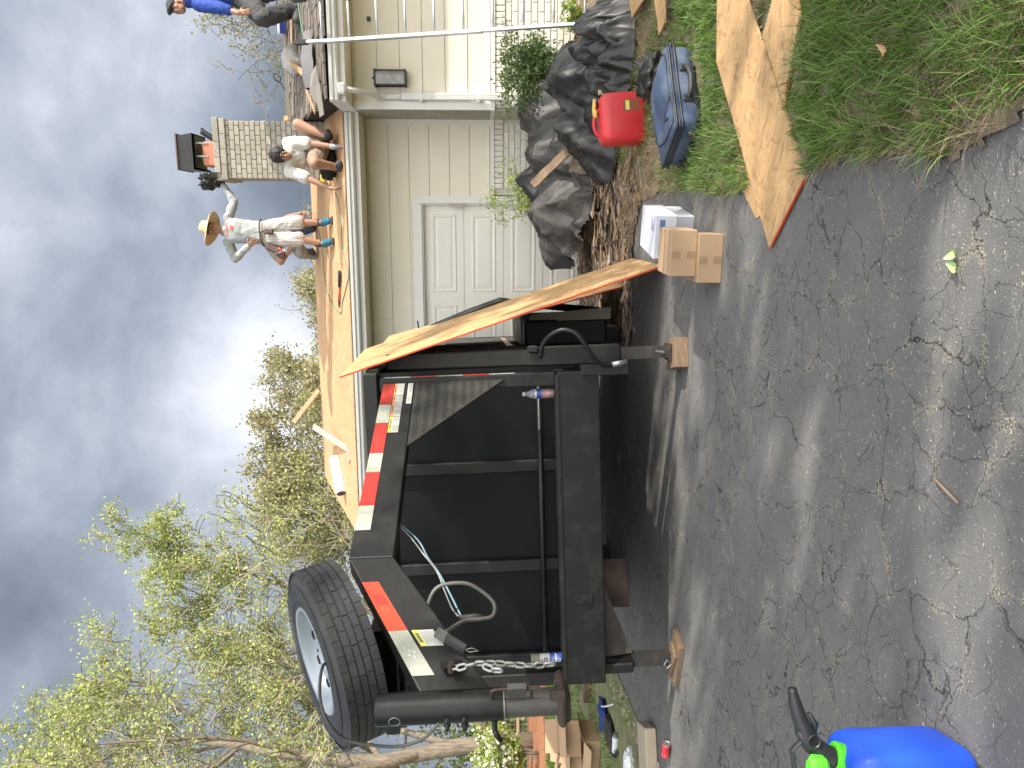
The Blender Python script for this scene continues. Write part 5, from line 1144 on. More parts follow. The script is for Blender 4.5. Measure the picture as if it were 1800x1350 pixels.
# ------------------------------------------------------------------ ladder against the eave
def ladder():
    n_t = R_N0+.20
    x_t, z_t = HW(1275, 523, n_t); bot = G(1311, 1068, .14); xb = (bot-HO).dot(EX); nb_ = (bot-HO).dot(EN)
    top = HP(x_t, n_t, z_t); botp = HP(xb, max(nb_, n_t+.35), .14); 
    r_ = ray(1311, 1068); 
    M = Matrix.Translation(botp); r = empty('ladder', M, label='aluminium ladder leaning against the eave in front of the cream siding', cat='ladder')
    ax = (top-botp).normalized(); side = EX.copy(); side = (side-ax*side.dot(ax)).normalized(); nn = ax.cross(side); LWd = .42; L_ = (top-botp).length
    for s in (0, 1):
        o_ = botp+side*(s*LWd); b = MB(); b.obox(o_, side, nn, ax, (-.014, -.036, 0), (-.009, .036, L_)) if s == 0 else b.obox(o_, side, nn, ax, (.009, -.036, 0), (.014, .036, L_))
        sg = 1 if s == 0 else -1
        for y0 in (-.036, .030): b.obox(o_, side, nn, ax, (-.009 if s == 0 else -.012, y0, 0), (.012 if s == 0 else .009, y0+.006, L_))
        b.build('rail', m_alu, r)
        b = MB(); b.obox(o_, side, nn, ax, (-.02, -.042, L_-.11), (.02, .042, L_+.03)); b.build('end_cap', m_rubber, r)
        b = MB(); b.obox(o_, side, nn, ax, (-.025, -.05, -.03), (.025, .05, .06)); b.build('foot', m_steel, r)
    k = .22
    while k < L_-.05: b = MB(); b.tube([botp+ax*k+side*.0, botp+ax*k+side*LWd], .017, 8, flat=.8); b.build('rung', m_alu, r, smooth=True); k += .305
    o_ = botp; b = MB(); b.obox(o_, side, nn, ax, (-.020, -.045, 1.25), (-.0142, .045, L_-.3)); b.build('fly_rail', m_alu, r)
    return r
ladder()
# ------------------------------------------------------------------ mounds of black sheeting
def drape(name, label, c, rad, yaw, hfun, seed, mat, nx=64, ny=44, extra=None):
    M = Matrix.Translation(c) @ Matrix.Rotation(yaw, 4, 'Z'); mb = MB(); vs = []
    for j in range(ny+1):
        for i in range(nx+1):
            s, t = -1+2*i/nx, -1+2*j/ny; a = math.atan2(t, s); edge = 1+.13*noise.noise(Vector((math.cos(a)*1.3, math.sin(a)*1.3, seed)))+.07*noise.noise(Vector((math.cos(a)*4, math.sin(a)*4, seed)))
            h = hfun(s, t); q = Vector((s*2.2+seed, t*2.2, seed*.37)); qr = Vector((q.x*.8+q.y*.6, (-q.x*.6+q.y*.8)*.35, q.z)); qs = Vector((q.x*.3-q.y*.25, (q.x*.8+q.y)*1.0, q.z+3)); w1 = abs(noise.noise(q*.8)); w2 = abs(noise.noise(qr*1.7)); w3 = abs(noise.noise(qs*2.6))
            z = h*(1+.10*(1-2.2*w1))+(.034*max(0, 1-6*w2)+.022*max(0, 1-7*w3)+.012*max(0, 1-8*w1)-.012)*(min(1, h*5)) ; z = max(z, .004+.008*noise.noise(q*3))
            vs.append((s*rad[0]*edge+.04*noise.noise(q*2+Vector((9, 0, 0))), t*rad[1]*edge+.04*noise.noise(q*2+Vector((0, 9, 0))), z))
    fs = [(j*(nx+1)+i, j*(nx+1)+i+1, (j+1)*(nx+1)+i+1, (j+1)*(nx+1)+i) for j in range(ny) for i in range(nx)]
    keep = []
    for f in fs:
        s = sum(-1+2*(k % (nx+1))/nx for k in f)/4; t = sum(-1+2*(k//(nx+1))/ny for k in f)/4
        if s*s+t*t < 1.02: keep.append(f)
    mb.add(vs, keep); o = mb.build(name, mat, None, local=True, smooth=True, M=M, label=label, cat='plastic sheet'); return o
def tent(peaks, kx=1.0, ky=1.0, sag=.10):
    # sheet held up on several points, falling in creased facets between them
    def f(s, t):
        best = 0.0
        for ps, pt, ph, k in peaks:
            dx, dy = (s-ps)*kx, (t-pt)*ky; a = math.atan2(dy, dx); d = math.hypot(dx, dy); fac = 1+.22*abs(math.sin(a*2.5+ps*7))+.10*abs(math.sin(a*5+pt*5+1))
            best = max(best, ph*max(0, 1-(d*k*fac)**1.55))
        return best
    return f
def hump(s, t, cs, ct, ws, wt, h, p=2): 
    d = ((s-cs)/ws)**2+((t-ct)/wt)**2; return h*max(0, 1-d)**.5 if p == 2 else h*math.exp(-d)
mA = P(1045, 1030, 8.55); mA = Vector((mA.x, 8.45, .05))
drape('debris_mound', 'tall heap under dusty black sheeting between the yellow-green shrub and the green bush', mA, (1.02, .62), -TH, tent(((-.70, .1, .66, 1.35), (-.42, -.1, .78, 1.15), (-.10, .25, .84, 1.1), (.22, .0, .80, 1.05), (.62, .15, .86, 1.1), (-.55, -.5, .38, 1.6), (.05, -.55, .42, 1.5), (.45, -.45, .46, 1.5)), 1, .8), 2.2, m_tarp, 110, 80)
mB = P(1225, 1120, 7.0)
drape('black_sheeting', 'crumpled shiny black plastic sheeting behind the blue suitcase', Vector((mB.x+.05, 6.75, .06)), (.50, .40), -.25, tent(((-.4, .1, .34, 1.4), (.1, .25, .46, 1.3), (.5, .0, .44, 1.5), (-.1, -.45, .26, 2.0), (.3, -.5, .30, 2.2), (-.6, -.3, .2, 2)), 1, .9), 6.6, m_blackplastic, 100, 80)
mC = P(1130, 1080, 7.5)
drape('black_sheeting', 'smooth black sheet spread behind the red fuel can', Vector((mC.x+.02, 7.35, .10)), (.62, .55), -.5, tent(((-.2, .4, .50, 1.0), (.5, .5, .60, .95), (.1, -.2, .26, 1.5), (-.55, .1, .3, 1.3)), 1, .8), 9.1, m_blackplastic, 90, 70)
crumple('black_bag', m_blackplastic, (0, 0, 0), (.17, .15, .10), 4.4, None, .5, seg=20, label='small knotted black bag right of the red fuel can', cat='bag').location = G(1196, 1150, .10)+Vector((.1, .08, 0))
# ------------------------------------------------------------------ torn wood and felt over the bed
m_chipA = M_('torn_cedar', (.32, .225, .14), .9, var=.35, scale=14, bump=.4, stretch=(3, 20, 8), rand=.25)
m_chipB = M_('torn_cedar_dark', (.13, .10, .075), .9, var=.35, scale=14, bump=.4, rand=.3)
m_chipC = M_('pale_paper_scrap', (.50, .48, .44), .8, rand=.2)
def debris():
    r = random.Random(21)
    for name, mat, n, ln, wd in (('torn_shake_debris', m_chipA, 2300, (.06, .34), (.012, .05)), ('dark_shake_debris', m_chipB, 2300, (.05, .30), (.015, .08)), ('paper_scraps', m_chipC, 60, (.03, .11), (.02, .06))):
        mb = MB()
        for i in range(n):
            v = r.uniform(1018, 1122); u = r.uniform(745, 1300) if v < 1095 else r.uniform(745, 1110)
            p = G(u, v, .02); 
            if u > 1150 and v > 1050: continue
            if v > 1082 and u < 1000 and r.random() < (v-1082)/32: continue
            pile = .11*smoothstep(1.0, 1.6, p.x)*smoothstep(6.9, 8.2, p.y)*(1-smoothstep(9.4, 9.9, p.y))+.05*smoothstep(7.0, 8, p.y)
            z = height(p.x, p.y)+r.uniform(.0, 1)*(pile+.012)+.006; L_ = r.uniform(*ln)*(.7+.1*p.y/3); w_ = r.uniform(*wd); t_ = r.uniform(.003, .008)
            a = r.gauss(0, .75); M = Matrix.Translation((p.x, p.y, z)) @ Matrix.Rotation(a, 4, 'Z') @ Matrix.Rotation(r.gauss(0, .12), 4, 'Y') @ Matrix.Rotation(r.gauss(0, .35), 4, 'X')
            k0, k1 = r.uniform(.3, 1), r.uniform(.3, 1); x0 = -L_/2
            vs = [(x0, -w_/2*k0, 0), (x0+L_, -w_/2*k1, 0), (x0+L_*r.uniform(.8, 1), w_/2*k1, 0), (x0+L_*r.uniform(0, .2), w_/2*k0, 0)]; bow = r.gauss(0, .02)
            vs = vs+[(x, y, z_+t_) for x, y, z_ in vs]; mb.add([M @ Vector(v_) for v_ in vs], [(3, 2, 1, 0), (4, 5, 6, 7), (0, 1, 5, 4), (1, 2, 6, 5), (2, 3, 7, 6), (3, 0, 4, 7)])
        mb.build(name, mat, kind='stuff')
debris()
def plank(p0, p1, w, t, mat, label, cat='plank', group=None, name='plank', up=Vector((0, 0, 1)), ragged=False):
    p0, p1 = Vector(p0), Vector(p1); ax = (p1-p0); L_ = ax.length; ax.normalize(); ay = up.cross(ax).normalized(); az = ax.cross(ay); M = frame(p0, ax, ay, az); mb = MB()
    if ragged:
        n = 8; top = []; r = random.Random(int(L_*1000)); pl = [(L_*i/n, -w/2*(1-.25*r.random())) for i in range(n+1)]+[(L_*i/n, w/2*(1-.25*r.random())) for i in range(n, -1, -1)]
        mb.prism([(x, y, -t/2) for x, y in pl], (0, 0, t))
    else: mb.box((0, -w/2, -t/2), (L_, w/2, t/2))
    return mb.build(name, mat, None, local=True, M=M, label=label, cat=cat, group=group)
plank(P(1020, 935, 8.0)+Vector((0, -.1, -.0)), P(1092, 1006, 7.75), .095, .03, M_('old_dark_board', (.19, .13, .085), .9, var=.4, scale=9), 'torn wooden board leaning on the front of the black heap', up=Vector((0, -1, .3)), ragged=True)
plank(P(1060, 1003, 7.85), P(1055, 1035, 7.75), .16, .015, m_chipB, 'dark split shake at the foot of the black heap', up=Vector((0, -1, .4)), ragged=True)
plank(G(1100, 1098, .03), G(1155, 1093, .03), .05, .012, m_plank, 'pale split shake lying right of the debris strip under the red can', ragged=True)
plank(G(1020, 1128, .02), G(1095, 1120, .03), .04, .01, m_plankgrey, 'grey stake lying in the grass behind the white cartons', ragged=True)
for i, (u0, v0, u1, v1, lab) in enumerate(((1035, 1100, 1085, 1110, 'buff bark strip between debris and first grass tuft'), (930, 1085, 1010, 1072, 'long pale bark strip along the front of the debris'), (980, 1058, 1040, 1048, 'pale bark strip in the middle of the debris below the heap'), (880, 1070, 925, 1050, 'short pale strip next to the leaning OSB sheet'))):
    plank(G(u0, v0, .07), G(u1, v1, .08), .05, .012, m_chipA, lab, cat='bark strip', name='bark_strip', ragged=True)
# crushed foil and scrap on the asphalt by the jack
crumple('foil_scrap', m_steel, (0, 0, 0), (.03, .02, .015), 2, None, .5, seg=8, label='small scrap of crumpled foil on dark asphalt near the toolbox', cat='foil scrap').location = G(770, 1115, .012)
# twig and fallen leaf
tw = MB(); tw.tube([G(508, 1643, .008), G(490, 1660, .010), G(466, 1684, .008)], [.003, .005, .0045], 6); tw.build('twig', M_('twig_brown', (.30, .21, .14), .9), label='short broken brown twig on the cracked asphalt', cat='twig', smooth=True)
def leafshape(c, L_, w, yaw, mat, curl, **kw):
    mb = MB(); n = 6; vs = []
    for i in range(n+1):
        t = i/n; ww = w*math.sin(PI*min(1, t*.93+.05))**.8; z = .006+curl*(4*(t-.5)**2)*L_
        vs += [(t*L_-L_/2, -ww/2, z+.008), (t*L_-L_/2, 0, z), (t*L_-L_/2, ww/2, z+.008)]
    fs = []
    for i in range(n): fs += [(i*3, i*3+3, i*3+4, i*3+1), (i*3+1, i*3+4, i*3+5, i*3+2)]
    mb.add(vs, fs); return mb.build('leaf', mat, None, local=True, smooth=True, M=Matrix.Translation(c) @ Matrix.Rotation(yaw, 4, 'Z'), cat='leaf', **kw)
m_pl = M_('pale_green_leaf', (.42, .56, .22), .6, var=.15)
leafshape(G(903, 1683, .0), .055, .026, 1.9, m_pl, .25, label='pale green curled leaf on the asphalt, lower of the pair'); leafshape(G(880, 1684, .0), .05, .03, .9, m_pl, .2, label='pale green leaf on the asphalt, nearer the lawn of the pair')
leafshape(G(1259, 1562, .07), .06, .03, .3, M_('dead_leaf', (.60, .36, .20), .8), .4, label='curled dry tan leaf caught in the grass')
# litter flakes
mb = MB(); r = random.Random(8)
for i in range(420):
    u, v = r.uniform(0, 1200), r.uniform(1200, 1800); p = G(u, v, .002)
    if in_poly(p.x, p.y, LAWN): continue
    L_ = r.uniform(.003, .010); a = r.uniform(0, 6.3); d = Vector((math.cos(a), math.sin(a), 0)); s = Vector((-d.y, d.x, 0))*r.uniform(.0008, .002); mb.add([p-d*L_, p+s, p+d*L_, p-s, p+Vector((0, 0, .002))], [(0, 3, 4), (3, 2, 4), (2, 1, 4), (1, 0, 4)])
mb.build('straw_litter', M_('straw_flakes', (.40, .35, .26), .9), kind='stuff')
# ------------------------------------------------------------------ blocks under the jacks
def wblock(cen, yaw, dims, label, tilt=0.0):
    M = Matrix.Translation(cen) @ Matrix.Rotation(yaw, 4, 'Z') @ Matrix.Rotation(tilt, 4, 'Y'); b = MB(); b.cbox((0, 0, dims[2]/2), dims, bev=.004)
    return b.build('wood_block', m_blockwood, None, local=True, M=M, label=label, cat='wood block')
jr = TP(.10, .17, 0); wblock((jr.x, jr.y, .0), .05, (.20, .27, .088), 'square-cut timber block under the jack on the right of the trailer')
jl = TP(-W+.085, .16, 0); wblock((jl.x+.02, jl.y-.02, .0), -.45, (.36, .19, .040), 'worn timber block under the jack on the left of the trailer, lower layer'); wblock((jl.x, jl.y, .041), -.7, (.26, .13, .018), 'thin board on the block under the left jack')
# ------------------------------------------------------------------ bottle and spray can on the trailer deck
def at_deck(u, y): x, _ = TL(u, 970, y); return TM @ Matrix.Translation((x, y, .2925 if y < .1 else .2625))
M = at_deck(659, .055); bo = empty('water_bottle', M, label='small clear drink bottle with blue label and red drink standing on the trailer deck', cat='bottle')
m_clear = bpy.data.materials.new('clear_plastic'); m_clear.use_nodes = True; bb_ = m_clear.node_tree.nodes['Principled BSDF']; bb_.inputs['Transmission Weight'].default_value = .85; bb_.inputs['Roughness'].default_value = .08; bb_.inputs['Base Color'].default_value = (.85, .88, .92, 1); bb_.inputs['IOR'].default_value = 1.25
b = MB(); b.lathe([(.026, 0), (.032, .006), (.032, .05), (.030, .056), (.032, .062), (.032, .135), (.028, .155), (.016, .178), (.0125, .186), (.0125, .192)], 20); b.build('bottle_body', m_clear, bo, local=True, smooth=True)
b = MB(); b.lathe([(.0, .003), (.0295, .006), (.0295, .078), (0, .079)], 18); b.build('drink', M_('red_drink', (.42, .10, .11), .3, var=.25, scale=60), bo, local=True, smooth=True)
b = MB(); b.lathe([(.0325, .088), (.0325, .118)], 20, cap=False); b.build('label_band', M_('blue_label', (.03, .06, .25), .4, var=.2), bo, local=True, smooth=True)
b = MB(); b.lathe([(.0325, .1185), (.0325, .126)], 20, cap=False); b.build('label_band', m_label, bo, local=True, smooth=True)
put_text('label_word', 'NESTLE', .012, m_label, M @ Matrix.Translation((0, -.0335, .103)) @ Matrix.Rotation(PI/2, 4, 'X'), bo) if False else None
b = MB(); b.lathe([(.0145, .192), (.0145, .207), (.012, .210), (0, .210)], 16); b.build('cap', m_label, bo, local=True)
M = at_deck(194, .04); sc_ = empty('spray_can', M, label='small spray can with blue and white label and grey cap standing on the trailer deck', cat='spray can')
b = MB(); b.lathe([(.029, 0), (.031, .004), (.031, .085)], 20); b.build('can_body', M_('can_blue', (.03, .07, .33), .3), sc_, local=True, smooth=True)
b = MB(); b.lathe([(.0312, .0852), (.0312, .150)], 20, cap=False); b.lathe([(.0313, .04), (.0313, .05)], 20, cap=False); b.build('label_band', m_label, sc_, local=True, smooth=True)
b = MB(); b.lathe([(.030, .150), (.030, .205), (.027, .210), (0, .210)], 18); b.build('cap', M_('taupe_cap', (.20, .18, .15), .5), sc_, local=True, smooth=False)
b = MB()
for z, w_ in ((.136, .012), (.118, .018), (.108, .018), (.098, .012)): b.box((-w_, -.0325, z), (w_, -.0312, z+.005))
b.build('print', m_ink, sc_, local=True); b = MB()
for z, w_ in ((.068, .016), (.056, .018), (.034, .014), (.022, .017), (.012, .012)): b.box((-w_, -.0325, z), (w_, -.0312, z+.004))
b.build('print', m_label, sc_, local=True)
# ------------------------------------------------------------------ things on the roof
a, e = RF(545, 592), RF(480, 601); ra, re = P(545, 583, a.y), P(482, 602, e.y)
nrm = (HM.to_3x3() @ Vector((0, -GS, 1))).normalized(); rad = .075
a = RF(546, 597)+nrm*rad; e = RF(484, 609)+nrm*rad
ro_ = empty('paper_roll', Matrix.Translation(e), label='white roll of roofing underlayment lying on the bare OSB roof', cat='roll')
b = MB(); b.tube([a, e], rad, 22); o = b.build('roll_body', M_('white_paper', (.78, .80, .82), .5, var=.03), ro_); smooth_angle(o, 40)
ax = (e-a).normalized(); b = MB(); b.tube([e-ax*.002, e+ax*.006], .062, 22); b.build('roll_end', M_('dark_felt', (.05, .04, .04), .8), ro_); b = MB(); b.tube([e+ax*.0062, e+ax*.009], .036, 16); b.build('core', M_('cardboard_core', (.30, .17, .10), .8), ro_); b = MB(); b.tube([e+ax*.0092, e+ax*.011], .026, 16); b.build('core_hole', m_dark, ro_)
# plank standing against the eave, batten sticking up behind the ridge
p0 = RF(600, 560)+Vector((0, 0, .10)); e0 = P(545, 655, 10.35); plank(P(600, 552, 11.6), P(537, 650, 10.15), .085, .035, m_plankgrey, 'long grey plank propped from the ridge down past the eave', up=Vector((0, -1, .2)))
plank(P(664, 560, 12.45), P(607, 516, 12.3), .07, .035, m_plank, 'short pale batten sticking up behind the ridge', up=Vector((0, -1, .2)))
plank(RF(560, 613)+nrm*.02, RF(538, 617)+nrm*.02, .11, .012, m_plankgrey, 'scrap of grey board lying by the eave near the white roll', up=nrm)
# orange-handled tool and cords
a, e = RF(873, 602)+nrm*.04, RF(820, 600)+nrm*.03
tl = empty('pry_bar', Matrix.Translation(a), label='orange-handled pry tool with black grip lying near the gutter', cat='tool'); ax = (e-a).normalized()
b = MB(); b.tube([a, a+ax*.22], [.035, .028], 10, flat=.6); b.build('grip', m_rubber, tl, smooth=True); b = MB(); b.tube([a+ax*.22, e], .017, 8); b.build('shaft', M_('orange_shaft', (.62, .16, .07), .5), tl, smooth=True); b = MB(); b.tube([e, e+ax*.09], [.026, .012], 8, flat=.6); b.build('head', m_rubber, tl, smooth=True)
def cord(pix, name, label, mat, r=.006, n0=G_N0, s=GS, lift=.018):
    b = MB(); b.tube(curve_pts([RF(u, v, n0, s)+nrm*lift for u, v in pix]), r, 5); return b.build(name, mat, None, smooth=True, label=label, cat='cord')
cord([(1012, 592), (990, 598), (955, 602), (925, 603), (900, 607), (870, 615), (845, 611), (818, 604), (800, 602), (808, 592), (835, 578), (868, 572), (905, 569), (945, 562)], 'extension_cord', 'thin dark cord looping over the OSB roof past the orange-handled tool', m_greencable)
b = MB(); pp = [HP(x, n, z) for x, n, z in ((-.08, 1.42, 3.10), (.2, 1.1, 3.24), (.6, .85, 3.36), (1.0, .5, 3.5), (1.5, .2, 3.6), (2.1, .1, 3.64))]; b.tube(curve_pts(pp), .008, 5); b.build('air_hose', m_greencable, None, smooth=True, label='green hose trailing over the old shakes towards the crouching worker', cat='hose')
# loose material on the old roof
def on2(u, v, lift=.03): return RF(u, v, R_N0, RS)+nrm*lift
M = Matrix.Translation(on2(1243, 528, .1)) @ Matrix.Rotation(-.3, 4, 'Y') @ Matrix.Rotation(.2, 4, 'Z'); 
o = crumple('paper_sack', M_('grey_white_sack', (.50, .48, .44), .8, var=.1, bump=.4), (0, 0, 0), (.20, .12, .13), 7.7, None, .18, label='rounded grey-white paper sack on the old shakes left of the ladder top', cat='sack'); o.matrix_basis = M
M = frame(on2(1225, 560, .06), EX, nrm.cross(EX), nrm); mb = MB(); vs = []; n = 14
for i in range(n+1):
    for j in range(7): s, t = i/n, j/6; vs.append((s*.62-.2, (t-.5)*.30+.05*s, .02+.13*math.sin(min(1, t*1.1)*PI)*(.6+.4*math.sin(s*PI))*(1-.3*s)+.012*noise.noise(Vector((s*6, t*5, 2)))))
mb.add(vs, [(i*7+j, (i+1)*7+j, (i+1)*7+j+1, i*7+j+1) for i in range(n) for j in range(6)]); mb.build('felt_sheet', M_('grey_felt', (.17, .165, .17), .75, var=.1), None, local=True, smooth=True, M=M, label='curled sheet of grey roofing felt above the gutter', cat='felt sheet')
M = frame(on2(1180, 572, .05), (EX+Vector((0, -.1, .1))).normalized(), nrm.cross(EX), nrm); mb = MB(); mb.add([(0, 0, 0), (.32, -.05, .03), (.25, .16, .06), (.05, .18, .09), (-.08, .10, .03)], [(0, 1, 2, 3, 4)]); mb.prism([(-.2, -.12, .0), (.12, -.16, .02), (.1, .0, .05), (-.22, -.02, .03)], (0, 0, .008)); mb.build('felt_sheet', M_('brown_felt', (.25, .22, .19), .8, var=.1), None, local=True, M=M, label='torn brownish felt flap near the gutter corner', cat='felt sheet')
plank(on2(1248, 523, .17), on2(1217, 548, .07), .07, .02, m_osb, 'splintered orange board end lying across the sack', ragged=True, up=nrm); plank(on2(1225, 512, .04), on2(1210, 522, .03), .05, .01, M_('dark_split', (.05, .045, .04), .9), 'dark gap-toothed splinter on the old shakes', up=nrm)
plank(on2(1190, 546, .05), on2(1152, 560, .04), .045, .012, m_osb, 'pale lath on the old shakes near the corner', up=nrm, ragged=True)
plank(on2(1142, 516, .10), on2(1130, 515, .10), .09, .05, m_osb, 'small block of fresh OSB at the ridge beside the chimney', up=nrm)
# shovel lying behind the ridge
a, e = P(1202, 520, 11.3), P(1214, 492, 11.4); sh = empty('shovel', Matrix.Translation(a), label='black D-handled shovel sticking up above the shake ridge', cat='shovel'); f_ = P(1180, 506, 11.3)
p0, p1 = P(1180, 507, 11.4), P(1206, 492, 11.4); b = MB(); b.tube([P(1165, 518, 11.4), p1], .011, 6); b.build('shaft', m_cable, sh); b = MB(); q = [P(1206, 492, 11.4), P(1212, 493, 11.4), P(1222, 486, 11.4), P(1218, 480, 11.4), P(1210, 483, 11.4)]; b.tube(q, .014, 6, closed=True); b.build('d_handle', m_cable, sh, smooth=True)
# bundle at the right edge
M = frame(on2(1312, 508, .05), EX, nrm.cross(EX), nrm); bu = empty('shingle_bundle', M, label='wrapped blue and white bundle on the old roof behind the ladder', cat='bundle'); b = MB(); b.cbox((0, 0, .05), (.36, .16, .10), bev=.02); b.build('wrapper', M_('white_wrap', (.62, .62, .66), .35, var=.1), bu, local=True); b = MB(); b.box((-.18, -.083, .01), (-.02, -.0805, .09)); b.build('label_band', M_('blue_wrap', (.03, .06, .30), .4), bu, local=True)
plank(on2(1325, 520, .05), on2(1275, 520, .05), .12, .02, M_('fresh_cedar', (.50, .33, .20), .8), 'fresh cedar shakes laid beside the wrapped bundle', up=nrm)
# ------------------------------------------------------------------ rubbish at the left verge
def openbox(c, yaw, dims, label, flaps=(1, 1, 1, 1), mat=None, z=0):
    mat = mat or m_cardboard; w, d, h = dims; M = Matrix.Translation((c[0], c[1], z)) @ Matrix.Rotation(yaw, 4, 'Z'); r = empty('open_carton', M, label=label, cat='box'); t = .005
    b = MB(); b.box((-w/2, -d/2, 0), (w/2, -d/2+t, h)); b.box((-w/2, d/2-t, 0), (w/2, d/2, h)); b.box((-w/2, -d/2+t, 0), (-w/2+t, d/2-t, h)); b.box((w/2-t, -d/2+t, 0), (w/2, d/2-t, h)); b.box((-w/2+t, -d/2+t, 0), (w/2-t, d/2-t, t)); b.build('carton', mat, r, local=True)
    fl = w*.48
    specs = [((-w/2, -d/2, h), (w, 0, 0), (0, -.75, -.35)), ((w/2, -d/2, h), (0, d, 0), (.8, 0, .3)), ((w/2, d/2, h), (-w, 0, 0), (0, .3, .9)), ((-w/2, d/2, h), (0, -d, 0), (-.85, 0, .25))]
    for k, (p, e_, o_) in enumerate(specs):
        if not flaps[k]: continue
        p, e_, o_ = Vector(p), Vector(e_), Vector(o_).normalized()*fl*.8; n = e_.cross(o_).normalized()*.004; b = MB(); b.hexa([p, p+e_, p+e_*.98+o_, p+e_*.02+o_, p+n, p+e_+n, p+e_*.98+o_+n, p+e_*.02+o_+n]); b.build('flap', mat, r, local=True)
    return r
cb = G(55, 1046, 0); openbox((cb.x, cb.y, 0), .35, (.40, .34, .26), 'open brown carton with raised flaps, upper of the heap left of the trailer', (1, 1, 1, 1), z=.20)
openbox((cb.x+.02, cb.y-.25, 0), -.3, (.42, .36, .20), 'open brown carton lying lower and nearer in the heap left of the trailer', (1, 1, 0, 1))
cb2 = G(20, 1040, 0); openbox((cb2.x-.1, cb2.y+.35, 0), .1, (.4, .3, .34), 'closed-sided brown carton at the back of the heap left of the trailer', (1, 0, 1, 1), z=.0)
wc = G(43, 1082, .03); M = Matrix.Translation((wc.x, wc.y, .033)) @ Matrix.Rotation(-.25, 4, 'Z') @ Matrix.Rotation(PI/2, 4, 'Y'); s_ = empty('spray_can', M, label='white spray paint can lying on its side by the open cartons', cat='spray can'); b = MB(); b.lathe([(.03, -.1), (.033, -.095), (.033, .07), (.028, .08)], 18); b.build('can_body', M_('can_white', (.62, .63, .65), .35, dirt=.2), s_, local=True, smooth=True); b = MB(); b.lathe([(.028, .081), (.028, .12), (0, .121)], 16); b.build('cap', M_('cap_grey', (.16, .16, .17), .5), s_, local=True)
crumple('blue_wrapper', M_('navy_wrapper', (.012, .035, .16), .4, bump=.5), (0, 0, 0), (.17, .2, .05), 3.3, None, .5, label='crumpled navy blue wrapper beside the open cartons', cat='wrapper').location = G(93, 1060, .04)
crumple('dark_sheeting', m_blackplastic, (0, 0, 0), (.16, .35, .035), 8.3, None, .5, label='dark plastic strip in front of the open cartons', cat='plastic sheet').location = G(60, 1072, .03)
crumple('plastic_bag', M_('pale_bag', (.66, .68, .68), .4), (0, 0, 0), (.14, .07, .05), 1.3, None, .5, label='pale see-through plastic bag at the left edge of the driveway', cat='bag').location = G(10, 1106, .04)
b = MB(); b.tube(curve_pts([G(110, 1053, .02), G(108, 1062, .09), G(112, 1078, .03)]), .009, 6); b.build('white_hose', M_('white_hose', (.7, .7, .68), .4), None, smooth=True, label='short bent white hose piece beside the navy wrapper', cat='hose')
p = G(18, 1150, 0); M = Matrix.Translation((p.x, p.y, .03)) @ Matrix.Rotation(.25, 4, 'Z'); b = MB(); b.cbox((0, 0, .02), (.50, .32, .09), bev=.008); b.build('flattened_carton', M_('faded_cardboard', (.42, .34, .25), .85, var=.12, bump=.2), None, local=True, M=M, label='faded flattened carton lying on the asphalt by the crushed red can', cat='box')
p = G(32, 1174, .02); M = Matrix.Translation((p.x, p.y, .034)) @ Matrix.Rotation(1.2, 4, 'Z') @ Matrix.Rotation(PI/2, 4, 'X'); s_ = empty('drink_can', M, label='crushed red and silver drink can lying against the flattened carton', cat='drink can'); b = MB(); b.lathe([(.026, -.06), (.032, -.05), (.026, -.02), (.030, .0), (.027, .03), (.032, .045), (.027, .056)], 16); b.build('can_body', M_('can_red', (.55, .03, .04), .3, var=.1, dirt=.2, dirtcol=(.6, .6, .6)), s_, local=True, smooth=True); b = MB(); b.lathe([(.0285, .0565), (.027, .060), (.022, .056), (0, .056)], 16); b.build('can_lid', m_steel, s_, local=True)
# rotten edging plank and stones along the verge
plank(G(120, 1032, .05), G(180, 1034, .05), .16, .10, M_('rotten_timber', (.13, .08, .06), .9, bump=.5), 'dark rotten edging timber lying in the verge behind the trailer', ragged=True)
mb = MB(); r = random.Random(6)
for i in range(160):
    t = r.random(); p = Vector((-3.05+r.gauss(0, .08)-.1*t, 4.5+t*4.5, .01)); s = r.uniform(.01, .035); mb.cbox(tuple(p), (s*r.uniform(1, 2.5), s, s*.7), Matrix.Rotation(r.uniform(0, 3), 4, 'Z') @ Matrix.Rotation(r.uniform(0, 1), 4, 'X'), s*.25)
mb.build('edge_rubble', M_('verge_rubble', (.28, .24, .18), .9, rand=.2, var=.3), kind='stuff')
grow()
# ------------------------------------------------------------------ people
def capsule(mb, a, b, ra, rb, n=12, flat=1.0, fdir=None):
    a, b = Vector(a), Vector(b); t = (b-a); L_ = t.length
    if L_ < 1e-5: t = Vector((0, 0, 1)); L_ = 1e-5
    t = t.normalized(); x = (fdir - t*fdir.dot(t)).normalized() if fdir is not None and (fdir - t*fdir.dot(t)).length > .1 else t.orthogonal().normalized(); y = t.cross(x); prof = []
    for k in range(5): an = -PI/2+PI/2*k/4.; prof.append((a + t*ra*math.sin(an), max(ra*math.cos(an), ra*.02)))
    for k in range(5): an = PI/2*k/4.; prof.append((b + t*rb*math.sin(an), max(rb*math.cos(an), rb*.02)))
    vs = []; m = len(prof)
    for c, r in prof:
        for k in range(n): q = 2*PI*k/n; vs.append(c + x*math.cos(q)*r*flat + y*math.sin(q)*r)
    fs = [(i*n+k, i*n+(k+1) % n, (i+1)*n+(k+1) % n, (i+1)*n+k) for i in range(m-1) for k in range(n)]; fs.append(tuple(range(n-1, -1, -1))); fs.append(tuple((m-1)*n+k for k in range(n))); mb.add(vs, fs)
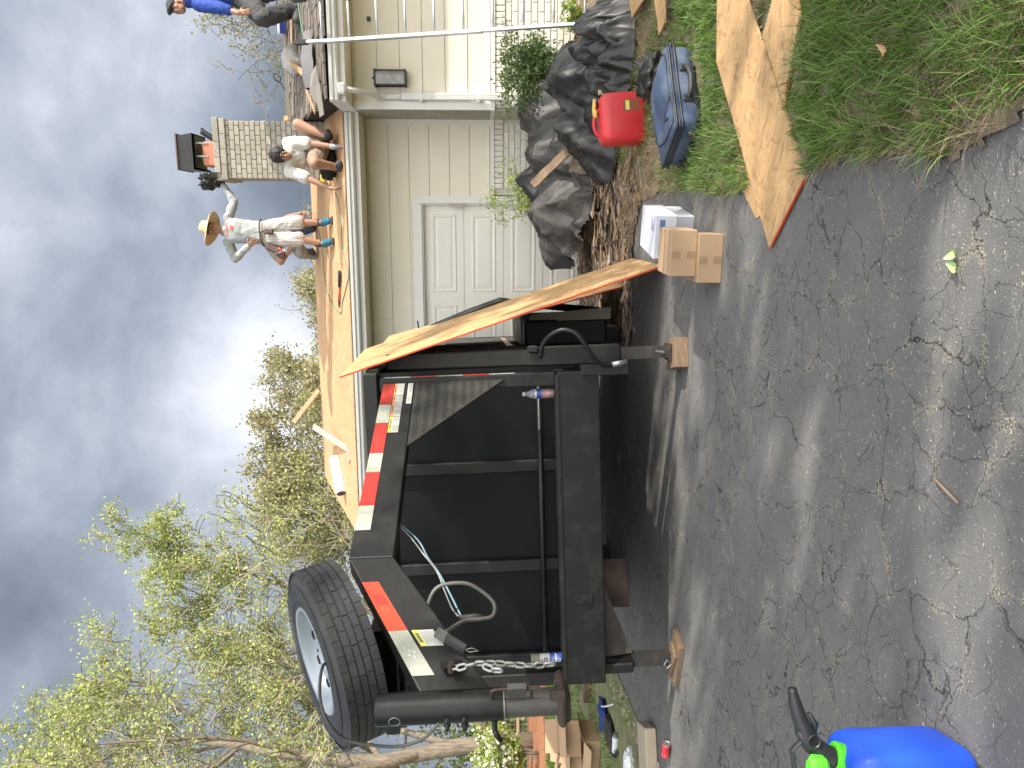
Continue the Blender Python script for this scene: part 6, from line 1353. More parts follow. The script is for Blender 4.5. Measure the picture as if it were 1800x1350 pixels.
def ellip(mb, c, ax, n=14):
    c = Vector(c); vs = []; 
    for i in range(n+1):
        a = PI*i/n
        for j in range(2*n): b = PI*j/n; d = ax[0]*(math.sin(a)*math.cos(b)) + ax[1]*(math.sin(a)*math.sin(b)) + ax[2]*math.cos(a); vs.append(c+d)
    m = 2*n; mb.add(vs, [(i*m+j, (i+1)*m+j, (i+1)*m+(j+1) % m, i*m+(j+1) % m) for i in range(n) for j in range(m)])
def fuse(o, vox, it=3, disp=0.0, dsc=8.0):
    rm = o.modifiers.new('fuse', 'REMESH'); rm.mode = 'VOXEL'; rm.voxel_size = vox; rm.use_smooth_shade = True
    sm = o.modifiers.new('soften', 'SMOOTH'); sm.factor = .5; sm.iterations = it
    dg = bpy.context.evaluated_depsgraph_get(); me = bpy.data.meshes.new_from_object(o.evaluated_get(dg)); me.name = o.name; old = o.data; o.modifiers.clear()
    if disp > 0:   # cloth folds: real relief
        n = len(me.vertices); co = np.empty(n*3); me.vertices.foreach_get('co', co); co = co.reshape(-1, 3); no = np.empty(n*3); me.vertex_normals.foreach_get('vector', no); no = no.reshape(-1, 3)
        for i in range(n):
            p = Vector(co[i]); w = noise.noise(Vector((p.x*dsc, p.y*dsc, p.z*dsc*.7))); w2 = noise.noise(Vector((p.x*dsc*2.3+5, p.y*dsc*2.3, p.z*dsc*1.4))); co[i] += no[i]*disp*((1-2.5*abs(w))+.5*(1-2.5*abs(w2)))
        me.vertices.foreach_set('co', co.ravel()); me.update()
    me.polygons.foreach_set('use_smooth', [True]*len(me.polygons)); o.data = me; return o
def hand(mb, wrist, d, palm_n, curl=.35, s=1.0, spread=.16, thumb=1):
    # wrist, direction of the palm, normal of the palm face
    d = Vector(d).normalized(); n = Vector(palm_n); n = (n-d*n.dot(d)).normalized(); side = d.cross(n)*thumb
    w = Vector(wrist); pc = w+d*.045*s
    ellip(mb, pc, (side*.043*s, n*.019*s, d*.052*s), 8)
    for k, (off, L_) in enumerate(((.030, .070), (.010, .080), (-.010, .074), (-.029, .058))):
        a = w+d*.078*s+side*off*s; dr = (d+side*off/.03*spread).normalized(); p = a
        for seg, (f, c) in enumerate(((.45, .3), (.3, .9), (.25, 1.5))):
            dd = (dr*math.cos(curl*c)+n*math.sin(curl*c)).normalized(); q = p+dd*L_*f*s; capsule(mb, p, q, .0095*s-seg*.001, .009*s-seg*.001, 8); p = q
    a = w+d*.025*s+side*.032*s; q = a+(d*.55+side*.75+n*.3).normalized()*.04*s; capsule(mb, a, q, .013*s, .011*s, 8); capsule(mb, q, q+(d*.9+side*.35+n*.4).normalized()*.032*s, .011*s, .009*s, 8)
class Person:
    def __init__(s, label, root, Y0, skin=None):
        s.Y0 = Y0; s.skin = skin or m_skin; s.root = empty('person', Matrix.Translation(root), label=label, cat='person'); s.body = MB()
    def j(s, u, v, dy=0): return P(u, v, s.Y0+dy)
    def head(s, c, up, fwd, size=1.0):
        up = Vector(up).normalized(); fwd = Vector(fwd); fwd = (fwd-up*fwd.dot(up)).normalized(); rt = fwd.cross(up); c = Vector(c); k = size
        ellip(s.body, c+up*.02*k-fwd*.01*k, (rt*.076*k, fwd*.095*k, up*.105*k)); ellip(s.body, c-up*.055*k+fwd*.025*k, (rt*.058*k, fwd*.065*k, up*.060*k))      # skull, jaw
        ellip(s.body, c-up*.095*k+fwd*.055*k, (rt*.026*k, fwd*.028*k, up*.022*k), 8)   # chin
        capsule(s.body, c+up*.018*k+fwd*.085*k, c-up*.022*k+fwd*.105*k, .009*k, .016*k, 8); # nose
        ellip(s.body, c-up*.058*k+fwd*.088*k, (rt*.026*k, fwd*.010*k, up*.010*k), 8) # lips
        ellip(s.body, c+up*.035*k+fwd*.080*k, (rt*.055*k, fwd*.014*k, up*.010*k), 8)   # brow
        for q in (-1, 1):
            ellip(s.body, c+rt*q*.078*k-fwd*.0*k-up*.005*k, (rt*.009*k, fwd*.02*k, up*.032*k), 8); ellip(s.body, c+rt*q*.040*k+fwd*.062*k-up*.025*k, (rt*.022*k, fwd*.02*k, up*.02*k), 8)
            e = MB(); ellip(e, c+rt*q*.031*k+fwd*.083*k+up*.014*k, (rt*.014*k, fwd*.010*k, up*.009*k), 8); s.eyes = getattr(s, 'eyes', []); s.eyes.append(e)
            b = MB(); capsule(b, c+rt*q*.016*k+fwd*.096*k+up*.038*k, c+rt*q*.052*k+fwd*.080*k+up*.040*k, .0055*k, .004*k, 6); s.eyes.append((b,))
        s.hc, s.hu, s.hf, s.hr = c, up, fwd, rt
        b = MB(); ellip(b, c-up*.056*k+fwd*.096*k, (rt*.022*k, fwd*.006*k, up*.004*k), 6); s.mouth = b
    def limb(s, pts, rad, mb=None):
        mb = mb or s.body
        for a, b, ra, rb in zip(pts[:-1], pts[1:], rad[:-1], rad[1:]): capsule(mb, a, b, ra, rb, 14)
    def finish(s, vox=.0095):
        o = s.body.build('body', s.skin, s.root); fuse(o, vox, 2)
        for e in getattr(s, 'eyes', []):
            if isinstance(e, tuple): e[0].build('eyebrow', m_hair, s.root, smooth=True)
            else: e.build('eye', M_('eye_white', (.5, .47, .42), .3), s.root, smooth=True)
        if hasattr(s, 'mouth'): s.mouth.build('mouth', M_('lip', (.30, .11, .09), .5), s.root, smooth=True)
    def cloth(s, name, mat, parts, vox=.011, disp=.006, dsc=9, it=2, flat=None, extra=None):
        mb = MB()
        for pts, rad in parts: s.limb(pts, rad, mb)
        if extra: extra(mb)
        o = mb.build(name, mat, s.root); return fuse(o, vox, it, disp, dsc)
m_greyshirt = M_('grey_shirt', (.33, .34, .34), .85, var=.05); m_plaid = bpy.data.materials.new('plaid_cloth'); m_plaid.use_nodes = True
def plaid(m):
    nt = m.node_tree; N = nt.nodes.new; L = nt.links.new; b = nt.nodes['Principled BSDF']; b.inputs['Roughness'].default_value = .85; tc = N('ShaderNodeTexCoord'); cur = None
    for dirn, sc, w in (('X', 9., .35), ('Z', 9., .35), ('X', 22., .25)):
        wv = N('ShaderNodeTexWave'); wv.bands_direction = dirn; wv.inputs['Scale'].default_value = sc; L(tc.outputs['Object'], wv.inputs['Vector'])
        mr = N('ShaderNodeMapRange'); L(wv.outputs['Fac'], mr.inputs[0]); mr.inputs[1].default_value = .60; mr.inputs[2].default_value = .75; mr.inputs[3].default_value = 0; mr.inputs[4].default_value = w*1.6
        mx = N('ShaderNodeMix'); mx.data_type = 'RGBA'; L(mr.outputs[0], mx.inputs[0])
        if cur: L(cur, mx.inputs[6])
        else: mx.inputs[6].default_value = (.58, .54, .48, 1)
        mx.inputs[7].default_value = (.26, .24, .28, 1) if dirn == 'X' else (.40, .33, .27, 1); cur = mx.outputs[2]
    L(cur, b.inputs['Base Color'])
plaid(m_plaid)
m_straw_hat = M_('straw_hat', (.60, .47, .28), .85, var=.1, scale=60, bump=.6, bscale=160); m_teal = M_('teal_shoe', (.015, .12, .17), .6, var=.2); m_sole = M_('shoe_sole', (.05, .05, .055), .7); m_leather = M_('brown_leather', (.09, .055, .04), .6, var=.3)
# --- worker standing in a straw hat
YA = RF(955, 583).y; rootA = RF(942, 584)
A = Person('man in straw hat and grey printed shirt standing with one hand on the chimney', rootA, YA)
j = A.j; up = Vector((.08, 0, 1)).normalized(); fw_ = Vector((-.25, -1, -.15))
hc = j(948, 375, -.03); A.head(hc, (.10, -.10, 1), fw_, 1.02)
neck = j(944, 394, .0); sL, sR = j(924, 402, .03), j(964, 401, .03); chest = j(943, 415, .0); waist = j(941, 450, .02); hip = j(940, 468, .03)
capsule(A.body, hc-Vector((0, -.02, .06)), neck, .055, .062); A.limb([neck, chest, waist, hip], [.070, .092, .092, .11])
elL, wrL = j(894, 413, .10), j(918, 437, -.06); elR, wrR = j(996, 411, .08), j(1026, 391, .10)
A.limb([sL, elL, wrL], [.050, .038, .027]); A.limb([sR, elR, wrR], [.050, .038, .027])
hand(A.body, wrL, j(929, 452, -.12)-wrL, Vector((.6, .6, .2)), .25, 1.05, .3, 1); hand(A.body, wrR, j(1036, 384, .10)-wrR, Vector((0, .6, -.6)), .6, 1.0, .1, -1)
kL, kR = j(929, 530, -.06), j(958, 527, -.04); aL, aR = j(922, 566, .02), j(959, 563, .02); hL, hR = j(930, 474, .03), j(951, 474, .03)
A.limb([hL, kL, aL], [.085, .058, .038]); A.limb([hR, kR, aR], [.085, .058, .038]); A.body.cur = 0
tL, tR = j(925, 580, -.16), j(962, 578, -.16)
capsule(A.body, aL, tL, .035, .03); capsule(A.body, aR, tR, .035, .03); A.finish()
def torso_A(mb):
    X = Vector((1, 0, 0)); 
    prof_ = ((402, 944, .150, .088), (408, 944, .172, .108), (418, 944, .170, .122), (430, 943, .160, .122), (444, 942, .152, .120), (458, 941, .156, .125), (464, 941, .158, .128))
    for q in range(len(prof_)-1):
        for t in (0, .25, .5, .75):
            a_, b_ = prof_[q], prof_[q+1]; v, u, w, d = [a_[i]+(b_[i]-a_[i])*t for i in range(4)]
            ellip(mb, j(u, v), (Vector((w, 0, 0)), Vector((0, d, 0)), Vector((0, 0, .05))), 10)
A_shirt = A.cloth('shirt', m_greyshirt, [([neck, j(944, 404)], [.068, .09]), ([sL, elL, wrL.lerp(elL, .06)], [.066, .052, .038]), ([sR, elR, wrR.lerp(elR, .06)], [.066, .052, .038])], disp=.009, extra=torso_A)
def sh(mb):
    ellip(mb, j(941, 466, .02), (Vector((.165, 0, 0)), Vector((0, .125, 0)), Vector((0, 0, .07))), 10)
A.cloth('shorts', m_plaid, [([j(932, 474, .02), j(929, 500, -.01), j(930, 526, -.05)], [.105, .100, .095]), ([j(950, 474, .02), j(955, 500, -.01), j(959, 524, -.04)], [.105, .100, .095])], disp=.009, extra=sh)
for a, t in ((aL, tL), (aR, tR)):
    def shoe(mb, a=a, t=t): 
        base = Vector((t.x, t.y, t.z)); ellip(mb, a.lerp(t, .3)+Vector((0, 0, -.02)), (Vector((.047, 0, 0)), Vector((0, .075, 0)), Vector((0, 0, .05))), 8)
    A.cloth('shoe', m_teal, [([a+Vector((0, .03, -.03)), a.lerp(t, .5)+Vector((0, 0, -.01)), t], [.052, .052, .046])], disp=.003, extra=shoe)
    b = MB(); c = a.lerp(t, .5); b.cbox((c.x, c.y, min(t.z, a.z)-.045), (.095, .27, .03), Matrix.Rotation(.30, 4, 'X') if False else None, .01); b.build('sole', m_sole, A.root)
    b = MB(); capsule(b, a+Vector((0, 0, .01)), a+Vector((0, 0, .075)), .049, .047); b.build('sock', M_('dark_sock', (.05, .055, .06), .9), A.root, smooth=True)
# hat: crown and curved brim
HMt = frame(hc+A.hu*.055, A.hr, A.hf, A.hu) @ Matrix.Rotation(.10, 4, 'X') @ Matrix.Rotation(-.12, 4, 'Y')
b = MB(); n = 36; prof = [(.002, .125), (.05, .122), (.078, .105), (.090, .06), (.094, .012), (.12, .0), (.17, -.008), (.215, -.022), (.235, -.035), (.236, -.040), (.215, -.030), (.17, -.016), (.12, -.008), (.088, .0)]
vs = []; 
for r, z in prof:
    for k in range(n): a = 2*PI*k/n; wv = .020*math.cos(2*a)*(max(0, r-.1)/.13); vs.append((r*math.cos(a), r*math.sin(a)*1.03, z+wv))
b.add([HMt @ Vector(v) for v in vs], [(i*n+k, i*n+(k+1) % n, (i+1)*n+(k+1) % n, (i+1)*n+k) for i in range(len(prof)-1) for k in range(n)]); b.build('straw_hat', m_straw_hat, A.root, smooth=True)
b = MB(); b.lathe([(.0915, .010), (.0935, .012), (.0925, .032), (.090, .034)], 30, HMt, cap=False); b.build('hat_band', M_('hat_band', (.45, .36, .24), .8), A.root, smooth=True)
# print on the chest: arched word, shield, second word
fr = (CPOS-chest).normalized(); ztor = Vector((0, 0, 1)); xtor = Vector((1, 0, 0)); m_rp = M_('red_shirt_print', (.70, .13, .08), .8); m_gp = M_('grey_shirt_print', (.22, .22, .22), .8)
def onto(p, out=.004):       # the same place on the front of the shirt
    loc_ = Vector(p)-rootA; hit, q, nq, ix = A_shirt.ray_cast(Vector((loc_.x, loc_.y-.6, loc_.z)), Vector((0, 1, 0)))
    return Vector((p[0], q.y+rootA.y-out, p[2])) if hit else Vector(p)
def chestpt(u, v, out): c = j(u, v); return Vector((c.x, c.y-out, c.z))
for i, ch in enumerate('BEARS'):
    x = (i-2)*.041; put_text('printed_letter', ch, .060, m_rp, Matrix.Translation(onto(chestpt(944, 403, .132)+Vector((x+.008, 0, -.10*x*x*6)), .007)) @ Matrix.Rotation(x*-1.2, 4, 'Y') @ Matrix.Rotation(PI/2+.15, 4, 'X') @ Matrix.Rotation(0, 4, 'Z'), A.root)
b = MB(); c = onto(chestpt(947, 413, .140), .008); b.prism([c+Vector(p) for p in ((-.024, 0, .026), (0, 0, .022), (.024, 0, .026), (.023, 0, -.004), (0, 0, -.032), (-.023, 0, -.004))][::-1], (0, -.003, 0)); b.build('printed_shield', m_rp, A.root)
for i, ch in enumerate('FOOTBALL'):
    x = (i-3.5)*.021; put_text('printed_letter', ch, .030, m_gp, Matrix.Translation(onto(chestpt(943.5, 426, .140)+Vector((x+.004, 0, -.03*x)), .006)) @ Matrix.Rotation(PI/2, 4, 'X'), A.root)
# tool belt
b = MB(); ring_ = []
for k in range(24): a = 2*PI*k/24; c = j(941, 461, .01); ring_.append(c+Vector((.172*math.cos(a), .135*math.sin(a), .015*math.cos(a)-.0)))
b.tube(ring_, .020, 6, closed=True, flat=.5); bt = b.build('tool_belt', m_leather, A.root, smooth=True)
b = MB(); c = j(912, 482, -.02); b.cbox(tuple(c), (.10, .12, .20), Matrix.Rotation(.45, 4, 'Y'), .02); b.build('tool_pouch', m_leather, A.root); b = MB(); b.cbox(tuple(j(902, 494, -.0)), (.09, .10, .13), Matrix.Rotation(.55, 4, 'Y'), .02); b.build('tool_pouch', m_leather, A.root); b = MB(); b.cbox(tuple(j(943, 473, -.13)), (.07, .05, .12), None, .015); b.build('tool_pouch', m_leather, A.root)
b = MB(); a_, c_ = j(906, 489, -.10), j(914, 500, -.10); b.tube([j(915, 489, -.1), j(905, 499, -.1)], .012, 8); b.build('tool_handle', M_('red_tool_handle', (.6, .05, .03), .4), A.root, smooth=True)
b = MB(); b.tube([j(903, 484, -.06), j(909, 500, -.06), j(903, 512, -.06)], [.014, .022, .012], 8); b.build('hammer', m_steel, A.root, smooth=True)
# --- second man crouching behind him
YB = RF(935, 562).y+.10
B = Person('man in jeans crouching on the roof right behind the man in the straw hat', RF(930, 560), YB, m_skin2); j2 = B.j
pel = j2(936, 512, .1); chB = j2(926, 478, .15); hdB = j2(930, 462, .2); B.head(hdB, (.2, -.5, .8), (-.2, -.6, -.6)); capsule(B.body, hdB, chB, .05, .06); B.limb([chB, pel], [.12, .12])
kn1, kn2 = j2(906, 528, -.10), j2(945, 525, -.1); an1, an2 = j2(902, 549, .12), j2(950, 552, .1); B.limb([pel, kn1, an1], [.085, .06, .045]); B.limb([pel, kn2, an2], [.085, .06, .045])
ar1 = [j2(912, 476, .1), j2(889, 494, -.05), j2(908, 507, -.16)]; B.limb(ar1, [.05, .047, .034]); hand(B.body, ar1[2], Vector((.5, -.2, -.5)), Vector((0, -1, 0)), .7)
ar2 = [j2(950, 478, .1), j2(968, 505, .0), j2(975, 530, -.06)]; B.limb(ar2, [.05, .042, .030]); hand(B.body, ar2[2], Vector((-.1, -.1, -1)), Vector((0, -1, 0)), .6); B.finish()
B.cloth('shirt', M_('dun_shirt', (.23, .21, .18), .9), [([chB, pel], [.15, .14]), ([ar1[0], ar1[0].lerp(ar1[1], .6)], [.065, .06]), ([ar2[0], ar2[0].lerp(ar2[1], .6)], [.065, .06])])
B.cloth('jeans', M_('blue_jeans', (.08, .13, .22), .85), [([pel, kn2, an2.lerp(kn2, .15)], [.12, .085, .07])])
B.cloth('trouser_leg', M_('grey_work_trousers', (.30, .30, .27), .9), [([pel, kn1, an1], [.11, .082, .07])], disp=.012)
for an in (an1, an2): B.cloth('boot', m_sole, [([an, an+Vector((.03, -.17, -.03))], [.05, .045])], disp=.002)
b = MB(); ellip(b, hdB+B.hu*.035-B.hf*.02, (B.hr*.084, B.hf*.1, B.hu*.09)); b.build('hair', m_hair, B.root, smooth=True)
# --- man crouching at the eave in a white T-shirt
C0 = RF(1088, 601); YC = C0.y
C = Person('dark-haired man in white T-shirt crouching at the eave and reaching down', C0, YC); j3 = C.j
pelC = j3(1094, 562, .38); chC = j3(1075, 522, .10); nkC = j3(1073, 507, .0); hdC = j3(1077, 494, -.10)
C.head(hdC, (-.05, -.62, .78), (-.25, -.7, -.72), .98); capsule(C.body, hdC, nkC, .05, .058); C.limb([nkC, chC, pelC], [.07, .095, .11])
s1, e1, w1 = j3(1099, 507, .02), j3(1098, 545, -.03), j3(1092, 588, -.05); s2, e2, w2 = j3(1049, 510, .02), j3(1034, 546, -.06), j3(1020, 580, -.06)
C.limb([s1, e1, w1], [.055, .040, .030]); C.limb([s2, e2, w2], [.055, .040, .030]); hand(C.body, w1, Vector((-.1, -.3, -1)), Vector((-1, 0, 0)), .5, 1, .1, 1); hand(C.body, w2, Vector((-.3, -.3, -.9)), Vector((1, 0, 0)), .8, 1, .1, -1)
kA, aA = j3(1063, 553, -.16), j3(1056, 594, .10); kB_, aB = j3(1132, 524, .15), j3(1110, 574, .12)
C.limb([pelC, kA, aA], [.10, .068, .042]); C.limb([pelC, kB_, aB], [.10, .066, .042]); capsule(C.body, aA, aA+Vector((-.0, -.16, -.04)), .04, .03); capsule(C.body, aB, aB+Vector((-.03, -.16, -.05)), .04, .03); C.finish()
m_wtee = M_('white_tee', (.56, .53, .48), .85, var=.05)
def tC(mb):
    for q in range(11):
        t = q/10; ellip(mb, j3(1075+10*t, 511+42*t, .04+.24*t), (Vector((.185-.02*t, 0, 0)), Vector((0, .125, .0)), Vector((0, 0, .085))), 10)
C.cloth('t_shirt', m_wtee, [([nkC, chC], [.085, .14]), ([s1, s1.lerp(e1, .85)], [.078, .070]), ([s2, s2.lerp(e2, .75)], [.078, .070])], disp=.009, extra=tC)
C.cloth('shorts', M_('tan_shorts', (.26, .20, .145), .9), [([pelC, pelC.lerp(kA, .82)], [.14, .100]), ([pelC, pelC.lerp(kB_, .70)], [.14, .095])], disp=.008)
for a in (aA, aB): C.cloth('boot', m_sole, [([a+Vector((0, .03, .03)), a+Vector((0, 0, -.03)), a+Vector((-.01, -.16, -.045))], [.055, .055, .048])], disp=.003)
hm = MB(); ellip(hm, hdC+C.hu*.030-C.hf*.022, (C.hr*.090, C.hf*.103, C.hu*.100)); ho = hm.build('hair', m_hair, C.root); fuse(ho, .010, 1, .010, 30)
gl = MB(); hand(gl, w1, Vector((-.1, -.3, -1)), Vector((-1, 0, 0)), .5, 1.12, .1, 1); capsule(gl, w1+Vector((0, 0, .03)), w1, .036, .036); go = gl.build('work_glove', M_('grey_glove', (.33, .34, .37), .8), C.root); fuse(go, .009, 1)
# tool bag and nailer at his feet
tbag = crumple('tool_bag', M_('black_canvas', (.018, .018, .02), .7, bump=.3), (0, 0, 0), (.19, .13, .11), 5.5, None, .35, label='black canvas tool bag in front of the crouching man', cat='tool bag'); tbag.location = RF(1056, 590)+nrm*.07+Vector((0, -.12, 0))
c = RF(1040, 584)+nrm*.12; ng = empty('nail_gun', Matrix.Translation(c), label='yellow and black nail gun lying beside the tool bag', cat='nail gun'); b = MB(); b.cbox((0, 0, 0), (.20, .06, .06), bev=.012); b.build('gun_body', M_('yellow_tool', (.62, .45, .03), .45), ng, local=True); b = MB(); b.cbox((.06, -.01, -.07), (.045, .045, .12), bev=.01); b.build('grip', m_rubber, ng, local=True); b = MB(); b.cbox((-.12, 0, -.02), (.06, .05, .10), bev=.01); b.build('nose', m_rubber, ng, local=True)
# --- man at the ladder top, half out of the picture
D0 = RF(1336, 531, R_N0, RS); YD = D0.y
D = Person('man in royal blue sweatshirt and dark cap on the roof above the ladder', D0, YD); j4 = D.j
hdD = j4(1338, 311, -.02); D.head(hdD, (.28, -.1, 1), (-.75, -.5, -.35), 1.0); nkD = j4(1352, 330, .03); shD1, shD2 = j4(1342, 348, -.10), j4(1385, 345, .12); wsD = j4(1362, 405, .03); plD = j4(1360, 425, .05)
capsule(D.body, hdD, nkD, .05, .06); D.limb([nkD, j4(1362, 360, .02), wsD, plD], [.08, .13, .125, .13])
eD, wD = j4(1336, 388, -.22), j4(1327, 420, -.28); D.limb([shD1, eD, wD], [.055, .042, .030]); hand(D.body, wD, j4(1330, 438, -.26)-wD, Vector((0, .5, 0)), .5); eD2, wD2 = j4(1400, 385, .2), j4(1390, 430, .1); D.limb([shD2, eD2, wD2], [.055, .042, .03]); hand(D.body, wD2, Vector((0, 0, -1)), Vector((0, 1, 0)), .5)
kD, aD = j4(1318, 462, -.22), j4(1333, 515, .0); kD2, aD2 = j4(1365, 475, .05), j4(1372, 525, .1); D.limb([plD, kD, aD], [.10, .065, .042]); D.limb([plD, kD2, aD2], [.10, .065, .042]); capsule(D.body, aD, aD+Vector((-.12, -.06, -.05)), .04, .03); capsule(D.body, aD2, aD2+Vector((-.12, -.06, -.05)), .04, .03); D.finish()
D.cloth('sweatshirt', M_('royal_blue_cloth', (.015, .055, .30), .8), [([nkD, j4(1362, 362, .02), wsD], [.10, .165, .15]), ([shD1, eD, eD.lerp(wD, .45)], [.075, .065, .052]), ([shD2, eD2, wD2], [.075, .065, .05])], disp=.010)
b = MB(); b.box((-.03, 0, -.04), (.03, .003, .04)); 
D.cloth('trousers', M_('charcoal_cloth', (.055, .055, .058), .85, var=.2), [([wsD.lerp(plD, .5), plD], [.15, .15]), ([plD, kD, aD], [.14, .10, .08]), ([plD, kD2, aD2], [.14, .10, .08])], disp=.013)
for a in (aD, aD2): D.cloth('boot', M_('grey_boot', (.09, .09, .085), .8), [([a+Vector((0, 0, -.0)), a+Vector((0, 0, -.03)), a+Vector((-.15, -.06, -.05))], [.055, .055, .048])], disp=.003)
cp2 = MB(); ellip(cp2, hdD+D.hu*.045-D.hf*.012, (D.hr*.086, D.hf*.106, D.hu*.085)); capsule(cp2, hdD+D.hu*.045+D.hf*.08, hdD+D.hu*.035+D.hf*.145, .035, .03, 10, 2.0, D.hr); co_ = cp2.build('cap', M_('dark_cap', (.045, .047, .055), .85), D.root); fuse(co_, .010, 2)
# ------------------------------------------------------------------ trees and shrubs
def leafmat(name, c1, c2, tr=.35):
    m = bpy.data.materials.new(name); m.use_nodes = True; nt = m.node_tree; N = nt.nodes.new; L = nt.links.new; b = nt.nodes['Principled BSDF']; b.inputs['Roughness'].default_value = .5
    at = N('ShaderNodeAttribute'); at.attribute_name = 'tint'; mx = N('ShaderNodeMix'); mx.data_type = 'RGBA'; L(at.outputs['Fac'], mx.inputs[0]); mx.inputs[6].default_value = (*c1, 1); mx.inputs[7].default_value = (*c2, 1)
    L(mx.outputs[2], b.inputs['Base Color']); t = N('ShaderNodeBsdfTranslucent'); L(mx.outputs[2], t.inputs[0]); ms = N('ShaderNodeMixShader'); ms.inputs[0].default_value = tr; out = nt.nodes['Material Output']; L(b.outputs[0], ms.inputs[1]); L(t.outputs[0], ms.inputs[2]); L(ms.outputs[0], out.inputs[0]); return m
def leaves(name, mat, cen, size, parent, seed=1, aspect=.75, n_per=1, **kw):
    cen = np.array(cen, dtype=np.float64); rs = np.random.RandomState(seed); n = len(cen); size = np.array(size) if hasattr(size, '__len__') else np.full(n, size); size = size*rs.uniform(.6, 1.3, n)
    d = rs.normal(size=(n, 3)); d /= np.linalg.norm(d, axis=1)[:, None]; e = rs.normal(size=(n, 3)); e -= d*(e*d).sum(1)[:, None]; e /= np.linalg.norm(e, axis=1)[:, None]; nn = np.cross(d, e)
    s = size[:, None]; V = np.stack([cen-d*s/2, cen+e*s*aspect/2+nn*s*.10, cen+d*s/2, cen-e*s*aspect/2+nn*s*.10], 1).reshape(-1, 3)
    inv = np.array((WM[parent.name]).inverted()) if parent else np.eye(4); V = V @ inv[:3, :3].T + inv[:3, 3]
    me = bpy.data.meshes.new(name); me.vertices.add(4*n); me.vertices.foreach_set('co', V.ravel()); me.loops.add(4*n); me.loops.foreach_set('vertex_index', np.arange(4*n, dtype=np.int32)); me.polygons.add(n); me.polygons.foreach_set('loop_start', np.arange(0, 4*n, 4, dtype=np.int32)); me.update(calc_edges=True)
    at = me.attributes.new('tint', 'FLOAT', 'POINT'); cl = np.array([noise.noise(Vector(c)*1.1)*.8+.5 for c in cen]); at.data.foreach_set('value', np.repeat(np.clip(cl*.6+rs.uniform(0, .4, n), 0, 1), 4).astype(np.float32))
    me.materials.append(mat); o = bpy.data.objects.new(name, me); COL.objects.link(o)
    if parent: o.parent = parent; WM[o.name] = WM[parent.name]
    return tag(o, **kw)
def grow_tree(base, height, radius, seed, lean=(0, 0), trunk_r=.2, first=.25, levels=4, nlimb=7, spread=1.0, up=.25, twig=4, trunks=1, env=None):
    r = random.Random(seed); segs = [[] for _ in range(levels+1)]; tips = []; base = Vector(base)
    def wander(p, d, L_, r0, r1, lv, nseg, tropism):
        pts = [p.copy()]; rr = [r0]; dirs = [d.copy()]
        for k in range(nseg):
            d = (d+Vector((r.gauss(0, 1), r.gauss(0, 1), r.gauss(0, .8)))*(.10+.07*lv)+Vector((0, 0, tropism))).normalized(); p = p+d*L_/nseg; pts.append(p.copy()); rr.append(r0+(r1-r0)*(k+1)/nseg); dirs.append(d.copy())
        segs[lv].append((pts, rr)); return pts, rr, dirs
    def branch(p, d, L_, r0, lv):
        nseg = max(3, 7-lv); pts, rr, dirs = wander(p, d, L_, r0, r0*.35, lv, nseg, up*(.35 if lv < 3 else .12))
        if lv >= levels: tips.extend(pts[1:]); return
        nch = {1: 6, 2: 5, 3: twig}.get(lv, 3)
        for k in range(nch):
            t = .25+.75*(k+r.random()*.8)/nch; i = min(int(t*nseg), nseg-1); f = t*nseg-i; q = pts[i].lerp(pts[min(i+1, nseg)], min(1, f)); dd = dirs[i]; o_ = dd.orthogonal().normalized(); o_ = Matrix.Rotation(r.uniform(0, 2*PI), 3, dd) @ o_
            nd = (dd*r.uniform(.7, 1.2)+o_*r.uniform(.6, 1.1)*spread).normalized(); branch(q, nd, L_*r.uniform(.42, .68), max(.004, rr[i]*r.uniform(.4, .6)), lv+1)
        if lv >= levels-1: tips.extend(pts[2:])
    for tk in range(trunks):
        d = Vector((lean[0]+(r.uniform(-.25, .25) if trunks > 1 else 0), lean[1]+(r.uniform(-.25, .25) if trunks > 1 else 0), 1)).normalized(); b0 = base+Vector((r.uniform(-.3, .3), r.uniform(-.3, .3), 0))*(trunks > 1)
        pts, rr, dirs = wander(b0, d, height*.86, trunk_r*(1 if tk == 0 else .7), trunk_r*.12, 0, 12, .03)
        for k in range(nlimb):
            t = first+(1-first)*(k+r.random()*.5)/nlimb; i = min(int(t*12), 11); q = pts[i]; az = k*2.4+r.uniform(-.4, .4); out = Vector((math.cos(az), math.sin(az), 0))
            k_h = (1-((t-first)/(1-first))*.65); nd = (out*spread+Vector((0, 0, .55+.8*t))).normalized(); branch(q, nd, radius*k_h*r.uniform(.75, 1.1), rr[i]*r.uniform(.45, .65), 1)
    return segs, tips
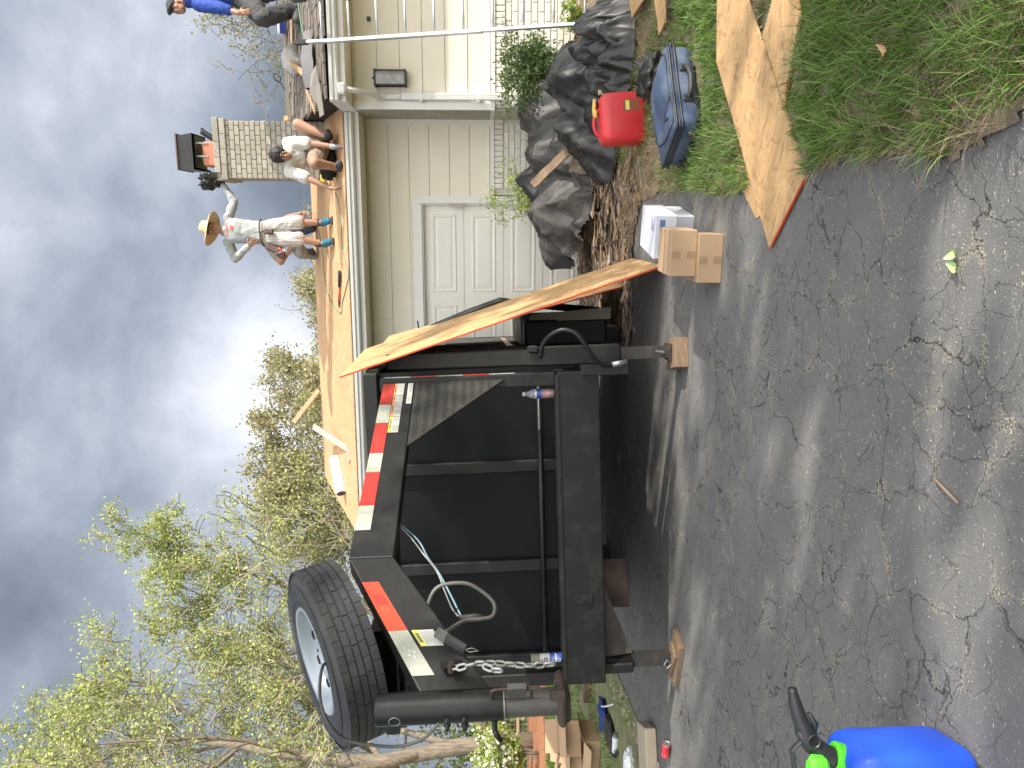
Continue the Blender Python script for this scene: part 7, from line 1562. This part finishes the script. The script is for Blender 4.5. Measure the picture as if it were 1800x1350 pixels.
def make_tree(name, base, label, leaf, lsize, seed, n_leaf, jit=.10, cat='tree', group=None, bark=None, minr=0.0, clump=10, **kw):
    base = Vector(base); R_ = empty(name, Matrix.Translation(base), label=label, cat=cat, group=group); segs, tips = grow_tree(base, seed=seed, **kw); bark = bark or m_bark
    mb = MB()
    for p, r_ in segs[0]: mb.tube(p, r_, 12)
    mb.build('trunk', bark, R_, smooth=True)
    mb = MB()
    for lv, n in ((1, 7), (2, 5)):
        if lv < len(segs):
            for p, r_ in segs[lv]: mb.tube(p, [max(x, minr) for x in r_], n, cap=False)
    mb.build('limbs', bark, R_, smooth=True)
    mb = MB()
    for lv in range(3, len(segs)):
        for p, r_ in segs[lv]: mb.tube(p, [max(x, minr) for x in r_], 3, cap=False)
    if mb.v: mb.build('twigs', M_('twig_bark', (.27, .235, .18), .9), R_, kind='stuff')
    rs = random.Random(seed+5); cen = []
    if n_leaf:
        sub_ = rs.sample(tips, min(len(tips), max(20, int(n_leaf/clump))))
        for t in sub_:
            j_ = jit*rs.uniform(.5, 1.2)
            for k in range(max(1, int(n_leaf/len(sub_)*rs.uniform(.3, 1.7)))): cen.append(t+Vector((rs.gauss(0, j_), rs.gauss(0, j_), rs.gauss(0, j_*.8))))
        leaves('crown', leaf, cen, lsize, R_, seed)
    return R_, tips
lm_spring = leafmat('spring_leaves', (.29, .35, .09), (.52, .56, .20)); lm_olive = leafmat('olive_buds', (.27, .25, .11), (.44, .41, .19)); lm_shade = leafmat('shade_leaves', (.05, .10, .02), (.10, .18, .04)); lm_bush = leafmat('bush_leaves', (.035, .085, .025), (.15, .22, .07)); lm_lime = leafmat('lime_leaves', (.20, .30, .05), (.42, .50, .12)); lm_flower = leafmat('flower_petals', (.70, .68, .58), (.82, .80, .72))
# big tree at the left
tb0 = Vector((-9.9, 21.0, 0))
make_tree('budding_tree', tb0, 'large budding tree with pale trunk rising behind the spare wheel, first from the left', lm_spring, .08, 12, 44000, .17, height=14.6, radius=8.2, trunk_r=.26, first=.12, levels=4, nlimb=11, spread=1.0, up=.30, twig=5, minr=.013)
make_tree('budding_tree', (-13.6, 25, 0), 'tall half-bare tree at the left edge, its top reaching highest', lm_spring, .085, 33, 9000, .16, height=19.5, radius=6.6, trunk_r=.3, first=.2, levels=4, nlimb=10, spread=.8, up=.45, twig=4, minr=.016)
make_tree('budding_tree', (-9.3, 25, 0), 'budding tree between the large tree and the gable of the house', lm_spring, .085, 51, 36000, .17, height=14.2, radius=6.6, trunk_r=.2, first=.2, levels=4, nlimb=9, spread=1.0, up=.3, twig=5, minr=.016)
grp = 'olive budding trees beyond the ridge of the house'
for i, (x, y, hgt, rad, sd, lab) in enumerate(((-2.6, 26, 9.4, 4.6, 71, 'olive budding tree above the left end of the ridge'), (1.0, 30, 9.6, 5.0, 72, 'olive budding tree above the middle of the ridge'), (4.4, 33, 9.3, 4.6, 73, 'low olive tree just left of the man in the straw hat'), (-6.0, 30, 10.5, 4.5, 74, 'dim olive tree behind the spare wheel'))):
    make_tree('budding_tree', (x, y, 0), lab, lm_olive, .11, sd, 17000, .22, group=grp, height=hgt, radius=rad, trunk_r=.22, first=.2, levels=4, nlimb=9, spread=1.0, up=.3, twig=4, minr=.016)
# branch of a tree behind the right roof
make_tree('budding_tree', (9.3, 18.0, 0), 'sparse budding tree behind the shake roof right of the chimney', lm_olive, .07, 85, 5200, .14, height=9.0, radius=3.6, trunk_r=.2, first=.35, levels=4, nlimb=9, spread=1.3, up=.12, twig=3, minr=.007)
# garden shrubs
def shrub(name, base, label, leaf, n, rad, hgt, lsize, seed, stems=9, flowers=0, spikes=0, cat='shrub'):
    base = Vector(base); R_ = empty(name, Matrix.Translation(base), label=label, cat=cat); r = random.Random(seed); mb = MB(); cen = []
    for k in range(stems):
        a = r.uniform(0, 6.28); d = Vector((math.cos(a)*rad[0], math.sin(a)*rad[1], 0))*r.uniform(.2, 1); top = base+d+Vector((0, 0, hgt*r.uniform(.6, 1.05))); mid = base+d*.4+Vector((0, 0, hgt*.45)); pts = curve_pts([base+d*.08, mid, top], 4); mb.tube(pts, [.008*(1-.8*i/(len(pts)-1)) for i in range(len(pts))], 5)
        for q in range(6):
            p = pts[r.randint(3, len(pts)-1)]; dd = Vector((r.gauss(0, 1), r.gauss(0, 1), r.uniform(.1, 1))).normalized()*r.uniform(.08, .25)*hgt; mb.tube([p, p+dd*.5+Vector((0, 0, .01)), p+dd], [.003, .002, .001], 4)
            for w in range(n//(stems*6)): t = r.random(); cen.append(p+dd*t+Vector((r.gauss(0, .045), r.gauss(0, .045), r.gauss(0, .04)))*hgt)
    mb.build('stems', m_bark, R_, smooth=True); leaves('foliage', leaf, cen, lsize, R_, seed, .45)
    if flowers: rs = random.Random(seed); hi = [c for c in cen if c.z > base.z+hgt*.35]; leaves('flowers', lm_flower, [rs.choice(hi)+Vector((0, -.1, 0)) for _ in range(flowers)], lsize*1.1, R_, seed+1, .9)
    return R_
bs = P(1222, 1035, 8.35); shrub('green_bush', (bs.x, 8.35, .12), 'dense dark green bush with narrow leaves against the painted brick base', lm_bush, 9500, (.50, .30), .92, .045, 3, stems=34)
bs = P(1185, 980, 8.45); shrub('green_bush', (bs.x+.02, 8.5, .15), 'small light green shoots at the left flank of the dark bush', lm_bush, 1100, (.25, .2), .75, .04, 19, stems=9)
bs = P(1318, 1035, 8.3); shrub('low_shrub', (bs.x, 8.3, .14), 'low yellowish shrub at the right behind the ladder foot', lm_lime, 1200, (.25, .2), .33, .04, 14, stems=12)
bs = P(1010, 960, 9.15); shrub('lime_shrub', (bs.x-.02, 9.2, .05), 'yellow-green shrub arching in front of the garage door edge', lm_lime, 1700, (.42, .25), 1.12, .045, 8, stems=13)
# left background: white-flowered shrubs, trunk, fence, birch
shrub('flowering_shrub', (-9.1, 18.6, .05), 'round bright green shrub with white flowers above the red mulch', lm_lime, 9000, (.95, .8), 1.5, .085, 31, stems=22, flowers=900)
shrub('flowering_shrub', (-7.2, 20.0, .05), 'thinner green shrub right of the white-flowered one', lm_lime, 2600, (.7, .7), 1.0, .09, 32, stems=14, flowers=60)
# wire fence on wooden posts behind the mulch
fe = empty('wire_fence', Matrix.Translation((-9, 22.9, 0)), label='wooden post and wire mesh fence behind the mulch bed', cat='fence'); mfw = M_('fence_wood', (.38, .28, .18), .9)
pm = MB(); pm.box((-.06, -.06, 0), (.06, .06, 1.5)); pmm = origin_mesh(pm, 'post', mfw)
for k in range(8): inst('post', pmm, Matrix.Translation((-16+k*2.1, 22.9, 0)), fe)
for z in (.35, 1.42): b = MB(); b.box((-16, 22.87, z), (-1.3, 22.93, z+.08)); b.build('fence_rail', mfw, fe)
b = MB()
for k in range(100): x = -16+k*.147; b.tube([(x, 22.89, .1), (x, 22.89, 1.42)], .004, 3)
for k in range(11): z = .1+k*.13; b.tube([(-16, 22.89, z), (-1.3, 22.89, z)], .004, 3)
b.build('wire_mesh', mfw, fe, kind='stuff')
# wooded backdrop at ground level beyond the fence: slim trunks and understorey
und = leafmat('understorey', (.12, .17, .05), (.27, .31, .11)); r = random.Random(77); cen = []
for k in range(20000):
    x = r.uniform(-26, -3); y = r.uniform(25, 36); z = abs(r.gauss(0, 1.9)); cen.append(Vector((x, y, z)))
leaves('understorey_thicket', und, cen, .22, None, 5, .6, kind='stuff')
# the shade trees that stand beside the driveway, outside the picture, and dapple it
make_tree('shade_tree', (9.4, -1.2, 0), 'leafy maple beside the driveway on the right', lm_shade, .22, 91, 3000, .30, clump=48, height=9.0, radius=3.9, trunk_r=.24, first=.22, levels=3, nlimb=10, spread=1.0, up=.2, minr=.006)
make_tree('shade_tree', (12.8, 1.0, 0), 'second leafy maple, farther from the driveway', lm_shade, .22, 93, 2200, .30, clump=48, height=9.5, radius=3.6, trunk_r=.24, first=.25, levels=3, nlimb=10, spread=1.0, up=.2, minr=.006)
